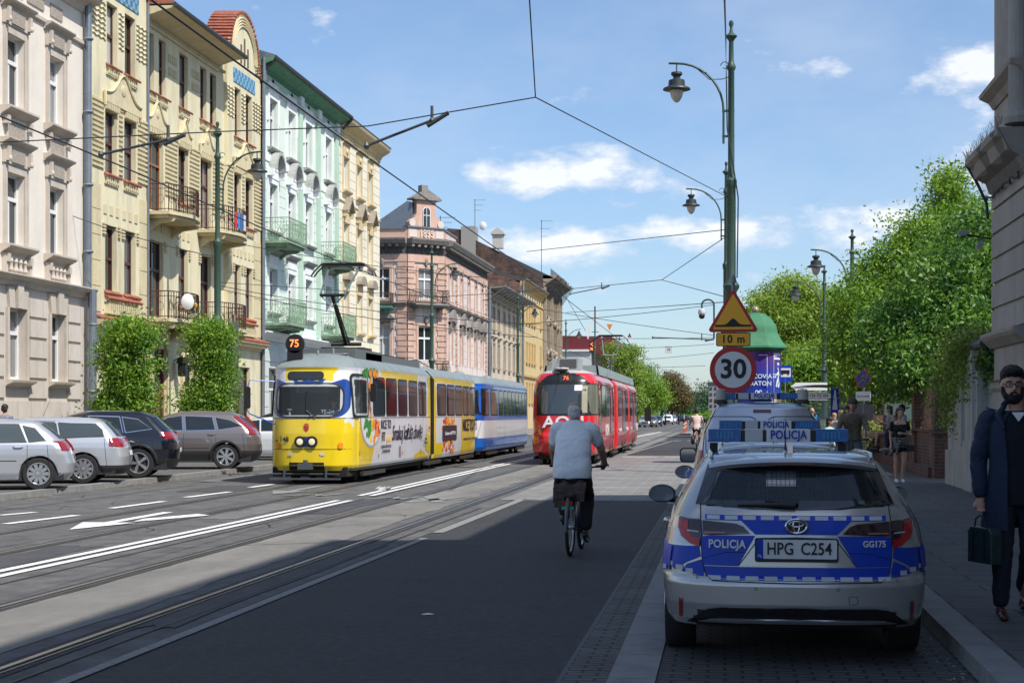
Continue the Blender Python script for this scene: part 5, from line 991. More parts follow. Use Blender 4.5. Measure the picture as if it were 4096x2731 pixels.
b=MB(); b.grid(lambda u,v:((-1+2*u)*.24,.5+.1*v,1.965+.035*math.sin(PI*u)*(1-v)),12,2); b.build('roof_vent',blk,r); b=MB(); b.tube([(.16,.55,1.95),(.16,.5,2.25)],.005,4); b.build('aerial',blk,r)
# ================================================================ TRAMS
TY=paintm('tram_yellow',(.78,.56,.01),0,.3,var=.05,sc=1.5,dirt=.3,bump=.08,bsc=3); TW=paintm('tram_white',(.66,.67,.70),0,.35,var=.05,sc=1.5,dirt=.3,bump=.08,bsc=3); TB=paintm('tram_blue',(.01,.12,.48),0,.3,var=.05,sc=1.5,dirt=.3,bump=.08,bsc=3); TNB=paintm('tram_dark_blue',(.01,.05,.25),0,.3); TG=M('tram_roof_grey',(.20,.235,.235),.55,var=.15,sc=2,dirt=.3); TGd=M('tram_roof_dark',(.11,.125,.125),.6); TR_=paintm('tram_red',(.62,.012,.018),0,.3,var=.05,sc=1.5,dirt=.3,bump=.08,bsc=3); TRd=paintm('tram_deep_red',(.36,.012,.018),0,.3); rub=M('rubber',(.012,.012,.013),.5); led=M('led_orange',(1,.22,.05),.5,emit=1.6); ink=M('dark_ink',(.02,.015,.03),.5); metald=M('bogie_metal',(.055,.05,.045),.75,var=.3,sc=6,metal=.3); creamin=M('tram_interior',(.22,.21,.18),.8)
from mathutils import noise as mn
def rag(a,b): return mn.noise(Vector((a*2.2,b*2.2,3.1)))*.35+mn.noise(Vector((a*7,b*7,1.1)))*.16
def bogie(root,y,n=0,x=0):
    b=MB(); b.box(-.95,.95,y-1.0,y+1.0,.28,.5); b.box(.98,1.06,y-1.25,y+1.3,.16,.26); b.box(-1.06,-.98,y-1.25,y+1.3,.16,.26)
    for k in(-.7,.7):
        for sg in (-1,1): b.ext([(y+k-.2,.2),(y+k+.2,.2),(y+k+.08,.48),(y+k-.08,.48)],sg*.9-.04,sg*.9+.04,'x')
    o=b.build('bogie',metald,root)
    for k in (-.85,.85):
        for sg in (-1,1): b=MB(); b.lathe([(.05,-.06),(.33,-.06),(.35,-.04),(.31,.04),(.31,.06),(.05,.06)],(sg*.72,y+k,.33),24,0,'x'); q=b.build('wheel',metald,o,40)
    return o
def swin(sec,h,y0,y1,z0,z1,r=.09,sg=1,mat=None,fn=None,name='window',fr=.045,nc=6):
    fn=fn or (lambda u,z,o:h.side(u,z,o,sg)); patch(sec,'window_seal',rub,prof(rrect(y0-fr,y1+fr,z0-fr,z1+fr,r+fr*.5)),fn,.004,12,nc); return patch(sec,name,mat or cg,prof(rrect(y0,y1,z0,z1,r)),fn,.009,12,nc)
# ---------------- yellow and white articulated tram
Rt=emp('articulated_tram','yellow and white articulated tram with advertising wrap and number 75, coming towards us','tram',(-9.73,36.8,0))
YT1=[(.32,1.04,.08,10.6),(.45,1.09,.0,10.65),(1.2,1.1,.0,10.65),(1.55,1.1,.03,10.65),(2.3,1.09,.15,10.65),(2.70,1.08,.24,10.65),(2.76,1.085,.22,10.65),(2.80,1.07,.28,10.65),(2.9,.98,.40,10.6),(3.0,.82,.62,10.55),(3.07,.6,.9,10.5),(3.11,.35,1.3,10.4),(3.125,.12,2,10.3)]
h=Hull(YT1,d0=.85,d1=.12,a=3.0,c=2.0,k=.07)
def paint1(x,y,z):
    if z>2.765: return 3
    if y<1.2 and x<1.0:
        n=rag(x,z)
        if 1.56<z<2.42 and abs(x)<.9: return 0 if False else 1
        if z<=1.57: return 0 if not (x>.85 and z>1.45+n) else 1
        return 0 if (-.62+n*.2<x<.62+n*.3 and 2.38<z) else 1
    n=rag(y,z)
    if x<0: return 0 if (z<1.2 and y<3) or z>2.4 else 1
    if z<1.57: 
        e=.35+2.2*(1-max(0,(z-.75))/.85)**.6 if z>.75 else 2.4-.35*(.75-z)/.4
        if y<e+n*.35: return 0
        if y>10.0+n*.3: return 0
        if y>7.6 and z<.62+n*.15-abs(y-8.6)*.12: return 0
        return 1
    if 3.4+n<y<8.3+n and z>2.3+n*.2+.04*(y-5): return 0
    if y>9.9+n*.2: return 0
    if 2.55<y<3.0 and z>2.4: return 0
    return 1
zs=sorted(set(list(np.arange(.32,2.76,.045))+[t[0] for t in YT1]))
zs=[z for i,z in enumerate(zs) if i==0 or z-zs[i-1]>1e-4 or True]
def mf1(x,y,z):
    if y<.6 and 1.64<z<2.32 and abs(x+.0)<.74: return None
    if 2.76>z>1.66 and .75<y<1.7 and z<2.5 and abs(x)>.8: return None
    return paint1(x,y,z)
sec=h.body(zs,56,230,[TY,TW,TNB,TG],'front_section',Rt,mf1,50)
P=rrect(-.80,.80,1.60,2.36,.30,6,.25)
patch(sec,'blue_surround',TNB,prof(rrect(-.88,.88,1.72,2.47,.30,6)),h.rear,.004,16,24)
o=sec.children[-1] if False else None
# cut the blue surround where the glass is : rebuild as a ring
for c in list(sec.children):
    if c.name.startswith('blue_surround'): bpy.data.objects.remove(c)
def ring(par,name,mat,pi,po,fn,o):
    b=MB(); n=len(pi)
    for p,q in zip(pi,po):
        for k in range(6): b.v.append(tuple(fn(p[0]+(q[0]-p[0])*k/5,p[1]+(q[1]-p[1])*k/5,o)))
    for i in range(n):
        for k in range(5): j=(i+1)%n; b.f.append((6*i+k,6*i+k+1,6*j+k+1,6*j+k)); b.m.append(0)
    return b.build(name,mat,par)
def dens(P,k=4): return [(p[0]+(q[0]-p[0])*i/k,p[1]+(q[1]-p[1])*i/k) for p,q in zip(P,P[1:]+P[:1]) for i in range(k)]
inn=dens(P); ring(sec,'windscreen_seal',rub,inn,dens(rrect(-.83,.83,1.57,2.39,.32,6,.27)),h.rear,.012)
ring(sec,'blue_surround',TNB,dens(rrect(-.82,.82,1.585,2.38,.31,6,.26)),dens(rrect(-.94,.94,1.57,2.48,.31,6,.14)),h.rear,.006)
WS=M('windscreen',(.12,.14,.15),.03,spec=.6,alpha=.22); patch(sec,'windscreen',WS,prof(P),h.rear,.009,14,24)
b=MB(); b.box(-.72,.72,.5,1.1,.9,1.05); b.box(-.9,.9,1.1,10.4,.9,1.05); b.box(-.9,.9,1.85,1.9,1.05,2.7); b.box(-.7,.7,.4,.6,1.05,1.6); b.box(-.45,.45,.5,1.74,2.4,2.7); b.build('cab_interior',M('cab_dark',(.14,.145,.145),.8),sec)
b=MB(); b.box(-.35,.55,.32,.5,2.15,2.33); b.build('sun_visor',M('visor',(.02,.025,.03),.4),sec)
for (y0,y1) in ((.62,1.78),(2.32,3.72),(3.82,5.2),(5.35,6.62),(6.8,8.15),(8.3,9.65)):
    for sg in (1,-1):
        if y0<1 and sg==1: ring(sec,'window_seal',rub,dens(rrect(y0,y1,1.62,2.56,.1)),dens(rrect(y0-.06,y1+.06,1.56,2.62,.13)),lambda u,z,o:h.side(u,z,o,1),.008); patch(sec,'cab_window',WS,prof(rrect(y0,y1,1.62,2.56,.1)),lambda u,z,o:h.side(u,z,o,1),.009,10,8); continue
        swin(sec,h,y0+.04,y1-.04,1.64,2.54,.1,sg)
        if sg==1: patch(sec,'window_bar',rub,prof([(y0+.04,2.24),(y1-.04,2.24),(y1-.04,2.265),(y0+.04,2.265)]),lambda u,z,o:h.side(u,z,o,1),.012,1,4)
swin(sec,h,-.50,.34,2.475,2.635,.075,1,M('sign_glass',(.03,.035,.035),.1),h.rear,'destination_box',.025,14)
# plate bowl of vegetables printed on the wrap
fs=lambda u,z,o:h.side(u,z,o,1)
def blob(par,name,mat,c,r,fn,o,n=20,jit=0,sc=(1,1)):
    pts=[]
    for i in range(n): a=2*PI*i/n; q=r*(1+jit*random.uniform(-1,1)); pts.append((c[0]+q*math.cos(a)*sc[0],c[1]+q*math.sin(a)*sc[1]))
    b=MB(); b.v.append(tuple(fn(c[0],c[1],o))); b.v+=[tuple(fn(p[0],p[1],o)) for p in pts]
    for i in range(n): b.f.append((0,1+i,1+(i+1)%n)); b.m.append(0)
    return b.build(name,mat,par) if par else b
b1=MB(); 
def addb(B,*a,**k): B.add(blob(None,'',None,*a,**k))
def halfdisc(par,name,mat,yc,zc,ry,rz,o): 
    pts=[(yc+ry*math.cos(a),zc-rz*abs(math.sin(a))) for a in [PI*i/20 for i in range(21)]]; b=MB(); b.v.append(tuple(fs(yc,zc,o))); b.v+=[tuple(fs(*p,o)) for p in pts]
    for i in range(20): b.f.append((0,i+1,i+2)); b.m.append(0)
    return b.build(name,mat,par)
halfdisc(sec,'printed_bowl',M('bowl_grey',(.30,.31,.30),.4),2.15,1.56,1.15,.74,.005); halfdisc(sec,'printed_bowl',M('bowl_pale',(.58,.6,.6),.4),2.15,1.56,1.07,.68,.0065)
gm=M('print_green',(.03,.20,.02),.5,var=.5,sc=9); om=M('print_orange',(.72,.22,.02),.5,var=.4,sc=9); rm=M('print_red',(.45,.04,.02),.5,var=.5,sc=9); ym=M('print_yellow',(.75,.5,.05),.5,var=.3,sc=9)
for mt_,pts in ((gm,[(1.5+random.uniform(-.15,.5),1.52-random.uniform(0,.38)) for _ in range(14)]),(om,[(2.35+random.uniform(-.1,.6),1.5-random.uniform(0,.5)) for _ in range(14)]),(rm,[(2.6+random.uniform(-.1,.35),1.5-random.uniform(0,.3)) for _ in range(7)]),(ym,[(2.0+random.uniform(-.1,.2),1.45-random.uniform(0,.45)) for _ in range(5)])):
    B=MB(); 
    for i,(y,z) in enumerate(pts): addb(B,(y,z),random.uniform(.08,.15),fs,.0075+i*.0004,9,.35,(1,.8))
    B.build('printed_food',mt_,sec)
B=MB()
for i in range(16): z=1.6+i*.066; addb(B,(2.02+.08*math.sin(i)+random.uniform(-.06,.06),z),.075,fs,.0075+i*.0003,8,.3)
B.build('printed_food',om,sec); B=MB()
for i in range(22): addb(B,(1.35+random.uniform(0,1.5),2.66+random.uniform(-.05,.06)),.09,fs,.011+i*.0003,8,.3)
B.build('printed_food',gm,sec); B=MB()
for i in range(12): addb(B,(1.9+random.uniform(0,1.1),2.66+random.uniform(-.05,.06)),.08,fs,.018+i*.0003,8,.3)
B.build('printed_food',om,sec)
rs=(R(90),0,R(90)); X1=1.112
text('NICE TO',.32,ink,sec,(X1,3.75,1.38),rs,name='advert_lettering',sx=1.0,bold=.004); text('FIT',.32,ink,sec,(X1,3.45,1.07),rs,name='advert_lettering',sx=1.0,bold=.004); text('you',.33,M('gold_ink',(.75,.45,.06),.5),sec,(X1,4.05,1.05),rs,name='advert_lettering',sx=1.1,shear=.3)
text('Smakuj każdą chwilę',.56,ink,sec,(X1,6.6,1.14),rs,name='advert_lettering',sx=.98,shear=.35,sp=.9,bold=.003); text('CATERING DIETETYCZNY',.11,ink,sec,(X1,3.75,.82),rs,name='advert_lettering'); text('Z WYBOREM MENU',.11,ink,sec,(X1,3.75,.70),rs,name='advert_lettering'); text('POBIERZ',.1,ink,sec,(X1,9.3,.93),rs,name='advert_lettering'); text('APLIKACJĘ',.1,ink,sec,(X1,9.3,.82),rs,name='advert_lettering')
bagm=M('paper_bag_print',(.62,.42,.28),.6); patch(sec,'printed_bag',bagm,prof([(9.55,.72),(10.25,.58),(10.35,1.5),(9.75,1.58)]),fs,.006,5,4); text('NICE TO FIT',.11,ink,sec,(X1+.003,10.0,1.25),rs,name='advert_lettering')
patch(sec,'printed_bag',TY,prof([(9.5,.6),(10.2,.5),(10.25,1.02),(9.6,1.1)]),fs,.009,4,4)
for (y,z) in ((2.95,.62),(5.9,.62),(8.6,.62),(.95,.72)): patch(sec,'side_marker',ambl,prof(rrect(y-.04,y+.04,z-.05,z+.05,.01)),fs,.015,2,2)
patch(sec,'vent_grille',ink,prof([(5.45,.5),(5.75,.5),(5.75,.8),(5.45,.8)]),fs,.006,2,2); b=MB()
for i in range(6): patch(None,'','',prof([(5.45,.52+i*.05),(5.75,.52+i*.05),(5.75,.54+i*.05),(5.45,.54+i*.05)]),fs,.009,1,2,mb=b)
b.build('vent_slat',TW,sec); b=MB(); b.tube([fs(y,1.565,.003) for y in np.linspace(.5,10.6,40)],.008,4); b.tube([h.rear(x,1.555,.004) for x in np.linspace(-.95,.95,20)],.008,4); b.tube([h.rear(x,.83,.004) for x in np.linspace(-.95,.95,20)],.006,4); b.tube([fs(y,.36,.004) for y in np.linspace(.5,10.6,20)],.02,4); b.build('body_seam',rub,sec)
# front details
def fp(x,z,o=0): return h.rear(x,z,o)
b=MB(); b.ext(rrect(-.27,.27,.885,1.125,.1),fp(0,1,.012)[1],fp(0,1,.0)[1]+.02,'y'); b.build('lamp_panel',TNB,sec)
for x in (-.145,.145): b=MB(); y=fp(0,1,0)[1]; b.lathe([(.095,.0),(.13,-.02),(.135,-.05),(.115,-.055)],(x,y,1.005),22,0,'y'); q=b.build('headlight',rub,sec,40); b=MB(); b.lathe([(.0,-.065),(.06,-.06),(.11,-.045)],(x,y,1.005),20,0,'y'); e=b.build('lens',M('headlight_lit',(.75,.62,.42),.2,emit=.28)); e.parent=q
for x in (-.72,.78): patch(sec,'indicator',ambl,prof(rrect(x-.045,x+.045,.84,.98,.02)),h.rear,.04,3,3)
for x in (-.38,.38): patch(sec,'lamp',clrl,prof(rrect(x-.05,x+.05,.68,.75,.015)),h.rear,.02,2,3)
text('HW',.075,ink,sec,(-.76,fp(-.76,1.02,.012)[1],1.02),rot=(R(90),0,-R(20)),name='fleet_lettering'); text('148',.16,ink,sec,(-.55,fp(-.52,1.05,.016)[1],1.055),rot=(R(90),0,-R(9)),name='fleet_number',bold=.003)
b=MB(); y=fp(0,1.3,.01)[1]; b.ext([(-.055,1.29),(-.055,1.36),(-.075,1.37),(-.06,1.38),(.06,1.38),(.075,1.37),(.055,1.36),(.055,1.29),(0,1.23)],y-.004,y,'y'); b.ext([(-.05,1.39),(.05,1.39),(.06,1.44),(.03,1.41),(0,1.45),(-.03,1.41),(-.06,1.44)],y-.004,y,'y'); b.build('city_crest',M('crest_red',(.45,.03,.03),.4),sec)
patch(sec,'coupler_panel',TY,prof([(-.42,.38),(.42,.38),(.36,.66),(-.36,.66)]),h.rear,.012,4,8); patch(sec,'coupler_opening',groove,prof([(-.42,.33),(.42,.33),(.42,.52),(-.42,.52)]),h.rear,.018,3,8)
b=MB(); b.box(-.16,.16,-.2,.1,.36,.50); b.box(-.04,.04,-.16,.1,.5,.58); b.build('coupler',M('coupler_grey',(.07,.075,.085),.6),sec)
b=MB(); b.box(-.85,.85,-.16,-.10,.12,.16); b.box(-.80,.80,-.10,-.05,.24,.275)
for x in (-.5,.5): b.box(x-.015,x+.015,-.14,-.05,.12,.42); 
b.build('lifeguard',M('guard_grey',(.06,.065,.07),.6),sec)
b=MB(); b.box(-.9,.9,.3,10.3,.18,.4); b.build('underframe',groove,sec)
wp=MB(); wp.tube([h.rear(.22,1.56,.03),h.rear(-.02,1.75,.03),h.rear(.42,1.86,.03) if False else h.rear(.0,2.25,.04)],.008,4); wp.tube([h.rear(.05,1.57,.03),h.rear(.68,1.78,.05)],.012,5); wp.build('wiper',rub,sec)
text('75-04',.14,M('white_glow',(.7,.75,.8),.5),sec,(.47,.17,1.70),(R(90),0,R(8)),name='cab_card_number')
b=MB(); b.ball((-.5,.3,1.68),.07,12,8); b.ball((-.62,.33,1.7),(.07,.05,.08),10,6); b.build('cab_mascot_toy',M('toy_white',(.6,.6,.6),.6),sec) if False else None
b=MB(); b.lathe([(.02,0),(.025,.12),(.07,.16),(.02,.17)],(-.5,.35,1.6),12); b.build('desk_fan',M('fan_white',(.5,.5,.5),.6),sec)
# roof equipment
b=MB(); b.lathe([(.22,-.05),(.24,0),(.22,.05)],(-.42,.55,3.32),28,0,'y'); b.box(-.60,-.24,.5,.62,2.9,3.16); s1=b.build('route_disc',rub,sec,40); b=MB(); b.box(-.56,-.28,.485,.499,3.2,3.45); b.build('display',M('display_black',(.01,.01,.01),.4),sec)
t_=text('75',.25,led,sec,(-.42,.48,3.325),name='route_number',bold=.003,sx=.95)
b=MB()
prof_=[(3.05,2.85),(3.05,3.22),(3.2,3.3)]
for sg in(-1,1): b.box(sg*.72-.03,sg*.72+.03,3.0,10.2,2.93,3.20)
b.box(-.72,.72,3.0,3.06,2.95,3.20); b.box(-.6,.6,3.2,10.0,3.1,3.16); b.ext([(1.6,3.1),(3.0,3.1),(3.0,3.2),(2.0,3.2)],-.6,.6,'x')
b.box(-.75,.75,.9+.9,4.9,3.0,3.26); b.build('roof_fairing',TGd,sec)
b=MB()
for i in range(40): b.box(-.5+random.uniform(-.05,.05),.5,5.2+i*.11,5.26+i*.11,3.16,3.23+random.uniform(0,.06))
b.build('roof_resistor',M('resistor',(.05,.045,.04),.9),sec)
b=MB(); b.lathe([(.03,0),(.03,.14),(.015,.17)],(.05,.9,3.02),8); b.lathe([(.035,0),(.03,.18),(.01,.2)],(.3,1.4,3.05),8); b.lathe([(.12,0),(.11,.08),(.04,.14)],(.5,1.75,3.0),14); b.ext([(1.9,3.0),(2.1,3.0),(2.0,3.12)],.60,.66,'x'); b.build('roof_aerial',TG,sec,40)
def panto(par,y0,z0,yk,zk,yb,zb,w,loc=(0,0,0),red=False):
    b=MB(); b.box(-.55,.55,y0-.5,y0+.6,z0-.1,z0); b.tube([(-.4,y0,z0+.1),(.4,y0,z0+.1)],.05,8); b.lathe([(.05,0),(.08,.05),(.05,.1)],(-.45,y0-.4,z0-.2),8); b.lathe([(.05,0),(.08,.05),(.05,.1)],(.45,y0+.4,z0-.2),8)
    o=b.build('pantograph',metald,par,None,loc); b=MB(); b.tube([(0,y0,z0+.1),(0,yk,zk)],.05,8); b.tube([(.15,y0-.2,z0+.05),(.12,yk,zk-.25)],.018,6); b.tube([(-.3,yk,zk),(.3,yk,zk)],.04,8); q=b.build('lower_arm',M('arm_grey',(.2,.22,.22),.5) if red else rub); q.parent=o
    b=MB(); 
    for sg in(-1,1): b.tube([(sg*.3,yk,zk),(sg*w*.30,yb,zb-.1)],.028,6)
    b.tube([(.3,yk,zk),(0,yk,zk-.3),(-.3,yk,zk)],.02,6); b.tube([(-.25,yb,zb-.15),(.6,yb,zb-.2)],.012,5); q=b.build('upper_arm',M('arm_green',(.10,.13,.13),.5)); q.parent=o
    b=MB()
    for dy in (-.15,.15): b.tube([(-w*.62,yb+dy,zb-.32),(-w*.56,yb+dy,zb-.2),(-w*.42,yb+dy,zb-.02),(-w*.36,yb+dy,zb),(w*.36,yb+dy,zb),(w*.42,yb+dy,zb-.02),(w*.56,yb+dy,zb-.2),(w*.6,yb+dy,zb-.32)],.022,6)
    b.box(-w*.4,w*.4,yb-.15,yb+.15,zb-.06,zb-.03); q=b.build('collector',rub); q.parent=o; return o
panto(Rt,4.0,3.36,2.5,4.62,3.8,5.52,1.35)
b=MB(); b.lathe([(.1,10.62),(.95,10.62),(.95,10.95),(.1,10.95)],(0,0,1.6),4,0,'y'); b2=MB()
for k in range(4): b2.ext([(-1.06,.45),(1.06,.45),(1.06,2.7),(.85,2.95),(-.85,2.95),(-1.06,2.7)],10.62+k*.08,10.67+k*.08,'y'); 
b2.ext([(-1.0,.5),(1.0,.5),(1.0,2.66),(.8,2.9),(-.8,2.9),(-1.0,2.66)],10.6,10.98,'y'); b2.build('gangway',rub,Rt)
YT2=[(z,hw,10.9,19.5 if z<2.8 else 19.5-(z-2.8)*.6) for z,hw,_,_ in YT1]; h2=Hull(YT2,d0=.12,d1=.6,a=3.2,k=.05)
def paint2(x,y,z):
    if z>2.765: return 3
    n=rag(y+3,z)
    if x<0: return 0
    if z>2.62+n*.1: return 0 if y<18.3+n else 1
    if z<1.57: return 0 if y>15.6+n or y<11.25+n*.2 or (z<.75 and y<12.3) else 1
    return 0 if (y>15.4+n or y<11.3+n*.3) and not (y>19+n*.3) else 1
sec2=h2.body(zs,26,200,[TY,TW,TNB,TG],'rear_section',Rt,paint2,50); fs2=lambda u,z,o:h2.side(u,z,o,1)
for k in range(5):
    for sg in(1,-1): swin(sec2,h2,11.45+k*1.55,12.85+k*1.55,1.64,2.54,.1,sg)
text('NICE TO FIT',.56,ink,sec2,(1.115,17.5,1.27),rs,name='advert_lettering',sx=1.12,bold=.012,sp=.92); text('CATERING DIETETYCZNY Z WYBOREM MENU',.11,ink,sec2,(1.112,17.6,.82),rs,name='advert_lettering',sx=1.35)
for mt_,ct,jj in ((om,40,.07),(rm,22,.08),(ym,10,.06)):
    B=MB()
    for i in range(ct): addb(B,(12.0+random.uniform(.2,2.3),random.choice((random.uniform(.45,.9),random.uniform(1.2,1.5)))),random.uniform(.08,.16),fs2,.006+jj*.05+i*.0002,8,.4,(1.1,.6))
    B.build('printed_food',mt_,sec2)
patch(sec2,'printed_label',M('label_dark',(.035,.02,.025),.5),prof(rrect(12.2,14.7,.82,1.30,.08)),fs2,.018,4,8); text('Zamów na NTFY.PL',.16,whitel,sec2,(1.13,13.4,1.05),rs,name='advert_lettering',sx=1.5)
b=MB(); b.ball((.0,15.2,3.08),(.22,.22,.12),14,6); b.tube([(0,10.2,3.2),(.5,11.0,3.3),(.75,11.6,3.1)],.02,5); b.tube([fs2(y,1.565,.003) for y in np.linspace(11,19.2,30)],.008,4); b.build('roof_vent',TG,sec2,40)
patch(sec2,'side_marker',ambl,prof(rrect(19.0,19.1,1.9,2.1,.02)),fs2,.03,2,2); b=MB(); b.box(-.9,.9,11.2,19.0,.2,.42); b.build('underframe',groove,sec2)
for y in (2.6,10.8,17.3): bogie(Rt,y)
b=MB(); b.tube([(-1.0,.35,1.75),(-1.35,.1,1.75),(-1.42,.05,1.7),(-1.42,.05,1.25),(-1.35,.1,1.15),(-1.0,.35,.98)] if False else [(-.85,.3,2.42),(-1.38,.05,2.46),(-1.43,.05,2.3),(-1.45,.05,1.75),(-1.38,.05,1.66),(-.85,.3,1.42)],.016,6); m=b.build('mirror_bracket',TB,sec); b=MB(); b.ext(rrect(-1.51,-1.37,1.78,2.30,.05),.0,.08,'y'); q=b.build('mirror',rub); q.parent=m
b=MB(); b.tube([(1.0,2.0,2.15),(1.2,1.9,2.2)],.015,5); b.ext(rrect(1.12,1.26,1.95,2.4,.04),1.85,1.93,'y'); b.build('side_mirror',rub,sec); patch(sec,'indicator',ambl,prof(rrect(2.02,2.18,2.05,2.25,.02)),fs,.05,2,2)
# ---------------- blue and white trailer
Tt=emp('tram_trailer','blue and white tram trailer coupled behind the yellow tram','tram',(-9.73,57.0,0)); TT=[(z,hw,.25+(r_*.7),14.6-(r_*.6)) for z,hw,r_,_ in YT1]; h3=Hull(TT,d0=.8,d1=.8,a=3.2,k=.04)
def paint3(x,y,z):
    if z>2.765: return 3
    if z<.78: return 0
    if z<1.42: return 1
    return 0 if z>1.58 else 2
t3=h3.body(sorted(set(list(np.arange(.32,2.76,.06))+[t[0] for t in YT1]+[.78,1.42,1.58])),30,80,[TB,TW,paintm('tram_mid_blue',(.012,.09,.42),0,.35),TG],'body',Tt,paint3,50)
for (a,c) in ((.55,1.9),(2.4,4.2),(4.5,5.6),(5.9,6.8),(7.05,8.0),(8.2,9.1),(9.35,10.3),(10.5,11.4),(11.6,12.5),(12.75,13.6)):
    for sg in(1,-1): swin(t3,h3,a,c,1.64,2.54,.1,sg,nc=5)
for x in (-.5,.1,.62) : swin(t3,h3,x-.24,x+.24,1.64,2.5,.08,1,None,h3.rear,'window',.03,6)
b=MB(); [b.ball((0,y,3.1),(.25,.25,.14),14,6) for y in (1.5,8.5)]; b.build('roof_vent',TG,t3,40); b=MB(); b.box(-.9,.9,.6,14,.2,.42); b.build('underframe',groove,t3); bogie(Tt,3.0); bogie(Tt,11.5)
for i in range(5): patch(t3,'side_marker',ambl,prof(rrect(3+i*2.6,3.1+i*2.6,.5,.6,.01)),lambda u,z,o:h3.side(u,z,o,1),.015,1,1)
# ---------------- red tram
Rr=emp('red_tram','red articulated tram with number 76 seen from behind, cyclist in front of it','tram',(-5.22,52.0,0))
RT=[(.30,1.02,.18,9.7),(.42,1.10,.02,9.7),(.7,1.13,-.05,9.7),(.95,1.13,-.03,9.7),(1.05,1.12,.05,9.7),(1.6,1.12,.1,9.7),(2.4,1.11,.24,9.7),(2.75,1.08,.38,9.7),(2.92,.98,.5,9.65),(3.04,.82,.66,9.6),(3.10,.62,.9,9.6),(3.14,.3,1.3,9.5),(3.15,.1,1.8,9.4)]
h4=Hull(RT,d0=.75,d1=.1,a=3.4,k=.07)
def paint4(x,y,z):
    if y<.9 and abs(x)<.93 and z>1.62: 
        if x*x/.88+((z-2.35)/.68)**2<1 or (z<2.4 and abs(x)<.9): return 1
    if z>3.0: return 2
    return 0
s4=h4.body(sorted(set(list(np.arange(.3,3.15,.05))+[t[0] for t in RT])),50,90,[TR_,M('gloss_black'),M('tram_cream_roof',(.42,.42,.40),.6,dirt=.3,var=.1,sc=2)],'rear_section',Rr,paint4,50); f4=lambda u,z,o:h4.side(u,z,o,1)
swin(s4,h4,-.72,.80,1.66,2.60,.1,1,M('big_windscreen',(.035,.045,.052),.04,spec=1),h4.rear,'rear_window',.03,16); patch(s4,'sun_blind',M('blind_beige',(.30,.28,.19),.6),prof([(.60,1.7),(.78,1.7),(.78,2.58),(.60,2.58)]),h4.rear,.013,3,4)
swin(s4,h4,.84,1.0,1.66,2.62,.05,1,M('corner_glass',(.12,.125,.09),.1),h4.rear,'corner_window',.02,5); swin(s4,h4,.35,1.15,1.66,2.62,.06,1,M('corner_glass'),f4,'corner_window',.03,6)
swin(s4,h4,-.1,.25,2.72,2.95,.02,1,M('display_black'),h4.rear,'display',.02,6); text('76',.19,M('led_red',(1,.10,.04),.5,emit=1.3),s4,(.07,h4.rear(0,2.83,.04)[1],2.83),(R(90-20),0,0),name='route_number',bold=.002)
patch(s4,'notice',whitel,prof([(.36,2.42),(.61,2.42),(.61,2.60),(.36,2.60)]),h4.rear,.016,2,3)
text('AON',.52,whitel,s4,(.02,h4.rear(0,1.42,.02)[1],1.38),(R(86),0,0),name='advert_lettering',bold=.012,sx=1.15)
for x in (-.76,.76): patch(s4,'tail_light',redl,prof(rrect(x-.09,x+.09,.85,1.20,.05)),h4.rear,.035,6,4); patch(s4,'indicator',ambl,prof(rrect(x-.05,x+.05,1.02,1.14,.02)),h4.rear,.045,3,3)
patch(s4,'bumper',TRd,prof([(-.95,.72),(.95,.72),(.95,.78),(-.95,.78)]),h4.rear,.03,2,16); b=MB(); b.box(-.3,.3,-.15,.1,.2,.4); b.box(-.8,.8,.2,9.4,.18,.4); b.build('underframe',groove,s4); 
def doorr(sec,h,fn,y0,y1):
    patch(sec,'door',TRd,prof([(y0,.42),(y1,.42),(y1,2.62),(y0,2.62)]),fn,.004,4,3); patch(sec,'door_window',M('door_glass',(.12,.13,.14),.1),prof(rrect(y0+.22,y1-.22,.95,2.3,.06)),fn,.012,6,3); b=MB(); [b.tube([fn(y,.42,.01),fn(y,2.62,.01)],.02,4) for y in (y0,y1)]; b.build('door_frame',rub,sec)
    patch(sec,'door_step',M('yellow_step',(.6,.45,.02),.5),prof([(y0,.34),(y1,.34),(y1,.40),(y0,.40)]),fn,.03,1,3)
doorr(s4,h4,f4,1.2,2.0)
for (a,c) in ((2.2,3.6),(3.75,5.6),(7.9,9.2)): swin(s4,h4,a,c,1.62,2.62,.06,1)
doorr(s4,h4,f4,6.0,7.5); text('AON',.55,whitel,s4,(1.145,4.2,1.08),rs,name='advert_lettering',sx=1.35,bold=.012)
for (ya,yb,nm,win_,dr,tx) in ((10.0,17.4,'middle_section',((10.6,12.5),(15.3,17.0)),(13.0,14.8),((11.5,'www.aon.com/pl'),(16,'Better Decisions'))),(17.7,24.7,'front_section',((18.3,20),(22.4,24.3)),(20.4,21.8),((19.2,'aon.com'),(23.3,'AON')))):
    h5=Hull([(z,hw,ya,yb) for z,hw,_,_ in RT],d0=.1,d1=.1 if ya<12 else .7,a=3.4,k=.01); s5=h5.body(sorted(set(list(np.arange(.3,3.15,.15))+[t[0] for t in RT])),14,24,[TR_,blk,M('tram_cream_roof')],nm,Rr,lambda x,y,z:2 if z>3.0 else 0,50); f5=lambda u,z,o,h5=h5:h5.side(u,z,o,1)
    for (a,c) in win_: swin(s5,h5,a,c,1.62,2.62,.06,1,nc=4)
    doorr(s5,h5,f5,*dr); b=MB(); b.box(-.8,.8,ya,yb-.3,.2,.4); b.build('underframe',groove,s5)
    for (y,t) in tx: text(t,.5 if t=='AON' else .2,whitel,s5,(1.145,y,1.05),rs,name='advert_lettering',bold=.004,sx=1.1)
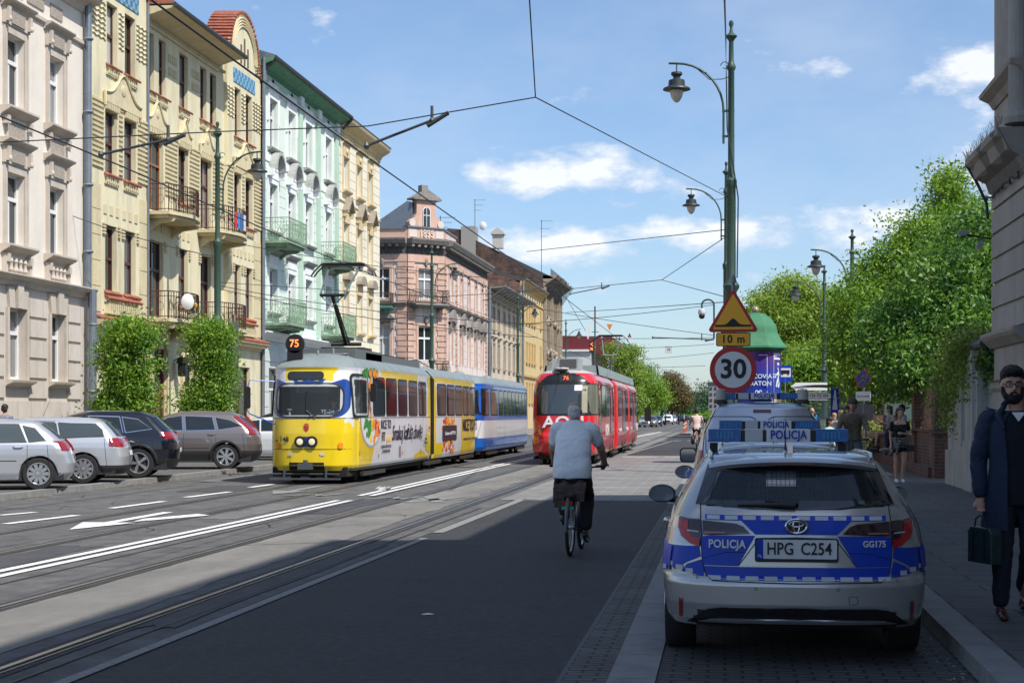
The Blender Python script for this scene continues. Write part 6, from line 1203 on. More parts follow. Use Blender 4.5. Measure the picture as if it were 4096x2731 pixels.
b=MB(); [b.ext([(-1.0,.4),(1.0,.4),(1.0,2.75),(.75,3.0),(-.75,3.0),(-1.0,2.75)],y-.16,y+.16,'y') for y in (9.85,17.55)]; b.build('gangway',rub,Rr)
b=MB(); b.box(-.45,.42,1.0,2.6,3.1,3.5); b.box(-.5,.5,.9,2.7,3.08,3.14); ac_=b.build('air_conditioner',M('ac_body_grey',(.33,.36,.36),.55,var=.1),s4); b=MB(); b.box(-.18,.36,.985,.999,3.17,3.46); q=b.build('grille',M('grille_dark',(.05,.055,.055),.6)); q.parent=ac_
b=MB(); [b.tube([(-.18+i*.045,.975,3.17),(-.18+i*.045,.975,3.46)],.004,4) for i in range(13)]; [b.tube([(-.18,.972,3.17+i*.029),(.36,.972,3.17+i*.029)],.004,4) for i in range(11)]; q=b.build('grille_mesh',M('grille_mesh',(.2,.2,.2),.5)); q.parent=ac_
b=MB(); 
for sg in(-1,1): b.ext([(sg*.95,3.0),(sg*.9,3.32),(sg*.84,3.32),(sg*.88,3.0)],3.0,24.2,'y')
b.ext([(-.95,3.0),(.95,3.0),(.9,3.32),(-.9,3.32)],3.0,3.06,'y'); b.build('roof_fairing',M('fairing_green_grey',(.24,.29,.28),.5,var=.1),Rr)
b=MB(); b.lathe([(.22,0),(.26,.04),(.24,.08),(.05,.09)],(-.12,.75,3.1),20); b.build('roof_vent',M('tram_cream_roof'),s4,40)
panto(Rr,22.3,3.4,21.8,4.35,22.2,5.28,1.35,red=True); 
for y in (2.2,9.9,17.5,22.5): bogie(Rr,y)
b=MB(); b.tube([(1.05,24.4,2.2),(1.6,24.5,2.25),(1.6,24.5,2.0)],.02,5); b.ext(rrect(1.45,1.75,1.3,1.95,.05),24.4,24.5,'y'); b.build('wing_mirror',rub,Rr)
# ================================================================ LAMPS, WIRES, SIGNS
pg=M('pole_green',(.035,.075,.055),.5,var=.15,sc=3); lampg=M('lamp_dark_green',(.025,.035,.035),.5); bulb=M('lamp_globe',(.55,.50,.42),.25,alpha=.9); wirem=M('wire_dark',(.03,.03,.032),.6)
def pole(x,y,label,sg=-1,H=12.4,arms=1,k=1,z0=.12,red=1,group='tall green tram lamp posts'):
    r=emp('street_lamp',label,'street lamp',(x,y,z0),0,group); s_=H/12.4
    pf=[(.26,0),(.26,.25),(.2,.32),(.2,1.2),(.24,1.25),(.17,1.35),(.15,4.9),(.215,5.0),(.23,5.08),(.15,5.2),(.125,5.3),(.125,7.75),(.15,7.8),(.16,7.98),(.11,8.05),(.09,8.15),(.085,11.0),(.12,11.05),(.13,11.12),(.09,11.2),(.07,11.3),(.065,11.8),(.085,11.85),(.17,11.95),(.15,11.98),(.06,12.05),(.04,12.15),(.035,12.2),(.07,12.28),(.055,12.37),(.01,12.4)]
    b=MB(); b.lathe([(a*(1.0),z*s_) for a,z in pf],(0,0,0),16); b.build('pole',pg,r,35)
    b=MB(); zt=11.2*s_; zb=zt-2.2; X=sg
    pts=[(X*.21,0,zb),(X*.21,0,zt-1.3)]+[(X*(.21+1.3*(1-math.cos(a))),0,zt-1.3+1.35*math.sin(a)) for a in [PI/2*i/9 for i in range(1,10)]]+[(X*1.72,0,zt+.06)]
    b.tube(pts,.032,8)
    for z in (zb+.2,zt-1.3): b.obox((X*.08,0,z),(.17,0,0),(0,.03,0),(0,0,.03))
    b.tube([(X*.03,0,zt-.35),(X*.25,0,zt-.42),(X*.6,0,zt-.42),(X*.95,0,zt-.1)],.013,6); sp=[(X*(.05+.12+.12*math.cos(a)*(1-a/14)),0,zt-.05+.12*math.sin(a)*(1-a/14)) for a in [i*.5 for i in range(12)]]; b.tube(sp,.013,5); b.tube([(X*1.5,0,zt+.02),(X*1.5,0,zt-.28)],.02,6)
    b.build('arm',pg,r,40); b=MB(); b.lathe([(.06,.0),(.15,-.02),(.16,-.08),(.10,-.14),(.10,-.2),(.22,-.24),(.235,-.4),(.37,-.46),(.385,-.5),(.2,-.52)],(X*1.5,0,zt-.18),20); hd=b.build('lamp_head',lampg,r,35)
    b=MB(); b.lathe([(.185,0),(.19,-.06),(.15,-.2),(.08,-.3),(.01,-.34)],(X*1.5,0,zt-.7),16); q=b.build('globe',bulb,hd,40); return r
pole(.17,44.9,'tall green lamp post on the right behind the road signs')
pole(.05,70,'green lamp post just left of and behind the nearest right hand one')
pole(5.3,69,'lamp post whose finial and lamp poke out of the right hand trees',-1,9.3,group='shorter park lamp posts'); pole(5.2,86.5,'shorter lamp post in front of the right hand park trees',-1,9.4,group='shorter park lamp posts')
pole(-18.5,57.3,'green lamp post rising out of the right ivy column, nearest on the left',1,z0=.0); pole(-18.6,101.5,'second left hand lamp post, before the pink corner house',1,z0=0); pole(-18.3,142.5,'third left hand lamp post, before the tan house',1,z0=0); pole(-17.9,182,'fourth left hand lamp post, at the end of the brown house',1,z0=0)
pole(-18.5,230,'fifth left hand lamp post beside the red roofed hall',1,z0=0); pole(-18.0,290,'sixth left hand lamp post among the trees',1,z0=0); pole(-14.5,352,'seventh left hand lamp post far up the street',1,z0=0); pole(-15.5,420,'farthest left hand lamp post before the brown tree',1,z0=0)
def V(x,y,Y):
    u=(x*1.7415-2048)/6443; t=Y/(u*math.sin(YAW)+math.cos(YAW)); return (t*(u*math.cos(YAW)-math.sin(YAW)),Y,1.65+(951-y)/3700*t)
def wire(label,pts,r=.016,sag=0,group='overhead tram wires'):
    P=[]
    for a,c in zip(pts[:-1],pts[1:]):
        n=8 if sag else 2
        for i in range(n): t=i/n; P.append((a[0]+(c[0]-a[0])*t,a[1]+(c[1]-a[1])*t,a[2]+(c[2]-a[2])*t-sag*4*t*(1-t)))
    P.append(pts[-1]); b=MB(); b.tube(P,r,5); return tag(b.build('overhead_wire',wirem),label,'wire',group)
wire('contact wire above the near track, running up from the top left',[(-5.4,3,5.6),(-5.4,24.3,5.56),(-5.3,49,5.55),(-5.4,77,5.5),(-5.4,140,5.5),(-5.2,260,5.5)],.012)
wire('contact wire above the far track in front of the left houses',[(-9.3,6,5.5),(-9.3,24,5.5),(-9.7,41,5.5),(-9.4,80,5.5),(-9.3,170,5.5),(-8,300,5.5)],.012)
wire('carrier wire running just above the near contact wire',[V(680,0,15),(-5.4,24.3,5.75)],.010) if False else None
N1=V(1230,224,24.2)
wire('span wire from the left edge to the node above the near track',[V(-60,330,24.2),V(497,303,24.2),V(845,290,24.2),N1],.010)
wire('wire dropping from the top edge of the photo to the node',[N1,(.5,-9.4,9.6)],.010); wire('stay wire from the node down to the right lamp post',[N1,(.05,44.9,7.65)],.010)
wire('span wire from the tan house roof to the right lamp post',[V(1210,578,60),(.1,44.9,6.75)],.012); wire('short wire from the right lamp post to the second node',[(.1,44.9,6.6),V(1520,643,58)],.012); wire('wire from the second node to the pole below the ring',[V(1520,643,58),(.15,44.9,4.85)],.012); wire('span wire left of the second node across the sky',[V(1520,643,58),V(1295,665,62),V(1000,682,62),V(497,648,58)],.012)
wire('wire from the second bracket to the right lamp post above the sign',[V(1300,718,80),V(1400,712,70),(.1,44.9,4.75)],.013); wire('steep wire from bracket to bracket above the near track',[V(1290,665,72),V(1345,760,72)],.012)
for (a,c,Y,l) in (((497,550),(1290,650),60,'thin wire from the first left post across the green house'),((497,655),(1240,745),60,'upper of the two clamped wires leaving the first left post'),((497,662),(1235,775),60,'lower of the two clamped wires leaving the first left post'),((0,425),(497,590),50,'thin wire crossing the beige and yellow houses'),((993,675),(1260,760),95,'wire from the second left post over the pink house'),((1187,700),(1640,770),120,'span wire beyond the red tram roof'),((1187,745),(1640,700),110,'span wire rising to the right beyond the red tram'),((1290,775),(1640,775),140,'distant span wire level with the long grey arm'),((1400,800),(1640,790),150,'distant span wire above the number ten plate'),((1400,830),(1640,810),160,'distant span wire carrying the number ten plate'),((1300,845),(1620,840),170,'distant double span wire with many clips'),((1440,820),(1580,900),200,'far contact wire dipping toward the vanishing point'),((1700,755),(1890,740),90,'wire behind the triangle sign towards the park lamp'),((1700,800),(1900,795),90,'lower wire behind the signs towards the park lamp')):
    wire(l,[V(*a,Y),V(*c,Y)],.014 if Y<100 else .022,.25 if Y<100 else .1)
wire('twisted cable hanging down beside the right lamp post',[V(1664,0,30),(.02,44.8,12.0),(.06,44.75,9.5),(.30,44.75,8.0),(.36,44.8,7.6),(.33,44.8,5.4)],.02)
def arm(a,c,Y,label):
    b=MB(); A,C=V(*a,Y),V(*c,Y); b.tube([A,C],.022,8); d=Vector(C)-Vector(A); n=d.normalized(); P=Vector(A)+d*.8; b.tube([tuple(Vector(C)-n*.35+Vector((0,0,-.06))),tuple(Vector(C)+Vector((0,0,.02)))],.035,8); b.lathe([(.03,-.05),(.05,0),(.03,.05)],A,8); b.tube([tuple(P),tuple(P+Vector((0,0,.22)))],.025,6); b.ball(tuple(P),.045,8,6); return tag(b.build('catenary_arm',M('arm_steel',(.09,.10,.10),.5,metal=.4)),label,'bracket','pull-off arms of the overhead line')
arm((232,355),(425,312),24,'grey insulated arm in front of the yellow house'); arm((842,335),(1030,262),24.3,'grey insulated arm against the sky above the cream house'); arm((1310,675),(1400,657),70,'small insulated arm above the red tram'); arm((1700*0+1290,765),(1490,770),150,'far arm beyond the red tram') if False else None
arm((1110,690),(1240,660),100,'arm in front of the pink house side'); arm((1160,595),(1220,620),100,'pale arm below the pink house eaves') if False else None
arm((1350,690),(1470,690),120,'distant arm right of the brown house') if False else None
arm((1500,775),(1640,780),62,'long grey arm reaching left from the sign post')
for (x,y,Y) in ((1535,803,150),): 
    p=V(x,y,Y); r=emp('line_speed_plate','white plate with number 10 hanging on a wire','sign',p,0); b=MB(); b.box(-.27,.27,-.01,.01,-.27,.27); b.build('plate',whitel,r); t_=text('10',.42,inkb,r,(0,-.02,0),bold=.008,name='number',sx=.9); b=MB(); [b.box(*q) for q in ((-.29,.29,-.014,.012,.27,.30),(-.29,.29,-.014,.012,-.30,-.27),(-.29,-.27,-.014,.012,-.27,.27),(.27,.29,-.014,.012,-.27,.27))]; b.build('border',redl,r)
p=V(1602,871,230); r=emp('line_speed_plate','smaller second plate with number 10 further up the street','sign',p,0); b=MB(); b.box(-.27,.27,-.01,.01,-.27,.27); b.build('plate',whitel,r); text('10',.42,inkb,r,(0,-.02,0),bold=.008,name='number',sx=.9)
# traffic signal
r=emp('tram_signal','tram signal with glowing orange arrow and cross beside the red roofed hall','traffic signal',(-12.1,150,0)); b=MB(); b.lathe([(.12,0),(.09,1),(.07,8.8)],(0,0,0),10); b.build('pole',pg,r); b=MB(); b.box(-.45,-.02,-.15,.1,7.4,8.4); b.build('housing',rub,r); b=MB(); b.tube([(-.10,-.17,8.3),(-.34,-.17,8.17),(-.10,-.17,8.02)],.035,6); b.tube([(-.34,-.17,7.85),(-.12,-.17,7.6)],.035,6); b.tube([(-.12,-.17,7.85),(-.34,-.17,7.6)],.035,6); b.build('lamp_symbol',led,r)
r=emp('pennant','yellow triangular pennant on the overhead wire','pennant',V(1400,755,76)); b=MB(); b.ext([(-.14,.22),(.14,.22),(0,-.1)],-.01,.01,'y'); b.build('flag',ambl,r)
r=emp('pennant','small red triangle on the red tram collector','pennant',V(1446,770,76)); b=MB(); b.ext([(-.1,-.1),(.1,-.1),(0,.12)],-.01,.01,'y'); b.build('flag',redl,r)
# camera pole
r=emp('camera_pole','curved green pole with white dome camera left of the triangle sign','camera',(0,0,0)); Y=62; b=MB(); b.tube([V(1640,778,Y),V(1640,700,Y)]+[V(1626+14*math.cos(a),700-12*math.sin(a),Y) for a in [PI*i/8 for i in range(9)]]+[V(1612,708,Y)],.035,7); b.build('pole',pg,r); c=V(1612,716,Y); b=MB(); b.lathe([(.02,.12),(.13,.08),(.15,-.05),(.12,-.1)],c,14); b.ball((c[0],c[1],c[2]-.12),.11,12,8); b.build('dome',[M('cam_white',(.65,.65,.66),.4)],r,40)
b=MB(); b.ball((c[0],c[1]-.02,c[2]-.16),.118,12,8); b.build('lens',rub,r)
# road signs
sr=emp('road_sign','orange speed bump triangle with a ten metre plate above a 30 limit','road sign',(.14,28.3,.12)); pm_=M('sign_grey',(.25,.26,.27),.5,metal=.4)
b=MB(); b.tube([(0,.06,0),(0,.06,3.85)],.035,10); b.lathe([(.05,0),(.05,.1),(.03,.14)],(0,.06,3.82),10); b.build('pole',pm_,sr)
def Z(y): return 1.53+(1656-y)/6443*28.3
sq=M('sign_red',(.5,.01,.018),.35); so_=M('sign_orange',(1.0,.47,.015),.4); sw_=M('sign_white',(.76,.76,.76),.4)
def tri(x,zt,zb,w,r): 
    P=[]; vs=[(0,zt-r*1.2),(-w/2+r*1.3,zb+r),(w/2-r*1.3,zb+r)]
    for (c,a0) in ((vs[0],30),(vs[1],150),(vs[2],270)):
        for i in range(7): a=R(a0+120*i/6); P.append((c[0]+r*math.cos(a),c[1]+r*math.sin(a)))
    return P
zt,zb=Z(1165),Z(1331); b=MB(); b.ext(tri(0,zt+.0,zb,.86,.045),-.012,.012,'y'); b.build('triangle_plate',sq,sr); b=MB(); b.ext(tri(0,zt-.075,zb+.045,.70,.02),-.018,-.0121,'y'); b.build('triangle_face',so_,sr)
b=MB(); zz=Z(1309); P=[(-.31,zz-.005),(-.31,zz+.03)]+[(-.2+.4*i/16,zz+.03+.11*math.exp(-((-.2+.4*i/16)/.085)**2)) for i in range(17)]+[(.31,zz+.03),(.31,zz-.005)]; b.ext(P,-.022,-.0181,'y'); b.build('bump_symbol',inkb,sr)
b=MB(); b.ext(rrect(-.295,.30,Z(1387),Z(1333),.03),-.012,.012,'y'); b.build('plate_edge',inkb,sr); b=MB(); b.ext(rrect(-.28,.285,Z(1384),Z(1336),.02),-.017,-.0121,'y'); b.build('distance_plate',so_,sr); text('10 m',.19,inkb,sr,(0,-.022,Z(1360)),bold=.004,name='lettering',sx=.95,sp=1.15)
zc=Z(1480); b=MB(); b.lathe([(0,-.012),(.405,-.012),(.405,.012),(0,.012)],(0,0,zc),48,0,'y'); b.build('round_plate',sq,sr); b=MB(); b.lathe([(0,-.016),(.315,-.016),(.315,-.0121)],(0,0,zc),48,0,'y'); b.build('round_face',sw_,sr); text('30',.46,inkb,sr,(0,-.021,zc),bold=.012,name='lettering',sx=1.0)
# advertising column
kc=emp('advertising_column','round advertising column with purple posters and a green bell roof','advertising column',(1.0,54,.12)); b=MB(); b.lathe([(.95,0),(.95,.25),(.83,.3),(.83,3.62),(.8,3.66)],(0,0,0),48); b.build('drum',M('drum_dark',(.03,.04,.03),.6),kc,40)
b=MB(); n=8
def dome(u,v):
    t=v; q=[(1.08,3.70),(1.07,3.76),(.90,3.93),(.76,4.2),(.70,4.43),(.54,4.68),(.30,4.85),(.06,4.9)]; i=min(6,int(t*7)); f=t*7-i; rr=q[i][0]+(q[i+1][0]-q[i][0])*f; z=q[i][1]+(q[i+1][1]-q[i][1])*f; a=2*PI*u; rr*=1/ math.cos(((a+PI/8)%(PI/4))-PI/8)*.97 ; return (rr*math.cos(a)*.98,rr*math.sin(a)*.98,z)
b.grid(dome,64,21); b.lathe([(.84,3.6),(1.02,3.70),(.84,3.72)],(0,0,0),32); b.build('roof',M('dome_green',(.04,.18,.085),.55,var=.2,sc=3,dirt=.5),kc,25); b=MB(); b.ball((0,0,4.98),.12,16,10); b.build('finial',M('gold_ball',(.35,.26,.16),.35,metal=.3),kc,60)
pp=M('poster_purple',(.06,.03,.22),.4); nt_=pp.node_tree; tcn=nt_.nodes.new('ShaderNodeTexCoord'); sx_=nt_.nodes.new('ShaderNodeSeparateXYZ'); nt_.links.new(tcn.outputs['Object'],sx_.inputs[0]); mr=nt_.nodes.new('ShaderNodeMapRange'); mr.inputs[1].default_value=2.8; mr.inputs[2].default_value=3.8; nt_.links.new(sx_.outputs[2],mr.inputs[0]); cr_=nt_.nodes.new('ShaderNodeValToRGB'); cr_.color_ramp.elements[0].color=(.01,.035,.30,1); cr_.color_ramp.elements[1].color=(.13,.012,.14,1); nt_.links.new(mr.outputs[0],cr_.inputs[0]); nt_.links.new(cr_.outputs[0],nt_.nodes['Principled BSDF'].inputs['Base Color'])
cyl=lambda a,z,o:((.835+o)*math.sin(a),-(.835+o)*math.cos(a),z)
def post(a0,a1,z0,z1,m,nm,o=.004): patch(kc,nm,m,[(a0,z0),(a1,z0),(a1,z1),(a0,z1)],cyl,o,2,max(3,int((a1-a0)*14)))
post(-1.4,.62,.9,3.58,pp,'poster'); post(.68,1.45,.9,3.58,pp,'poster')
for (a0,a1,z0,z1) in ((.1,.46,3.45,3.47),(.44,.46,2.1,3.45),(.76,.775,1.9,3.5)): post(a0,a1,z0,z1,whitel,'poster_line',.008)
post(.78,1.25,3.32,3.52,whitel,'poster_box',.008); post(.62,1.4,1.5,2.05,M('poster_brown',(.3,.16,.10),.6),'poster_box',.007); post(.66,.92,1.85,2.15,whitel,'poster_box',.010); post(1.08,1.25,1.9,2.02,redl,'poster_box',.010)
def ctext(s_,size,a,z,bold=.004,m=None): 
    p=cyl(a,z,.014); text(s_,size,m or whitel,kc,p,(R(90),0,a),name='poster_lettering',bold=bold)
ctext('CRACOVIA',.20,.02,2.76); ctext('MARATON',.20,.02,2.53); ctext('22',.17,.80,2.78); ctext('ZŁOTA',.09,.36,2.14); ctext('SERIA',.09,.36,2.05); ctext('Kraków',.10,1.0,3.42,.001,pblue)
b=MB(); q=[(1.0,3.05),(1.04,2.92),(1.02,2.7),(1.09,2.55),(1.04,2.4)]; b.tube([cyl(a,z,.012) for a,z in q],.03,6); b.tube([cyl(a,z,.012) for a,z in ((1.02,2.7),(.94,2.55),(.9,2.42))],.03,6); b.tube([cyl(a,z,.012) for a,z in ((.92,2.8),(1.04,2.92),(1.14,2.8))],.02,6); b.ball(cyl(1.01,3.16,.01),(.05,.02,.06),10,6); b.build('runner_symbol',whitel,kc)
b=MB(); b.tube([cyl(.1+.12*math.cos(t),2.25+.1*math.sin(t)*math.cos(t),.012) for t in [i*.4 for i in range(14)]],.018,5); b.build('bird_symbol',whitel,kc)
# bus stop
bs=emp('bus_stop_sign','blue bus stop sign on a thin post right of the column','bus stop sign',(2.52,69,.05)); bs.scale=(.7,1,1); b=MB(); b.tube([(0,0,0),(0,0,3.4)],.035,8); b.build('post',pm_,bs); b=MB(); b.ext(rrect(-.42,.42,2.95,3.65,.06),-.03,-.01,'y'); b.build('panel',pblue,bs); b=MB(); b.box(-.33,.33,-.036,-.0301,3.17,3.54); b.build('field',sw_,bs); b=MB(); b.ext(rrect(-.27,.27,3.30,3.46,.03),-.042,-.0361,'y'); b.box(-.22,-.12,-.042,-.0361,3.25,3.3); b.box(.12,.22,-.042,-.0361,3.25,3.3); b.build('bus_symbol',inkb,bs)
sh=emp('bus_shelter','bus shelter with a curved canopy and line numbers on its fascia','bus shelter',(3.3,74,.12)); b=MB(); b.grid(lambda u,v:(-.6+3.0*u,0-1.0+4*v,2.62+.22*math.sin(PI*(u*.8+.1))),16,3); b.grid(lambda u,v:(-.6+3.0*u,0-1.0+4*v,2.56+.22*math.sin(PI*(u*.8+.1))),16,3); b.build('canopy',M('canopy_brown',(.10,.085,.08),.5),sh); b=MB(); [b.box(x-.05,x+.05,y-.05,y+.05,0,2.6) for x in (-.2,2.0) for y in (-.5,2.5)]; b.box(-.2,2.0,-.52,-.44,2.2,2.5); b.build('frame',M('shelter_frame',(.08,.07,.065),.5),sh); b=MB(); b.box(-.1,1.9,-.4,-.38,.3,2.2); b.build('glass',M('shelter_glass',(.25,.3,.3),.05,alpha=.3),sh)
b=MB(); b.box(-.15,1.5,-.53,-.521,2.24,2.47); b.build('line_panel',sw_,sh); text('52 64 124 152 424',.17,inkb,sh,(.68,-.535,2.355),name='line_numbers',bold=.003,sx=.95)
def board(x,y,z,w,h_,mat,label,nm='street_sign',post=True,txt=None,back=0):
    r=emp(nm,label,'sign',(x,y,.12)); 
    if post: b=MB(); b.tube([(0,0,0),(0,0,z+h_/2)],.03,8); b.build('post',pm_,r)
    b=MB(); b.box(-w/2,w/2,-.05,-.02,z-h_/2,z+h_/2); b.build('panel',mat,r)
    if txt: text(txt,h_*.42,inkb,r,(0,-.055,z),name='lettering')
    return r
r=board(4.12,62,1.95,.32,1.2,pblue,'narrow blue information sign beside the shelter'); b=MB(); b.ext([(-.1,1.7),(.1,1.7),(.02,2.45),(-.02,2.45)],-.06,-.051,'y'); b.build('symbol',sw_,r)
board(4.5,64,1.5,.4,.6,M('green_panel',(.03,.3,.12),.5),'small white and green notice by the blue sign')
r=emp('direction_sign','two white pedestrian direction boards on the park lamp post','sign',(5.1,84,.12)); b=MB()
for z in (2.95,2.45): b.ext([(-1.75,z),(-1.5,z+.2),(.1,z+.2),(.1,z-.2),(-1.5,z-.2)],-.04,0,'y')
b.build('board',sw_,r); text('Muzeum   Park',.13,inkb,r,(-.6,-.05,2.95),name='lettering') if False else None
r=emp('no_stopping_sign','oval seen no stopping sign with a white plate below it','sign',(4.35,52,.12),R(-40)); b=MB(); b.tube([(0,0,0),(0,0,3.0)],.03,8); b.build('post',pm_,r); b=MB(); b.lathe([(0,-.03),(.3,-.03),(.3,-.015)],(0,0,2.65),28,0,'y'); b.build('disc',sq,r); b=MB(); b.lathe([(0,-.036),(.24,-.036),(.24,-.031)],(0,0,2.65),28,0,'y'); b.build('field',pblue,r); b=MB(); [b.obox((0,-.04,2.65),(.2,0,s_*.2),(0,.003,0),(-.02,0,s_*.02)) for s_ in (-1,1)]; b.build('cross',redl,r); b=MB(); b.box(-.28,.28,-.03,-.01,1.95,2.25); b.build('plate',sw_,r); text('Teren prywatny',.075,inkb,r,(0,-.035,2.1),name='lettering'); b=MB(); b.box(-.32,.38,-.02,.0,1.35,1.85); b.build('back_plate',M('sign_back',(.12,.12,.13),.6),r)
# big grey sign back behind the right ivy column
r=emp('information_board','tall grey back of a sign board right of the ivy columns','sign',(-17.75,56.9,.1)); b=MB(); b.box(-.17,.17,-.03,.03,2.6,4.9); b.box(-.16,.16,-.05,-.03,1.9,2.5); b.build('panel',M('sign_back'),r); b=MB(); b.tube([(0,.05,0),(0,.05,5.2)],.04,8); b.build('post',pm_,r)
# bollards
for i,(x,y) in enumerate(((2737,1738),(2741,1732),(2745,1727))):
    g=G(x,y); b=MB(); b.lathe([(.10,0),(.10,.04),(.05,.06),(.05,1.0),(.03,1.05)],(0,0,0),10); b.box(-.06,.06,-.055,.055,.5,.6,1); b.box(-.06,.06,-.055,.055,.8,.9,1); tag(b.build('bollard',[M('bollard_orange',(.55,.10,.04),.5),whitel],None,None,(g[0],g[1],0)),('nearest','middle','farthest')[i]+' of three orange bollards on the traffic island','bollard','orange bollards far up the street')
isl=MB(); g=G(2742,1738); isl.ext([(g[0]-.3,g[1]-3),(g[0]+.5,g[1]-4),(g[0]+1.6,g[1]+20),(g[0]+.2,g[1]+20)],-.1,.15,'z'); tag(isl.build('traffic_island',kerbm),'narrow kerbed island with orange bollards',kind='structure')
# ================================================================ FOLIAGE
def leafmat(name,c1,c2,tr=.35):
    m=bpy.data.materials.new(name); m.use_nodes=True; t=m.node_tree; n=t.nodes; l=t.links; b=n['Principled BSDF']; out=n['Material Output']; b.inputs['Roughness'].default_value=.5
    tc_=n.new('ShaderNodeTexCoord'); nn=n.new('ShaderNodeTexNoise'); nn.inputs['Scale'].default_value=1.3; nn.inputs['Detail'].default_value=8; nn.inputs['Roughness'].default_value=.8; l.new(tc_.outputs['Object'],nn.inputs['Vector'])
    cr=n.new('ShaderNodeValToRGB'); cr.color_ramp.elements[0].position=.38; cr.color_ramp.elements[1].position=.62; cr.color_ramp.elements[0].color=(*c1,1); cr.color_ramp.elements[1].color=(*c2,1); l.new(nn.outputs[0],cr.inputs[0]); l.new(cr.outputs[0],b.inputs['Base Color'])
    tl=n.new('ShaderNodeBsdfTranslucent'); l.new(cr.outputs[0],tl.inputs[0]); mx=n.new('ShaderNodeMixShader'); mx.inputs[0].default_value=tr; l.new(b.outputs[0],mx.inputs[1]); l.new(tl.outputs[0],mx.inputs[2]); l.new(mx.outputs[0],out.inputs[0]); return m
barkm=M('bark',(.06,.045,.035),.9,var=.3,sc=6,bump=.6)
rng=np.random.default_rng(11)
def leaves(name,par,mats,blobs,n,size,flat=.22,shell=.55,loc=None,asp=.5,droop=0):
    """blobs: (x,y,z,rx,ry,rz); n leaves in clumps spread through the volumes"""
    vol=np.array([b[3]*b[4]*b[5] for b in blobs])**.8; vol/=vol.sum(); V_=[];MI=[]
    for bi,(b,v) in enumerate(zip(blobs,vol)):
        k=int(n*v); nc=max(3,k//16)
        d=rng.normal(size=(nc,3)); d/=np.linalg.norm(d,axis=1)[:,None]; r=shell+(1-shell)*rng.random(nc)**.7; r*=1+.2*rng.normal(size=nc)
        cc=d*r[:,None]*np.array(b[3:6])+np.array(b[:3]); 
        ci=rng.integers(0,nc,k); cs=size*(1.4+1.2*rng.random(nc)); p=cc[ci]+rng.normal(size=(k,3))*cs[ci][:,None]*np.array([1,1,.55])
        nr=rng.normal(size=(k,3))*.8+d[ci]*.5; nr[:,2]+=flat*1.6; nr/=np.linalg.norm(nr,axis=1)[:,None]
        a=rng.normal(size=(k,3)); a[:,2]-=droop; a-=nr*(a*nr).sum(1)[:,None]; a/=np.linalg.norm(a,axis=1)[:,None]; c=np.cross(nr,a); s=size*(.6+.8*rng.random(k))[:,None]
        q=np.stack([p-a*s*.5,p+c*s*asp*.5+nr*s*.08,p+a*s*.55,p-c*s*asp*.5+nr*s*.08],1); V_.append(q.reshape(-1,3)); MI.append(((ci*7+bi)%11<4).astype(int)*(len(mats)>1))
    V_=np.concatenate(V_); MI=np.concatenate(MI); nf=len(MI); me=bpy.data.meshes.new(name); me.vertices.add(len(V_)); me.vertices.foreach_set('co',V_.astype(np.float32).ravel()); me.loops.add(nf*4); me.loops.foreach_set('vertex_index',np.arange(nf*4,dtype=np.int32)); me.polygons.add(nf); me.polygons.foreach_set('loop_start',np.arange(nf,dtype=np.int32)*4); me.polygons.foreach_set('loop_total',np.full(nf,4,dtype=np.int32)); 
    for m in mats: me.materials.append(m)
    me.polygons.foreach_set('material_index',MI.astype(np.int32)); me.update(calc_edges=True); me.validate()
    o=bpy.data.objects.new(name,me); COL.objects.link(o)
    if par: o.parent=par
    return o
def trunk(par,base,blobs,r=.2,name='trunk',fork=.35):
    b=MB(); x,y,z=base; c=np.mean([q[:3] for q in blobs],axis=0); zf=z+(c[2]-z)*fork; t=(x+(c[0]-x)*.3,y+(c[1]-y)*.3,zf); b.tube([base,(x+.05,y,z+(zf-z)*.5),t],[r*1.25,r,r*.85],9)
    for q in blobs:
        m=((t[0]+q[0])/2+random.uniform(-.2,.2),(t[1]+q[1])/2,(t[2]+q[2])/2+.3*(q[2]-t[2])); b.tube([t,m,(q[0],q[1],q[2]+q[5]*.3)],[r*.55,r*.3,r*.08],6)
        for k in range(5): a=random.uniform(0,2*PI); b.tube([m,(q[0]+q[3]*.7*math.cos(a),q[1]+q[4]*.7*math.sin(a),q[2]+q[5]*random.uniform(-.4,.7))],[r*.18,r*.04],5)
    return b.build(name,barkm,par)
def tree(label,base,blobs,mats,n,size,r=.2,group='trees along the street',name='tree',**k):
    o=emp(name,label,'tree',base,0,group); bl=[(b[0]-base[0],b[1]-base[1],b[2]-base[2],*b[3:]) for b in blobs]; trunk(o,(0,0,0),bl,r); leaves('crown',o,mats,bl,n,size,**k); return o
lg=leafmat('leaf_fresh',(.16,.30,.02),(.31,.46,.045),.45); lm=leafmat('leaf_mid',(.085,.21,.022),(.21,.37,.045),.42); ld=leafmat('leaf_dark',(.018,.075,.014),(.06,.17,.028),.3); ly=leafmat('leaf_yellow_green',(.22,.34,.045),(.40,.50,.09),.5); lv=leafmat('leaf_ivy',(.08,.15,.02),(.20,.28,.04),.35); lb_=leafmat('leaf_brown',(.13,.09,.025),(.20,.13,.04),.3); lf=leafmat('leaf_far',(.04,.085,.035),(.07,.13,.05),.3)
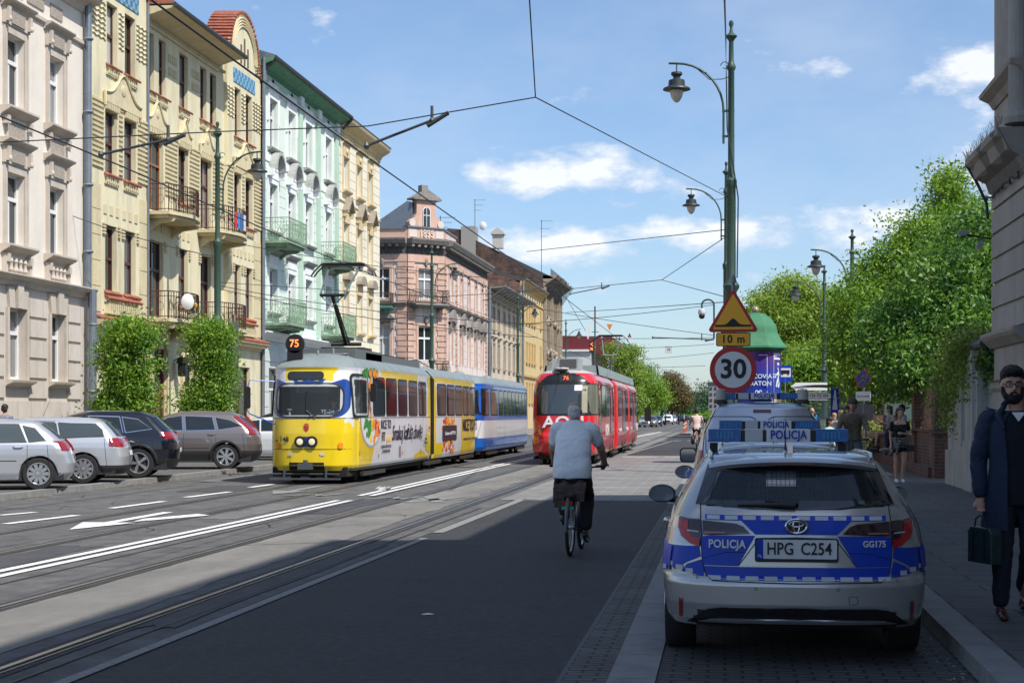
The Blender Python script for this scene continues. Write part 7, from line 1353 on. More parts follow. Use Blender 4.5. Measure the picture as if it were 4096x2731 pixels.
# overhanging elder behind the brick wall
tree('dense elder tree spilling over the brick wall on the right',(7.6,45.5,.1),[(6.3,45,3.6,1.7,2.4,1.5),(5.0,44,3.05,.9,1.8,.8),(7.9,46,3.6,1.7,2.4,1.8),(6.2,46,5.0,1.6,2.4,1.4),(8.0,47,5.4,1.6,2.2,1.5),(4.5,46,3.9,.9,1.6,.9),(9.2,46,4.2,1.6,2,2.2),(5.3,47,2.75,1.0,2.2,.6),(7.3,48,6.6,1.2,1.8,1.0),(8.9,48,6.5,1.2,1.8,1.0)],[lm,ld],95000,.135,.18,shell=.45,droop=.6)
tree('tall pointed light green tree behind the elder',(8.8,62,.1),[(8.3,62,10.1,.75,.9,1.0),(8.6,62,8.8,1.3,1.5,1.1),(7.4,61,7.9,1.5,1.6,1.2),(9.6,62,7.6,1.5,1.6,1.5),(6.1,61,6.8,1.4,1.5,1.1),(5.1,60,5.6,1.2,1.4,1.0),(7.5,60,5.8,1.8,2,1.4),(10.3,62,5.8,1.5,1.8,1.6),(4.9,60,4.2,1.2,1.5,1.1),(6.3,60,3.6,1.5,1.8,1.4),(5.2,60,2.7,.9,1.3,.7)],[lg,lm],90000,.14,.22,shell=.35)
tree('rounded pale green park tree with visible dark branches',(5.0,112,.1),[(4.6,112,10.0,1.8,2,1.1),(2.9,112,8.8,1.6,2,1.2),(6.3,112,8.9,1.7,2,1.3),(4.4,111,7.9,2.0,2,1.2),(2.4,112,7.0,1.5,2,1.0),(6.8,112,6.9,1.6,2,1.2),(4.6,111,6.0,2,2,1.0),(2.6,112,5.3,1.3,2,.9),(7.8,112,9.2,1.2,1.6,1.0),(1.7,112,7.9,.7,1.2,.7)],[ly,lg],46000,.2,.28,shell=.55)
tree('low bright green tree under the pale park tree',(5.6,95,.1),[(4.9,95,4.2,1.6,1.8,1.3),(6.4,95,4.6,1.4,1.8,1.4),(3.7,95,3.3,1.0,1.6,1.1),(5.4,94,2.4,1.7,1.8,1.2),(7.0,94,2.7,1.2,1.6,1.4),(3.9,94,1.6,1.0,1.5,.9)],[lg,lm],24000,.22,.2,shell=.45)
tree('dark green tree between the pale park tree and the tall one',(9.5,100,.1),[(8.2,100,8.2,1.7,2,1.6),(9.8,100,7.0,2,2,2.0),(7.9,99,5.2,1.6,2,1.9),(9.8,99,4.0,2,2,2.2),(8.0,99,2.5,1.5,2,1.5),(12,100,6,2.5,2,3)],[lm,ld],24000,.26,.3,shell=.4)
o=tree('slender tree covered in white blossom beside the park lamp post',(5.75,60,.12),[(5.6,60,2.7,.5,.6,.6),(5.9,60,2.0,.6,.6,.5),(5.4,60,1.9,.35,.5,.4),(5.8,60,3.2,.3,.4,.4)],[lg,lm],3500,.09,.06,name='blossom_tree'); leaves('blossom',o,[M('blossom_white',(.7,.68,.6),.7)],[(-.1,0,2.6,.6,.6,.7),(.1,0,1.9,.7,.6,.6),(-.35,0,1.7,.4,.5,.5)],1600,.07,asp=1)
def hedge(label,x0,x1,y0,y1,z0,z1,mats,n,size): 
    h=emp('hedge',label,'hedge',((x0+x1)/2,(y0+y1)/2,.12)); dx,dy=(x1-x0)/2,(y1-y0)/2; bl=[(x,0,(z0+z1)/2-.12,dx/3,dy,(z1-z0)/2) for x in np.linspace(-dx*.75,dx*.75,5)]; leaves('foliage',h,mats,bl,n,size,shell=.7); b=MB(); b.box(-dx*.85,dx*.85,-dy*.7,dy*.7,0,(z1-z0)*.8); b.build('branches',barkm,h); return h
hedge('yellow green clipped hedge behind the seated people',3.6,7.6,54,55.5,.1,1.35,[ly,lg],9000,.08); hedge('bright low hedge beside the bus shelter',2.6,4.8,66,67.5,.1,1.0,[lm,lg],4000,.09)
tree('garden tree behind the gate wall whose crown shades the pavement',(9.6,34.5,.1),[(9.0,33.4,7.4,1.9,1.9,1.5),(9.6,35.5,8.0,1.9,1.9,1.5),(8.6,36.6,7.0,1.6,1.8,1.4),(10.4,33.5,9.0,1.8,1.8,1.4)],[lm,ld],26000,.16,.2)  # stands out of view, added so its crown shades the pavement and woman
# ivy columns on the left
def ivycol(label,x,y,w,H,n):
    o=emp('ivy_column',label,'climbing plant',(x,y,.18),0,'ivy clad posts behind the parked cars'); bl=[]
    for k in range(9): z=.35+(H-.9)*k/8; bl.append((random.uniform(-.2,.2)*w,random.uniform(-.1,.1),z,w*random.uniform(.32,.54),random.uniform(.35,.6),(H/9)*random.uniform(.7,1.1)))
    bl+=[(w*.1,0,H-.45,w*.42,.7,.5),(-w*.35,.1,H*.35,w*.25,.5,.5),(w*.3,0,H*.45,w*.28,.5,.6)]
    leaves('foliage',o,[lm,lg],bl,int(n*1.8),.11,.12,shell=.72,droop=.7); b=MB()
    for k in range(50): a=random.uniform(0,6.3); r_=random.uniform(.3,.85)*w*.5; z=random.uniform(.4,H-.4); b.tube([(r_*math.cos(a),r_*math.sin(a)*.8,z),(r_*math.cos(a+.4),r_*math.sin(a+.4)*.8,z+random.uniform(-.3,.4)),(r_*.9*math.cos(a+.9),r_*.9*math.sin(a+.9)*.8,z+random.uniform(-.4,.5))],.012,4)
    b.tube([(0,0,0),(0,0,H*.95)],.11,8); b.build('stems',M('dry_stem',(.14,.10,.07),.9,var=.3,sc=9),o); return o
ivycol('left of the two tall ivy columns, with bare twigs near its top',-18.3,47.7,1.5,4.4,15000); ivycol('right of the two tall ivy columns, round the first lamp post',-18.2,55.4,1.5,4.75,15000)
# distant trees
FT='distant street trees'
tree('light tree rising behind the red tram pantograph',(-13.4,200,0),[(-12.9,200,8.5,1.4,2,1.6),(-11.5,200,6.5,1.6,2,1.6),(-13.4,200,5.3,1.7,2,1.6),(-11.3,200,9.3,.8,1.5,.7),(-12.2,200,3.5,2.0,2,1.8),(-13.9,200,9.7,.6,1,.8)],[ly,lm],20000,.27,.3,FT)
tree('broad bright green tree right of the red tram',(-14.9,270,0),[(-14.2,270,8.2,2.6,3,1.8),(-12.2,270,6.0,2.4,3,1.8),(-15.5,270,5.6,2.6,3,2.0),(-11.0,270,4.2,1.8,2.6,1.4),(-13.5,270,3.6,2.8,3,1.5),(-15.8,270,9.6,1.7,2,1.3)],[lg,lm],26000,.3,.35,FT)
tree('copper brown leaved tree up the street',(-13.4,400,0),[(-13.2,400,9.8,2.6,3,2.0),(-11.3,400,7.2,2.8,3,2.2),(-14.6,400,6.4,2.8,3,2.2),(-12.0,400,4.6,3.2,3,1.8),(-9.9,400,5.2,1.6,3,1.4)],[lb_,leafmat('leaf_olive',(.09,.09,.02),(.15,.14,.035))],24000,.34,.4,FT)
for i,(sx,top,Y,w) in enumerate(((2745,1575,620,3.5),(2772,1600,700,4),(2800,1618,760,4),(2835,1532,560,6),(2868,1560,520,4.5),(2812,1640,480,4),(2850,1660,330,2.6),(2780,1665,420,2.6),(2905,1580,600,7),(2560,1580,330,3),(2530,1640,300,3.2))):
    X=(sx-2900)/6443*Y; zt=1.65+(1656-top)/6443*Y; H_=zt
    tree(['dark far tree above the copper tree','small dark tree in front of the far block','low round tree beside the far block','tall dark poplar group near the 30 sign','second far tree behind the 30 sign','mid distance tree under the far block','bright bush right of the far cyclist','low bush left of the far cyclist','large far tree hidden behind the signs','small tree behind the silver cars','low green tree behind the stopped cars'][i],(X,Y,0),[(X,Y,zt*.72,w*.8,w*.6,zt*.28),(X-w*.5,Y,zt*.45,w*.7,w*.6,zt*.28),(X+w*.5,Y,zt*.42,w*.7,w*.6,zt*.27),(X,Y,zt*.25,w*.9,w*.6,zt*.2)],[lf,ld] if i<6 or i==8 else [lg,lm],5000,.6 if Y>450 else .36,.4,FT)
o=leaves('far_wood',None,[lf,ld],[(x,900+20*math.sin(x),4.5+2*math.sin(x*.13),16,10,5.5+1.5*math.sin(x*.7)) for x in range(-180,120,18)],14000,2.4,shell=.4); tag(o,'hazy strip of far trees at the end of the street',kind='stuff')
# far blocks and chimneys
def block(label,x0,x1,y,z,m,rows=5,cols=8,dep=20):
    o=emp('apartment_block',label,'building',((x0+x1)/2,y,0)); b=MB(); w=(x1-x0)/2; b.box(-w,w,0,dep,0,z); b.build('wall',m,o); b=MB(); b.box(-w-.3,w+.3,-.3,dep,z,z+.5); b.build('roof',M('dark_roof'),o)
    b=MB()
    for r_ in range(rows):
        for c in range(cols): x=-w+(c+.5)*2*w/cols; zz=1.5+(z-2)*r_/rows; b.box(x-w/cols*.5,x+w/cols*.5,-.12,0,zz+.4,zz+(z-2)/rows*.75)
    b.build('window',pd,o); return o
GB=M('block_grey',(.26,.25,.27),.9,var=.1,sc=.1)
block('long grey far block closing the street',-22,-8.5,700,10.5,GB,3,14); block('pinkish far block with rows of windows',-8.3,-2.5,640,9.0,M('block_pink',(.33,.27,.27),.9),3,8); block('grey block right of the 30 sign',-4.2,4,420,9.5,GB,5,7); block('white low pavilion beside the pedestrian sign',-10.5,-6.3,560,3.4,M('hall_white'),1,2)
block('grey block behind the park trees',9,22,130,9,GB,4,6); block('pale far slab on the right',6,14,300,16,GB,6,5)
for i,sx in enumerate((2695,2716)):
    Y=1500; X=(sx-2900)/6443*Y; b=MB(); zt=1.65+(1656-(1500+i*2))/6443*Y
    for k in range(8): b.lathe([(1.6-.06*k,zt*k/8),(1.6-.06*(k+1),zt*(k+1)/8)],(0,0,0),14,k%2 if k>3 else 1)
    tag(b.build('factory_chimney',[M('chim_red',(.45,.2,.2),.8),M('chim_white',(.5,.5,.52),.8)],None,None,(X,Y,0)),('left' if i==0 else 'right')+' one of two red and white striped chimneys on the horizon','chimney','striped factory chimneys')
# antenna mast above hall
r=emp('telecom_mast','telecom mast with white antenna panels above the red roofed hall','mast',(-18.6,232,0)); b=MB(); b.tube([(0,0,10),(0,0,17.2)],.12,6); [b.tube([(-.5,0,z),(.5,0,z)],.05,4) for z in (13.5,15.5)]; b.build('mast',pg,r)
for x,z in ((-.7,14),(.7,14),(-.35,15.6),(.35,15.6),(-1.0,13.3),(1.0,13.3)): b=MB(); b.box(x-.13,x+.13,-.15,0,z-.8,z+.9); b.build('antenna_panel',sw_,r)
# ================================================================ RIGHT SIDE
GS=M('grey_render',(.36,.335,.30),.85,var=.12,sc=.8,bump=.2,dirt=.5); GS2=M('grey_render_trim',(.32,.29,.26),.85,var=.15,sc=2,dirt=.4)
rb=emp('grey_corner_building','grey rendered classical building with rusticated pier and netted cornice at the right edge','building',(5.0,31.1,.12),-R(90))
# local: x runs toward the camera (-Y), y into the block (+X)
s=Seg(rb)
s.wall('wall',.0,3.3,2.9,5.4,0,[],.1); s.b('wall').box(0,3.3,.001,6,0,10.2); s.b('wall').box(.14,2.9,-.0,.2,6.3,10.2)
z=3.05
while z<5.6: s.b('rustic').box(-.01,3.3,-.05,.2,z,z+.40); z+=.46
s.b('wall').box(3.301,3.36,.02,6,5.9,9.0)
for x0,x1,y in ((-.12,3.42,0),): s.mold('cornice',x0,x1,5.65,[(.06,0),(.1,.08),(.14,.2),(.34,.3),(.42,.5),(.5,.56),(.52,.66)],y); s.mold('string',x0,x1,2.75,[(.05,0),(.1,.05),(.2,.14),(.24,.2),(.24,.26)],y); s.mold('string',x0,x1,1.95,[(.02,0),(.06,.06),(.06,.16),(.12,.2)],y); s.mold('string',x0+.2,x1,7.2,[(.04,0),(.12,.12),(.28,.2),(.3,.26)],y)
s.b('column').lathe([(.26,6.4),(.28,6.5),(.22,6.6),(.2,6.7),(.19,9.6)],(3.15,-.08,0),20); s.b('niche').box(.9,2.0,-.04,.0,7.5,9.9)
s.b('pipe').tube([(3.7,.32,0),(3.7,.32,9)],.06,8)
b=s.b('spikes')
for i in range(90): x=-.1+i*.045; y=-.5; b.tube([(x,y,6.3),(x+random.uniform(-.06,.06),y+random.uniform(-.1,.05),6.42+random.random()*.05)],.003,3,cap=False)
s.b('net').grid(lambda u,v:(-.12+3.6*u,-.10-.42*v-.03*math.sin(u*17),5.55+.78*v+.05*math.sin(u*12)),20,6)
s.b('net_edge').tube([(-.14,-.5,6.25),(-.14,-.3,5.9),(-.14,-.12,5.5),(-.1,-.1,5.2)],.03,6); s.b('net_edge').tube([(-.1+3.4*i/20,-.12-.04*math.sin(i*1.3),5.56+.03*math.sin(i*1.7)) for i in range(21)],.022,6)
s.put({'wall':GS,'rustic':GS,'cornice':GS2,'string':GS2,'column':GS,'niche':GS2,'pipe':M('pipe_grey',(.16,.18,.2),.5),'spikes':M('spike_metal',(.12,.12,.12),.5),'net':M('bird_net',(.05,.06,.06),.8,alpha=.35),'net_edge':blk})
# the long street block beside and behind the camera, which shades the road
rl=emp('street_block','long grey tenement block on the right that shades the road','building',(5.6,27.1,.12),-R(90)); s=Seg(rl)
oo=[(x,x+1.2,e,f) for x in np.arange(1.2,44,3.2) for e,f in ((.9,3.4),(5.0,7.2),(8.6,10.6))]; s.wall('wall',.0,13,0,12.2,0,[o for o in oo if o[1]<12.9],.25); s.wall('wall',13,50,0,14.6,0,[o for o in oo if o[0]>13.1],.25)
for o in oo:
    if not 12.9<o[1]<14.2: s.win(o,brown,.2,pm=pd); s.sill('trim',o)
s.mold('cornice',0,13,12.0,[(.1,0),(.4,.3),(.8,.5),(.9,.8)]); s.mold('cornice',13,50,14.4,[(.1,0),(.4,.3),(1.0,.5),(1.1,.8)]); s.b('wall').box(0,50,.5,14,0,12.19); s.b('wall').box(13,50,.5,14,12.19,14.6); s.b('roof').ext([(-.8,12.7),(5,14.5),(5,12.2)],0,13,'x'); s.b('roof').ext([(-1,15.1),(5,17),(5,14.6)],13,50,'x')
s.put({'wall':GS,'trim':GS2,'cornice':GS2,'roof':M('dark_roof')})
# security cameras
r=emp('security_camera','two grey security cameras on a bracket below the right cornice','camera',(4.78,31.3,4.95)); b=MB(); b.tube([(.25,0,0),(-.25,0,.08)],.02,6); b.build('bracket',blk,r)
for x,z,a in ((-.32,.12,25),(-.02,-.12,60)): b=MB(); b.obox((x,-.05,z),(.1*math.cos(R(a)),0,.1*math.sin(R(a))*.6),(0,.06,0),(-.03*math.sin(R(a)),0,.045)); b.build('housing',M('cam_grey',(.3,.3,.28),.5),r)
# gate
gt=emp('gate','grey metal gate with a toothed top between white piers and the grey building','gate',(5.1,31.4,.12)); b=MB(); b.box(0,.06,0,1.9,0,2.2); 
for i in range(22): b.box(-.005,.065,.03+i*.085,.07+i*.085,2.2,2.36)
b.build('panel',M('gate_grey',(.24,.26,.27),.5,var=.1),gt); b=MB(); b.ball((-.05,1.6,1.25),(.04,.05,.09),10,6); b.build('intercom',blk,gt)
b=MB(); b.lathe([(.0,-.06),(.16,-.05),(.17,.0)],(0,0,0),20,0,'y'); o=b.build('warning_lamp',[M('amber_lamp',(.28,.08,.02),.3)],None,60,(5.02,32.4,2.68)); tag(o,'round amber warning lamp above the gate','lamp')
b=MB(); b.box(0,.5,-.02,.02,0,.18); r=b.build('warning_board',[M('board_brown',(.05,.03,.025),.6)],None,None,(5.22,32.2,2.6)); tag(r,'small dark board beside the amber lamp reading UWAGA','sign'); text('UWAGA',.15,M('cream_letters',(.45,.4,.3),.6),r,(.26,-.03,.09),name='lettering')
cp=emp('gate_roof','small slate canopy with a gutter above the gate','canopy',(5.0,31.5,3.05)); b=MB(); b.ext([(-.1,0),(1.6,.35),(1.6,.42),(-.1,.07)],0,3.5,'y'); b.build('roof',M('slate',(.10,.10,.10),.7),cp); b=MB(); b.tube([(-.12,0,-.06),(-.12,3.6,-.06)],.09,8); b.build('gutter',M('dark_gutter'),cp)
pw=M('pier_white',(.42,.41,.38),.85,var=.1,sc=2,dirt=.7)
wl=emp('white_gate_pier','dirty white rendered gate piers with ivy hanging over them','pier',(4.9,32.5,.12)); b=MB(); b.box(0,.5,.03,4.2,0,2.9); b.box(-.12,.51,-.02,1.1,-.01,1.0); b.box(-.07,.505,.2,.9,1.0,2.88); b.box(-.07,.495,1.7,2.2,.9,2.87); b.box(-.06,.55,.01,4.21,0,.75); b.build('wall',pw,wl)
lo=leaves('ivy',None,[lv,ly],[(4.78,33.8,2.75,.2,.8,.45),(4.8,34.9,2.6,.22,.9,.6),(4.8,36.1,2.45,.22,.75,.7),(4.75,34.6,1.9,.12,.3,.6),(4.8,33.2,3.0,.25,.7,.3),(4.75,35.7,1.6,.11,.25,.5),(4.75,33.0,2.3,.11,.22,.45),(5.3,35.0,3.1,.5,2.0,.33)],9000,.08,.0,shell=.3,droop=1.5); tag(lo,'curtain of yellow green ivy hanging over the white gate pier','climbing plant')
lo=leaves('ivy',None,[ld,lm],[(5.15,31.9,2.7,.15,.6,.3),(5.3,32.0,2.35,.12,.5,.2),(5.2,33.3,2.2,.12,.2,.3)],3000,.08,shell=.3); tag(lo,'dark ivy around the amber lamp over the gate','climbing plant')
bk=brickmat('wall_brick',(.17,.06,.035),(.11,.045,.03),(.13,.12,.11),.26,.085,.012,var=.7,bump=.7,plane='wall')
w_=emp('brick_wall','old red brick garden wall with pillars and a wooden fence top','wall',(4.95,39.4,.12)); b=MB()
for k,y in enumerate((0,4.2,12,16.5,21)): b.box(0,.5,y,y+.55,-.01,2.4 if k<2 else 1.5); b.box(-.06,.56,y-.05,y+.6,1.05,1.13); 
b.box(.08,.42,.55,4.2,0,1.1); b.box(.02,.48,.55,4.2,1.1,1.16); b.box(.083,.42,4.75,26,0,.83); b.box(0,.5,4.75,26,.83,.9); b.box(-.08,.1,.56,25.9,0,.25); b.build('wall',bk,w_)
b=MB()
for i in range(26): y=.7+i*.14; b.box(.22,.25,y,y+.08,1.16,2.2)
b.build('fence_slat',M('old_wood',(.12,.07,.045),.85,var=.3),w_)
bn=MB(); bn.box(-1.5,1.5,-.4,.4,0,1.35); tag(bn.build('planter_wall',M('dark_green_box',(.03,.05,.045),.6),None,None,(5.0,57,.12)),'dark grey green screen wall behind the cyclist in the cap','wall')
bn=MB(); bn.box(-.6,.6,-.3,.3,0,1.9); r=bn.build('utility_box',M('utility_green',(.09,.13,.12),.6),None,None,(6.1,57.5,.12)); tag(r,'grey green utility box with small yellow sticker','utility box'); b=MB(); b.box(-.12,.02,-.32,-.301,1.35,1.65); q=b.build('sticker',ambl); q.parent=r; b=MB(); b.box(-.22,.12,-.32,-.301,1.0,1.15); q=b.build('notice',whitel); q.parent=r
lt=MB()
for i in range(500):
    x=random.uniform(3.2,5.0); y=random.uniform(39,46)+ (5-x); s_=random.uniform(.01,.03); a=random.uniform(0,6); lt.face([(x+math.cos(a)*s_,y+math.sin(a)*s_,.124),(x-math.sin(a)*s_,y+math.cos(a)*s_,.135),(x-math.cos(a)*s_,y-math.sin(a)*s_,.125)])
tag(lt.build('leaf_litter',M('litter')),'scattered dry leaves along the brick wall','litter',kind='stuff')
# ================================================================ PEOPLE AND BICYCLES
skin=M('skin',(.48,.27,.19),.5,var=.06,sc=8); skin2=M('skin_tan',(.46,.26,.18),.5,var=.06,sc=8); eyew=M('eye_white',(.6,.6,.58),.3); eyed=M('eye_dark',(.02,.012,.01),.2); lipm=M('lips',(.35,.12,.10),.4)
WR_={'shirt':(.009,11),'trousers':(.008,13),'coat_sleeves':(.008,16),'top':(.007,13),'hair':(.006,45),'beard':(.005,60),'sweater':(.003,12)}
def remesh(b,vox,name,mats,par,sm=4,extra=None):
    me=bpy.data.meshes.new('tmp'); me.from_pydata(b.v,[],b.f); me.update(); o=bpy.data.objects.new('tmp',me); COL.objects.link(o)
    m=o.modifiers.new('r','REMESH'); m.mode='VOXEL'; m.voxel_size=vox; m2=o.modifiers.new('s','SMOOTH'); m2.factor=.5; m2.iterations=sm
    dg=bpy.context.evaluated_depsgraph_get(); n=bpy.data.meshes.new_from_object(o.evaluated_get(dg)); bpy.data.objects.remove(o); bpy.data.meshes.remove(me)
    if name in WR_ and vox<=.012:
        a_,f_=WR_[name]; ph=random.random()*9
        for v in n.vertices: p=v.co; q=mn.noise(Vector((p.x*f_*.7+ph,p.y*f_*.7,p.z*f_)))+.5*mn.noise(Vector((p.x*f_*2,p.y*f_*2+ph,p.z*f_*2.4))); v.co=p+v.normal*a_*q
    n.name=name; n.materials.clear(); [n.materials.append(q) for q in (mats if isinstance(mats,(list,tuple)) else [mats])]; n.polygons.foreach_set('use_smooth',[True]*len(n.polygons)); n.update()
    o=bpy.data.objects.new(name,n); COL.objects.link(o); o.parent=par; return o
def limb(b,pts,rs,n=12):
    P=[];Q=[]
    for i in range(len(pts)-1):
        k=4
        for j in range(k): t=j/k; P.append([pts[i][a]+(pts[i+1][a]-pts[i][a])*t for a in range(3)]); Q.append(rs[i]+(rs[i+1]-rs[i])*t)
    P.append(pts[-1]); Q.append(rs[-1]); b.tube(P,Q,n)
    for p,r in zip(pts,rs): b.ball(p,r*.99,n,8)
def torso(b,secs,n=20):  # secs: (x,y,z,halfwidth,halfdepth)
    k=len(b.v)
    for (x,y,z,w,d) in secs:
        for j in range(n): a=2*PI*j/n; ca,sa=math.cos(a),math.sin(a); b.v.append((x+w*math.copysign(abs(ca)**.85,ca),y+d*math.copysign(abs(sa)**.85,sa),z))
    for i in range(len(secs)-1):
        for j in range(n): j2=(j+1)%n; b.f.append((k+i*n+j,k+i*n+j2,k+(i+1)*n+j2,k+(i+1)*n+j)); b.m.append(0)
    b.f.append(tuple(k+j for j in range(n))[::-1]); b.m.append(0); k2=k+(len(secs)-1)*n; b.f.append(tuple(k2+j for j in range(n))); b.m.append(0)
def headmesh(b,c,s=1):
    x,y,z=c; b.ball((x,y+.015*s,z+.035*s),(.076*s,.095*s,.092*s),16,12); b.ball((x,y-.02*s,z-.045*s),(.056*s,.066*s,.07*s),14,10); b.ball((x,y-.045*s,z-.085*s),(.03*s,.032*s,.028*s),10,8)
    b.tube([(x,y-.075*s,z+.02*s),(x,y-.108*s,z-.022*s),(x,y-.085*s,z-.032*s)],[.010*s,.016*s,.012*s],8)
    for sg in(-1,1): b.ball((x+sg*.078*s,y+.01*s,z-.0*s),(.012*s,.02*s,.032*s),8,6); b.ball((x+sg*.032*s,y-.072*s,z+.038*s),(.022*s,.014*s,.008*s),8,6)
    b.ball((x,y-.078*s,z-.055*s),(.022*s,.012*s,.008*s),8,5)
def hand(b,p,d,nrm,s=1,curl=.5,thumb=1):
    p,d,nrm=Vector(p),Vector(d).normalized(),Vector(nrm).normalized(); sd=d.cross(nrm).normalized(); c=p+d*.045*s; b.tube([tuple(p-d*.01*s),tuple(c),tuple(p+d*.085*s)],[.026*s,.036*s,.034*s],8)
    for i,(o,l) in enumerate(((-1.5,.06),(-.5,.075),(.5,.08),(1.5,.07))):
        a=p+d*.085*s+sd*o*.017*s; m=a+(d*(1-curl)+nrm*curl).normalized()*l*.5*s; e=m+(d*(1-1.7*curl)+nrm*1.4*curl).normalized()*l*.5*s; b.tube([tuple(a),tuple(m),tuple(e)],[.0105*s,.0095*s,.008*s],6)
    a=p+d*.03*s+sd*thumb*.03*s; m=a+(d*.6+sd*thumb*.6+nrm*.4).normalized()*.04*s; e=m+(d*.8+nrm*.6).normalized()*.03*s; b.tube([tuple(a),tuple(m),tuple(e)],[.013*s,.012*s,.009*s],6)
def face(par,c,s=1,lash=True):
    x,y,z=c
    for sg in (-1,1): b=MB(); b.ball((x+sg*.031*s,y-.074*s,z+.012*s),(.012*s,.008*s,.0055*s),10,6); e=b.build('eye',eyew,par,60); b=MB(); b.ball((x+sg*.031*s,y-.0795*s,z+.012*s),(.0055*s,.004*s,.005*s),8,6); q=b.build('iris',eyed,None,60); q.parent=e
    b=MB(); b.tube([(x-.02*s,y-.088*s,z-.056*s),(x,y-.094*s,z-.056*s),(x+.02*s,y-.088*s,z-.056*s)],[.003*s,.006*s,.003*s],6); b.build('mouth',lipm,par,60)
    b=MB(); [b.tube([(x+sg*.016*s,y-.085*s,z+.034*s),(x+sg*.034*s,y-.085*s,z+.038*s),(x+sg*.05*s,y-.072*s,z+.032*s)],.0035*s,5) for sg in(-1,1)]; b.build('eyebrow',eyed,par)
def shoe(par,p,mat,l=.27,rz=0,pitch=0,name='shoe',sole=None):
    b=MB(); 
    for (t,w,h) in ((-.07,.034,.05),(-.02,.036,.055),(.05,.036,.05),(.12,.04,.036),(.17,.034,.028)): b.ball((0,-t*l/.27,h*.8),(w,.06,h),12,8)
    o=remesh(b,.008,name,mat,par,3); b=MB(); b.ext([(.036*math.copysign(abs(math.cos(a))**.6,math.cos(a))*(1.1 if math.sin(a)<0 else .9),-.05+.135*math.copysign(abs(math.sin(a))**.7,math.sin(a))*l/.27) for a in [2*PI*i/20 for i in range(20)]],-.002,.018,'z'); q=b.build('sole',sole or M('sole_pale',(.3,.28,.25),.7)); q.parent=o; o.location=p; o.rotation_euler=(pitch,0,rz); return o
def hairball(par,parts,mat,name='hair',vox=.009):
    b=MB(); [b.ball(c,r,16,12) for c,r in parts]; o=remesh(b,vox,name,mat,par,2); return o
# ---- man with briefcase at the right edge
H=1.045
mn_=emp('person','bearded man in glasses and dark blue coat walking at the right edge','person',(2.19,12.6,.12),R(-3))
sc=lambda *p:tuple(q*H for q in p)
b=MB(); torso(b,[sc(0,0,.82,.15,.10),sc(0,0,.95,.165,.11),sc(0,0,1.1,.14,.10),sc(0,0,1.3,.175,.115),sc(0,0,1.42,.185,.10),sc(0,.01,1.48,.10,.07)]); limb(b,[sc(0,.01,1.46),sc(0,-.0,1.58)],[.062,.058]); headmesh(b,sc(-.03,-.02,1.665),1.02*H)
AR=[sc(-.20,0,1.42),sc(-.265,.03,1.13),sc(-.255,-.03,.86)]; AL=[sc(.20,0,1.42),sc(.26,.04,1.13),sc(.24,.08,.87)]
limb(b,AR,[.055,.045,.03]); limb(b,AL,[.055,.045,.03]); LR=[sc(-.09,0,.88),sc(-.11,-.10,.47),sc(-.12,-.10,.09)]; LL=[sc(.09,0,.88),sc(.10,.0,.48),sc(.09,.28,.14)]
limb(b,LR,[.085,.058,.04]); limb(b,LL,[.085,.058,.04]); hand(b,AR[2],(0,-.1,-1),(0,-1,-.2),1,.75,1); hand(b,AL[2],(0,-.1,-1),(0,-1,-.2),1,.4,-1); remesh(b,.009,'body',skin,mn_,3)
b=MB(); torso(b,[sc(0,0,.80,.165,.115),sc(0,0,.98,.175,.12),sc(0,0,1.1,.155,.112),sc(0,0,1.3,.185,.125),sc(0,0,1.42,.19,.108),sc(0,.01,1.49,.11,.08)]); remesh(b,.012,'sweater',M('black_navy_knit',(.006,.007,.014),.9),mn_,3)
b=MB(); limb(b,[sc(-.09,0,.9),LR[0],LR[1],sc(-.12,-.10,.13)],[.10,.105,.078,.065]); limb(b,[sc(.09,0,.9),LL[0],LL[1],sc(.09,.27,.2)],[.10,.105,.078,.065]); b.ball(sc(0,0,.9),(.17,.11,.09),14,10); remesh(b,.012,'trousers',M('dark_trousers',(.010,.013,.024),.85),mn_,3)
coat=M('navy_coat',(.010,.022,.052),.8,var=.15,sc=6,bump=.4,bsc=20); b=MB(); limb(b,[sc(-.19,0,1.43),AR[0],AR[1],sc(-.257,-.025,.90)],[.075,.082,.068,.055]); limb(b,[sc(.19,0,1.43),AL[0],AL[1],sc(.242,.075,.91)],[.075,.082,.068,.055]); remesh(b,.012,'coat_sleeves',coat,mn_,3)
b=MB()
def ct(u,v):
    a=-PI/2+R(26)+(2*PI-R(26)*(2.1-.4*v))*u; z=1.49-.86*v; w=np.interp(v,[0,.06,.15,.45,.6,1],[.09,.19,.215,.19,.205,.25]); d=np.interp(v,[0,.06,.15,.45,1],[.075,.12,.14,.13,.18]); k=1+.035*math.sin(u*30+v*3)*v
    return (w*math.cos(a)*H*k,d*math.sin(a)*H*k+.0,z*H)
b.grid(ct,60,24); b.build('coat',coat,mn_,60)
b=MB(); b.tube([sc(-.09,-.02,1.52),sc(-.14,-.10,1.46),sc(-.10,-.135,1.36)],[.02,.028,.012],8); b.tube([sc(.09,-.02,1.52),sc(.14,-.10,1.46),sc(.10,-.135,1.36)],[.02,.028,.012],8); b.tube([sc(-.09,-.02,1.53),sc(-.06,.07,1.56),sc(.06,.07,1.56),sc(.09,-.02,1.53)],.024,8); b.obox(sc(-.17,0,1.50),(.05,0,-.012),(0,.022,0),(0,0,.004)); b.build('collar',coat,mn_,60); b=MB(); b.ext([(-.05,1.545),(.05,1.545),(0,1.475)],-.128,-.10,'y'); b.build('undershirt',sw_,mn_)
hc=sc(-.03,-.02,1.665); face(mn_,hc,1.02*H); hb=M('black_hair',(.006,.005,.005),.7,bump=.6,bsc=90)
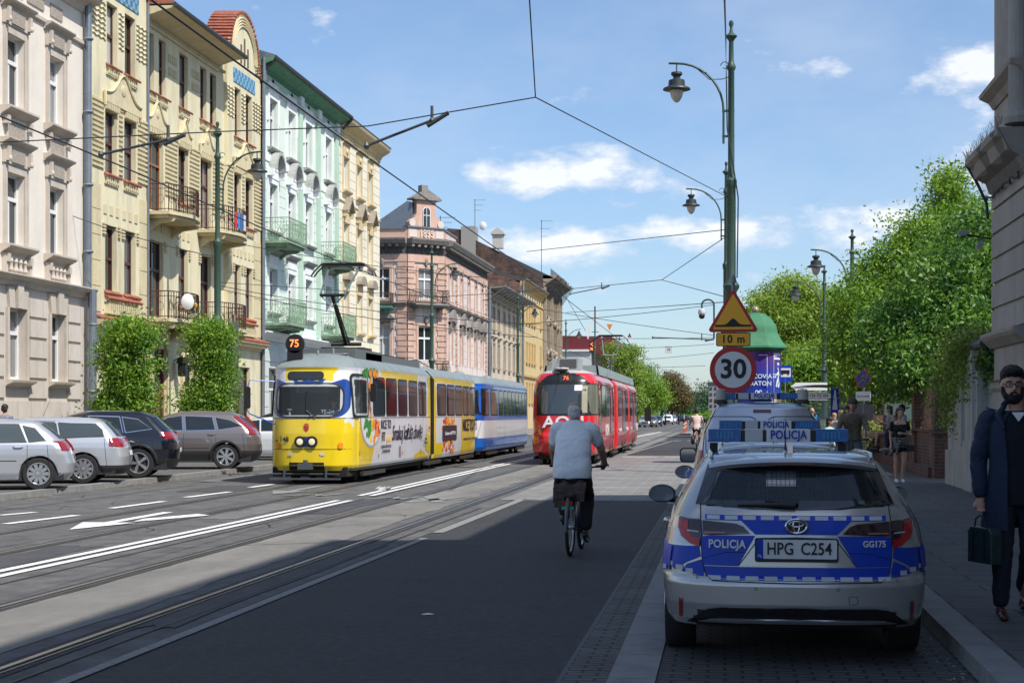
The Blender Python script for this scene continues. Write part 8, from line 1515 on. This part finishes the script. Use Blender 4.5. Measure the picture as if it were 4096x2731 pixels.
hairball(mn_,[((hc[0],hc[1]+.03,hc[2]+.085),(.092,.108,.082)),((hc[0],hc[1]-.045,hc[2]+.11),(.08,.07,.042)),((hc[0],hc[1]+.06,hc[2]+.02),(.09,.06,.09))],hb)
b=MB(); b.ball((hc[0],hc[1]-.035,hc[2]-.085),(.064,.062,.052),16,10); [b.tube([(hc[0]+sg*.077,hc[1]-.0,hc[2]-.0),(hc[0]+sg*.070,hc[1]-.03,hc[2]-.05),(hc[0]+sg*.05,hc[1]-.06,hc[2]-.085)],[.012,.02,.025],8) for sg in(-1,1)]; b.tube([(hc[0]-.03,hc[1]-.09,hc[2]-.055),(hc[0],hc[1]-.10,hc[2]-.042),(hc[0]+.03,hc[1]-.09,hc[2]-.055)],.009,6); remesh(b,.008,'beard',hb,mn_,2)
b=MB(); [b.tube([(hc[0]+sg*.036+.026*math.cos(a),hc[1]-.098,hc[2]+.012+.021*math.sin(a)) for a in [2*PI*i/18 for i in range(18)]],.0032,5,closed=True) for sg in(-1,1)]; b.tube([(hc[0]-.012,hc[1]-.1,hc[2]+.018),(hc[0]+.012,hc[1]-.1,hc[2]+.018)],.0025,5); [b.tube([(hc[0]+sg*.062,hc[1]-.097,hc[2]+.018),(hc[0]+sg*.08,hc[1]+.0,hc[2]+.02)],.002,4) for sg in(-1,1)]; b.build('glasses',blk,mn_)
br_=M('brown_leather',(.07,.018,.015),.35); shoe(mn_,sc(-.12,-.12,.0),br_,.29); shoe(mn_,sc(.09,.28,.03),br_,.29,0,R(-12))
bg_=emp('briefcase','dark green leather briefcase carried by the man in the blue coat','bag',(1.945,12.52,.50),R(-68)); b=MB(); b.ext([(-.19,0),(.19,0),(.185,.26),(.15,.30),(-.15,.30),(-.185,.26)],-.06,.06,'y'); remesh(b,.010,'bag_body',M('green_leather',(.014,.036,.038),.4,var=.2,sc=10,bump=.5,bsc=12),bg_,7); bg_.scale=(.88,.88,.9); bg_.location.z=.53; b=MB(); [b.tube([(-.09,y,.28),(-.06,y,.37),(.0,y,.40),(.06,y,.37),(.09,y,.28)],.008,6) for y in (-.05,.05)]; [b.box(x-.015,x+.015,-.06,-.0555,.02,.28) for x in (-.09,.09)]; b.build('handle',blk,bg_)
# ---- dark figure cut by the right edge behind him (shoe and back visible)
# ---- woman on the pavement
wm=emp('person','young woman in black top and bare legs with a plaid shirt tied at her waist','person',(3.88,36.9,.12),R(4)); b=MB()
torso(b,[(0,0,.78,.15,.10),(0,0,.88,.165,.115),(0,0,1.04,.115,.085),(0,0,1.2,.14,.11),(0,0,1.33,.155,.09),(0,.01,1.39,.07,.06)]); limb(b,[(0,.01,1.36),(0,0,1.47)],[.045,.045]); headmesh(b,(.0,-.02,1.545),.95)
WR=[(-.165,0,1.32),(-.20,.03,1.05),(-.20,-.04,.83)]; WL=[(.165,0,1.32),(.22,.0,1.08),(.03,-.17,1.10)]; limb(b,WR,[.042,.034,.022]); limb(b,WL,[.042,.034,.022]); LR=[(-.085,0,.84),(-.085,-.03,.46),(-.075,.02,.07)]; LL=[(.085,0,.84),(.075,-.08,.46),(.05,-.02,.07)]; limb(b,LR,[.085,.052,.032]); limb(b,LL,[.085,.052,.032]); limb(b,[LR[1],(-.085,.02,.34),LR[2]],[.05,.052,.032]); limb(b,[LL[1],(.07,-.02,.34),LL[2]],[.05,.052,.032]); hand(b,WR[2],(0,-.1,-1),(0,-1,0),.85,.3,1); hand(b,WL[2],(-1,0,.1),(0,1,0),.85,.6,1); remesh(b,.009,'body',skin,wm,3)
b=MB(); torso(b,[(0,0,.98,.135,.10),(0,0,1.06,.125,.095),(0,-.005,1.2,.15,.122),(0,0,1.3,.16,.10)]); limb(b,[WR[0],(-.185,.015,1.18)],[.055,.05]); limb(b,[WL[0],(.193,0,1.2)],[.055,.05]); remesh(b,.011,'top',M('black_cloth',(.006,.006,.007),.85),wm,2)
plaid=M('plaid_shirt',(.20,.19,.17),.9); nt_=plaid.node_tree; tcn=nt_.nodes.new('ShaderNodeTexCoord'); br2=nt_.nodes.new('ShaderNodeTexBrick'); br2.offset=0; br2.inputs['Scale'].default_value=1; br2.inputs['Brick Width'].default_value=.06; br2.inputs['Row Height'].default_value=.06; br2.inputs['Mortar Size'].default_value=.012; br2.inputs['Color1'].default_value=(.22,.2,.18,1); br2.inputs['Color2'].default_value=(.16,.15,.14,1); br2.inputs['Mortar'].default_value=(.04,.035,.035,1); mpn=nt_.nodes.new('ShaderNodeMapping'); mpn.inputs['Rotation'].default_value=(R(90),R(20),0); nt_.links.new(tcn.outputs['Object'],mpn.inputs[0]); nt_.links.new(mpn.outputs[0],br2.inputs['Vector']); nt_.links.new(br2.outputs[0],nt_.nodes['Principled BSDF'].inputs['Base Color'])
b=MB(); b.grid(lambda u,v:((.165+.05*v)*math.cos(2*PI*u)*(1+.05*math.sin(u*40)*v),(.125+.04*v)*math.sin(2*PI*u)*(1+.05*math.sin(u*40)*v)-.0,1.02-(.24+.20*max(0,-math.cos(2*PI*u+.5)))*v),44,10); b.tube([(.02,-.14,.96),(-.05,-.18,.85),(-.11,-.16,.62)],[.03,.06,.012],8); b.tube([(.02,-.14,.96),(.08,-.16,.86),(.06,-.15,.78)],[.03,.05,.02],8); b.ball((.02,-.14,.96),(.045,.04,.04),10,8); b.build('tied_shirt',plaid,wm,60)
b=MB(); limb(b,[(-.085,0,.86),(-.085,-.01,.72)],[.095,.088]); limb(b,[(.085,0,.86),(.083,-.02,.72)],[.095,.088]); remesh(b,.012,'shorts',M('black_cloth'),wm,2)
hw_=M('dark_brown_hair',(.02,.012,.009),.6,bump=.4,bsc=80); hairball(wm,[((0,.015,1.612),(.09,.105,.078)),((0,.05,1.55),(.098,.055,.11)),((-.07,0,1.56),(.02,.05,.07)),((.07,0,1.56),(.02,.05,.07))],hw_); face(wm,(0,-.02,1.545),.95); shoe(wm,(-.08,.0,0),M('white_trainer',(.62,.63,.62),.6),.25); shoe(wm,(.055,-.03,.0),M('white_trainer'),.25)
b=MB(); b.ext(rrect(-.09,.09,-.08,.06,.02),-.03,.03,'y'); b.tube([(-.07,0,.05),(-.02,-.04,.2),(-.12,-.12,.38),(-.30,-.08,.52)],.006,5); tag(b.build('shoulder_bag',blk,None,None,(4.10,36.8,.90)),'small black shoulder bag at the hip of the woman in black','bag')
# ---- bicycle kit (local: rolls toward +y, origin on ground under the bottom bracket)
def bike(label,loc,rz,fc=(.01,.03,.09),R_=.34,wb=1.06,dark=True,lean=0,steer=0):
    r=emp('bicycle',label,'bicycle',loc,rz); fm=M('frame_%d'%int(fc[2]*1000+fc[0]*77),fc,.35,coat=.5); ry,fy=-.44,wb-.44
    for y in (ry,fy):
        b=MB(); b.tube([(0,y+(R_-.02)*math.cos(a),R_+(R_-.02)*math.sin(a)) for a in [2*PI*i/40 for i in range(40)]],.022,8,closed=True); w=b.build('wheel',tyre,r); b=MB(); b.tube([(0,y+(R_-.05)*math.cos(a),R_+(R_-.05)*math.sin(a)) for a in [2*PI*i/36 for i in range(36)]],.011,6,closed=True)
        for k in range(18): a=2*PI*k/18; b.tube([(.02*(-1)**k,y,R_),(0,y+(R_-.05)*math.cos(a),R_+(R_-.05)*math.sin(a))],.0015,3,cap=False)
        b.lathe([(.02,-.05),(.03,-.03),(.03,.03),(.02,.05)],(0,y,R_),10,0,'x'); q=b.build('rim',alloy); q.parent=w
    b=MB(); bb=(0,0,.28); st=(0,-.17,.78); hd=(0,.42,.80); hb_=(0,.47,.66)
    for p,q,rr in ((bb,st,.017),(bb,hb_,.02),(st,hd,.018),(hd,hb_,.02)): b.tube([p,q],rr,8)
    for sg in(-1,1): b.tube([(sg*.02,0,.28),(sg*.06,ry,R_)],.01,6); b.tube([(sg*.01,-.16,.74),(sg*.055,ry,R_)],.009,6); b.tube([(sg*.04,.48,.64),(sg*.05,fy,R_)],.012,6)
    b.tube([(0,-.17,.78),(0,-.21,.95)],.013,8); b.tube([(0,.42,.80),(0,.38,.98)],.013,8); b.build('frame',fm,r)
    b=MB(); b.tube([(-.32,.26,1.03),(-.25,.33,1.02),(-.08,.38,1.0),(.08,.38,1.0),(.25,.33,1.02),(.32,.26,1.03)],.012,8); b.build('handlebar',blk,r); b=MB(); [b.tube([(sg*.22,.31,1.02),(sg*.34,.25,1.03)],.018,8) for sg in (-1,1)]; b.build('grip',blk,r)
    b=MB(); b.ball((0,-.24,.97),(.075,.1,.028),12,8); b.ball((0,-.12,.975),(.03,.1,.022),10,6); b.build('saddle',blk,r)
    b=MB(); b.lathe([(.09,-.004),(.09,.004)],(.06,0,.28),20,0,'x'); [b.tube([(sg*.075,0,.28),(sg*.085,sg*.12,.28-sg*.12)],.01,6) for sg in(-1,1)]; [b.box(sg*.10-.04+sg*.02,sg*.10+.04+sg*.02,sg*.12-.04,sg*.12+.04,.27-sg*.12,.29-sg*.12) for sg in(-1,1)]; b.build('crank',hubd,r)
    b=MB()
    for y in (ry,): b.tube([(0,y-.37*math.cos(a)*1.0,R_+.37*math.sin(a)) for a in [R(-5)+PI*.75*i/12 for i in range(13)]],.02,6)
    b.build('mudguard',M('mud_grey',(.12,.12,.12),.5),r); return r
mb_=bike('black and blue city bicycle ridden along the shaded lane',(-1.77,19.1,0),R(-2),(.008,.02,.06))
b=MB(); b.box(-.06,.06,-.62,-.15,.70,.72); [b.tube([(sg*.06,-.5,.71),(sg*.06,-.44,.34)],.008,5) for sg in(-1,1)]; b.build('rack',blk,mb_); b=MB(); b.ext(rrect(-.062,.062,.60,.655,.02),-.68,-.63,'y'); b.build('tail_light',redl,mb_); b=MB(); b.box(-.072,.072,-.675,-.64,.555,.59); b.build('reflector_strip',M('teal_strip',(.03,.40,.28),.4),mb_); b=MB(); b.box(-.03,.03,-.70,-.66,.46,.55); b.build('mudflap',M('mud_grey'),mb_); b=MB(); b.ball((0,-.28,.86),(.02,.02,.04),8,6); b.build('rear_light',redl,mb_)
bs_=emp('pannier_bag','brown crumpled bag lying across the bicycle rack','bag',(-1.79,18.75,.70),R(-2)); b=MB(); b.grid(lambda u,v:((-1+2*u)*.19,-.09+.18*v,.02+.16*math.sin(PI*min(max(v,.02),.98))**.4*(1-.15*math.sin(u*14))),24,10); b.ext([(-.19,-.08),(-.19,.10),(.19,.12),(.17,-.06)],-.115,-.09,'y'); b.ext([(-.17,-.14),(-.05,-.12),(-.05,.02),(-.18,.02)],-.12,-.10,'y'); b.build('bag',M('brown_bag',(.055,.03,.025),.55,var=.5,sc=12,bump=1,bsc=14),bs_,60); b=MB(); b.grid(lambda u,v:((-.17+.32*u),-.06+.1*v,.16+.025*math.sin(u*9)),12,2); b.build('liner',M('liner_pale',(.45,.5,.55),.6),bs_)
cy=emp('person','grey haired cyclist seen from behind in a pale blue T shirt, nearest rider','person',(-1.77,19.05,0),R(178)); b=MB()
# faces -y locally; rotated so he rides away
secs=[(0,.20,.93,.185,.15),(0,.20,1.03,.20,.16),(0,.15,1.2,.205,.15),(0,.08,1.36,.205,.13),(0,.03,1.47,.185,.10),(0,-.01,1.55,.09,.075)]
torso(b,secs); limb(b,[(0,0,1.54),(0,-.03,1.62)],[.065,.06]); headmesh(b,(0,-.05,1.675),1.0)
CR=[(-.215,.02,1.47),(-.305,-.10,1.24),(-.325,-.30,1.06)]; CL=[(.215,.02,1.47),(.275,-.08,1.24),(.285,-.30,1.06)]; limb(b,CR,[.06,.05,.034]); limb(b,CL,[.06,.05,.034]); LR=[(-.10,.18,.92),(-.13,-.16,.66),(-.135,.02,.26)]; LL=[(.10,.18,.92),(.13,-.22,.80),(.13,-.05,.42)]; limb(b,LR,[.10,.06,.04]); limb(b,LL,[.10,.06,.04]); hand(b,CR[2],(.3,-1,-.1),(0,0,-1),1.05,.8,-1); hand(b,CL[2],(-.3,-1,-.1),(0,0,-1),1.05,.8,1); remesh(b,.010,'body',skin2,cy,3)
b=MB(); torso(b,[(0,.20,.90,.225,.175),(0,.20,1.0,.23,.18),(0,.15,1.2,.215,.165),(0,.08,1.36,.218,.15),(0,.03,1.46,.20,.125),(0,.01,1.53,.15,.10),(0,-.0,1.58,.085,.078)],28); limb(b,[(-.17,.02,1.49),CR[0],(-.268,-.05,1.33)],[.075,.08,.075]); limb(b,[(.17,.02,1.49),CL[0],(.25,-.045,1.33)],[.075,.08,.075]); remesh(b,.012,'shirt',M('pale_blue_shirt',(.78,.81,.83),.9,var=.06,sc=5,bump=.5,bsc=9),cy,3)
b=MB(); b.ball((0,.20,.91),(.19,.16,.12),16,10); limb(b,[LR[0],LR[1],(-.135,.02,.34)],[.125,.09,.075]); limb(b,[LL[0],LL[1],(.13,-.06,.5)],[.125,.09,.075]); remesh(b,.012,'trousers',M('black_trousers',(.010,.010,.012),.85),cy,3)
hairball(cy,[((0,-.0,1.70),(.081,.083,.068)),((0,.03,1.655),(.076,.05,.058))],M('grey_hair',(.6,.59,.57),.8,var=.3,sc=40,bump=.5,bsc=90)); shoe(cy,(-.135,.06,.17),M('dark_trainer',(.03,.03,.032),.6),.28,0,R(14),sole=sw_); shoe(cy,(.13,-.02,.35),M('dark_trainer'),.28,0,R(10),sole=sw_)
b=MB(); [b.ball((s*p[0],p[1],p[2]),.045,10,8) for s,p in ((1,(-.31,-.38,1.05)),(1,(.27,-.38,1.05)))]; b.build('glove',blk,cy,60)
# ---- generic low-detail people
def person(label,loc,rz,top,leg,hair,H=1.72,pose='stand',arms=None,sleeve=1,short=False,hat=None,seat=.0,skinm=None,shoes=(.03,.03,.03),longh=False,drop=0):
    r=emp('person',label,'person',loc,rz); k=H/1.75; s=lambda *p:tuple(q*k for q in p); b=MB(); sk=skinm or skin
    if pose=='stand': hz=.92; L1=[s(-.09,0,.9),s(-.10,-.06,.48),s(-.10,-.02,.08)]; L2=[s(.09,0,.9),s(.10,.04,.48),s(.10,.12,.09)]; t0=0
    elif pose=='sit': hz=.12; L1=[s(-.09,0,.06),s(-.11,-.42,.10),s(-.11,-.40,-.32)]; L2=[s(.09,0,.06),s(.11,-.44,.10),s(.10,-.50,-.30)]; t0=0
    elif pose=='bike': hz=.95; L1=[s(-.09,.18,.92),s(-.12,-.15,.66),s(-.12,.0,.26)]; L2=[s(.09,.18,.92),s(.12,-.2,.78),s(.12,-.05,.40)]; t0=.16
    z0=hz-.92; f=lambda x,y,z: s(x,y+t0*(1-(z-.9)/.6) ,z+z0)
    tz=[f(0,0,.86),f(0,0,.98),f(0,0,1.1),f(0,0,1.3),f(0,0,1.42),f(0,.0,1.48)]; wd=[(.15,.11),(.155,.115),(.135,.10),(.17,.115),(.175,.095),(.08,.065)]
    torso(b,[(*p,w*k,d*k) for p,(w,d) in zip(tz,wd)]); limb(b,[f(0,0,1.46),f(0,-.01,1.56)],[.05*k,.048*k]); hc=f(0,-.03,1.64); headmesh(b,hc,k)
    A1=arms[0] if arms else [(-.19,0,1.41),(-.24,.03,1.14),(-.22,-.05,.90)]; A2=arms[1] if arms else [(.19,0,1.41),(.24,.03,1.14),(.22,-.05,.90)]
    A1=[s(p[0],p[1],p[2]+z0) for p in A1]; A2=[s(p[0],p[1],p[2]+z0) for p in A2]; limb(b,A1,[.047*k,.037*k,.025*k]); limb(b,A2,[.047*k,.037*k,.025*k]); limb(b,L1,[.085*k,.055*k,.038*k]); limb(b,L2,[.085*k,.055*k,.038*k])
    for A,th in ((A1,1),(A2,-1)): d=Vector(A[2])-Vector(A[1]); hand(b,A[2],d,(0,-1,-.3),k*.95,.5,th)
    remesh(b,.014,'body',sk,r,2); b=MB(); torso(b,[(*p,(w+.018)*k,(d+.018)*k) for p,(w,d) in zip(tz,wd)])
    for A in (A1,A2):
        if sleeve==1: limb(b,[A[0],A[1],tuple(np.array(A[1])*.12+np.array(A[2])*.88)],[.065*k,.055*k,.045*k])
        elif sleeve==.5: limb(b,[A[0],tuple((np.array(A[0])+np.array(A[1]))/2)],[.065*k,.06*k])
    remesh(b,.016,'top',top,r,2); b=MB(); b.ball(f(0,0,.9),(.165*k,.125*k,.09*k),12,8)
    for Lg in (L1,L2): limb(b,[Lg[0],Lg[1] if not short else tuple((np.array(Lg[0])+np.array(Lg[1]))/2)]+([] if short else [tuple(np.array(Lg[1])*.1+np.array(Lg[2])*.9)]),[.1*k,.08*k]+([] if short else [.06*k]))
    remesh(b,.016,'shorts' if short else 'trousers',leg,r,2); face(r,hc,k)
    hp=[((hc[0],hc[1]+.02*k,hc[2]+.06*k),(.094*k,.11*k,.088*k)),((hc[0],hc[1]+.055*k,hc[2]),(.094*k,.065*k,.095*k))]
    if longh: hp+=[((hc[0],hc[1]+.075*k,hc[2]-.10*k),(.085*k,.05*k,.12*k))]
    if hair: hairball(r,hp,hair,vox=.013)
    if hat: b=MB(); b.ball((hc[0],hc[1]+.01*k,hc[2]+.07*k),(.092*k,.105*k,.075*k),14,10); b.ball((hc[0],hc[1]-.10*k,hc[2]+.055*k),(.07*k,.08*k,.012*k),12,6); remesh(b,.010,'cap',hat,r,1)
    sm_=M('shoe_%d'%int(sum(shoes)*100),shoes,.6); shoe(r,(L1[2][0],L1[2][1]-.02,L1[2][2]-.08),sm_,.27); shoe(r,(L2[2][0],L2[2][1]-.02,L2[2][2]-.08),sm_,.27); return r
bl_=M('blonde_hair',(.32,.22,.12),.7); camo=M('brown_jacket',(.20,.155,.10),.75,rgb2=(.05,.04,.03),sc=6); gcap=M('camo_cap',(.09,.08,.06),.8,rgb2=(.03,.03,.025),sc=20)
bk2=bike('bicycle of the man in the cap, front towards us on the pavement',(2.56,33.2,.12),R(172),(.05,.05,.055))
person('man in a cap and brown patterned jacket on a bicycle facing us',(2.56,33.2,.10),R(-6),camo,M('grey_jeans',(.06,.08,.09),.9),hw_,1.82,'bike',([(-.19,.05,1.41),(-.27,-.05,1.2),(-.29,-.24,1.12)],[(.19,.05,1.41),(.27,-.05,1.2),(.30,-.24,1.12)]),1,False,gcap)
kb=emp('kick_scooter_wheel','white curved mudguard of a bicycle beside the man in the cap','bicycle',(2.45,32.0,.12)) if False else None
sitarm=([(-.17,0,1.39),(-.2,-.02,1.13),(-.12,-.25,1.18)],[(.17,0,1.39),(.2,-.02,1.13),(.1,-.27,1.22)])
person('girl in a grey sleeveless top sitting on the brick wall looking at her phone',(5.0,50.3,.98),R(-78),M('grey_vest',(.26,.27,.30),.9),M('denim_short',(.12,.18,.26),.9),hw_,1.68,'sit',sitarm,0,True,shoes=(.05,.05,.05),longh=True)
person('person in dark navy trousers sitting on the brick wall behind the woman',(5.05,47.3,.98),R(-76),M('white_pattern_top',(.4,.4,.42),.9),M('navy_cloth',(.012,.014,.035),.9),hw_,1.7,'sit',sitarm,1,False,shoes=(.5,.5,.5))
b=MB(); b.ball((0,0,.14),(.2,.16,.14),14,8); tag(b.build('rucksack',M('black_bag',(.02,.02,.022),.7),None,60,(4.95,49.2,1.0)),'black soft bag on the wall beside the seated girl','bag')
b=MB(); b.ball((0,0,.1),(.12,.14,.11),14,8); tag(b.build('handbag',M('tan_bag',(.22,.13,.06),.7),None,60,(4.75,47.1,1.05)),'tan pouch bag on the lap of the person in navy trousers','bag')
person('bald man with a blue rucksack walking away by the bus stop',(2.85,54,.12),R(180),M('dark_jacket',(.015,.018,.03),.9),M('dark_trousers'),None,1.72,'stand')
rk=emp('rucksack','bright blue rucksack on the back of the bald man','bag',(2.85,53.83,1.12)); b=MB(); b.ball((0,0,.22),(.17,.11,.26),16,10); b.ball((0,-.09,.12),(.11,.06,.12),12,8); b.build('bag',M('bright_blue',(.01,.20,.50),.6),rk,60); b=MB(); [b.tube([(s*.12,.02,.42),(s*.14,.16,.50),(s*.15,.2,.3)],.02,6) for s in (-1,1)]; b.build('strap',M('bright_blue'),rk)
person('blonde woman looking down beside the man in the cap',(3.15,45,.12),R(20),M('white_pattern_top'),M('dark_trousers'),bl_,1.62,'stand',None,1,longh=True); person('blonde woman with long hair behind the rucksack man',(3.5,53,.12),R(170),M('beige_top',(.4,.36,.3),.9),M('dark_trousers'),bl_,1.55,'stand',longh=True)
person('dark haired woman in a pale teal shirt just behind the police cars',(2.4,38,.12),R(60),M('teal_shirt',(.35,.5,.48),.9),M('dark_trousers'),hw_,1.45,'stand',longh=True)
person('man with dark hair partly hidden behind the man in the cap',(3.45,46.5,.12),R(0),M('dark_jacket'),M('dark_trousers'),hw_,1.75,'stand')
person('person in blue and white plaid jacket walking past the beige house',(-19.6,42.0,.18),R(180),M('plaid_blue',(.03,.045,.09),.9,rgb2=(.35,.36,.4),sc=16),M('dark_trousers'),hw_,1.72,'stand')
bk3=bike('far white bicycle with black panniers',(-1.30,75.0,0),R(0),(.5,.5,.5)); b=MB(); [b.ball((s*.17,-.42,.45),(.09,.16,.2),12,8) for s in(-1,1)]; b.build('pannier',blk,bk3,60)
person('far cyclist in a pink patterned shirt and blue cap riding away',(-1.30,75.0,0),R(180),M('pink_shirt',(.55,.40,.40),.9,rgb2=(.60,.52,.42),sc=9),M('olive_shorts',(.03,.03,.022),.9),hw_,1.85,'bike',([(-.19,.05,1.41),(-.27,-.05,1.2),(-.29,-.24,1.08)],[(.19,.05,1.41),(.27,-.05,1.2),(.30,-.24,1.08)]),.5,True,M('blue_cap',(.01,.05,.14),.6))
for i,(sx,Y,c) in enumerate(((2665,240,(.03,.03,.04)),(2718,255,(.02,.02,.03)),(2738,250,(.3,.3,.32)))): person(['pedestrian in black crossing far up the street','walker near the white pavilion','pedestrian in grey beside the far bollards'][i],((sx-2900)/6443*Y,Y,0),R(90),M('far_cloth%d'%i,c,.9),M('dark_trousers'),hw_,1.75,'stand')
# tram driver
person('tram driver in pale blue shirt and sunglasses in the cab of the yellow tram',(-9.35,37.9,1.10),0,M('driver_shirt',(.26,.36,.5),.9),M('dark_trousers'),hw_,1.72,'sit',([(-.18,0,1.39),(-.22,-.02,1.13),(-.14,-.25,1.10)],[(.18,0,1.39),(.22,-.02,1.13),(.16,-.25,1.10)]),1)
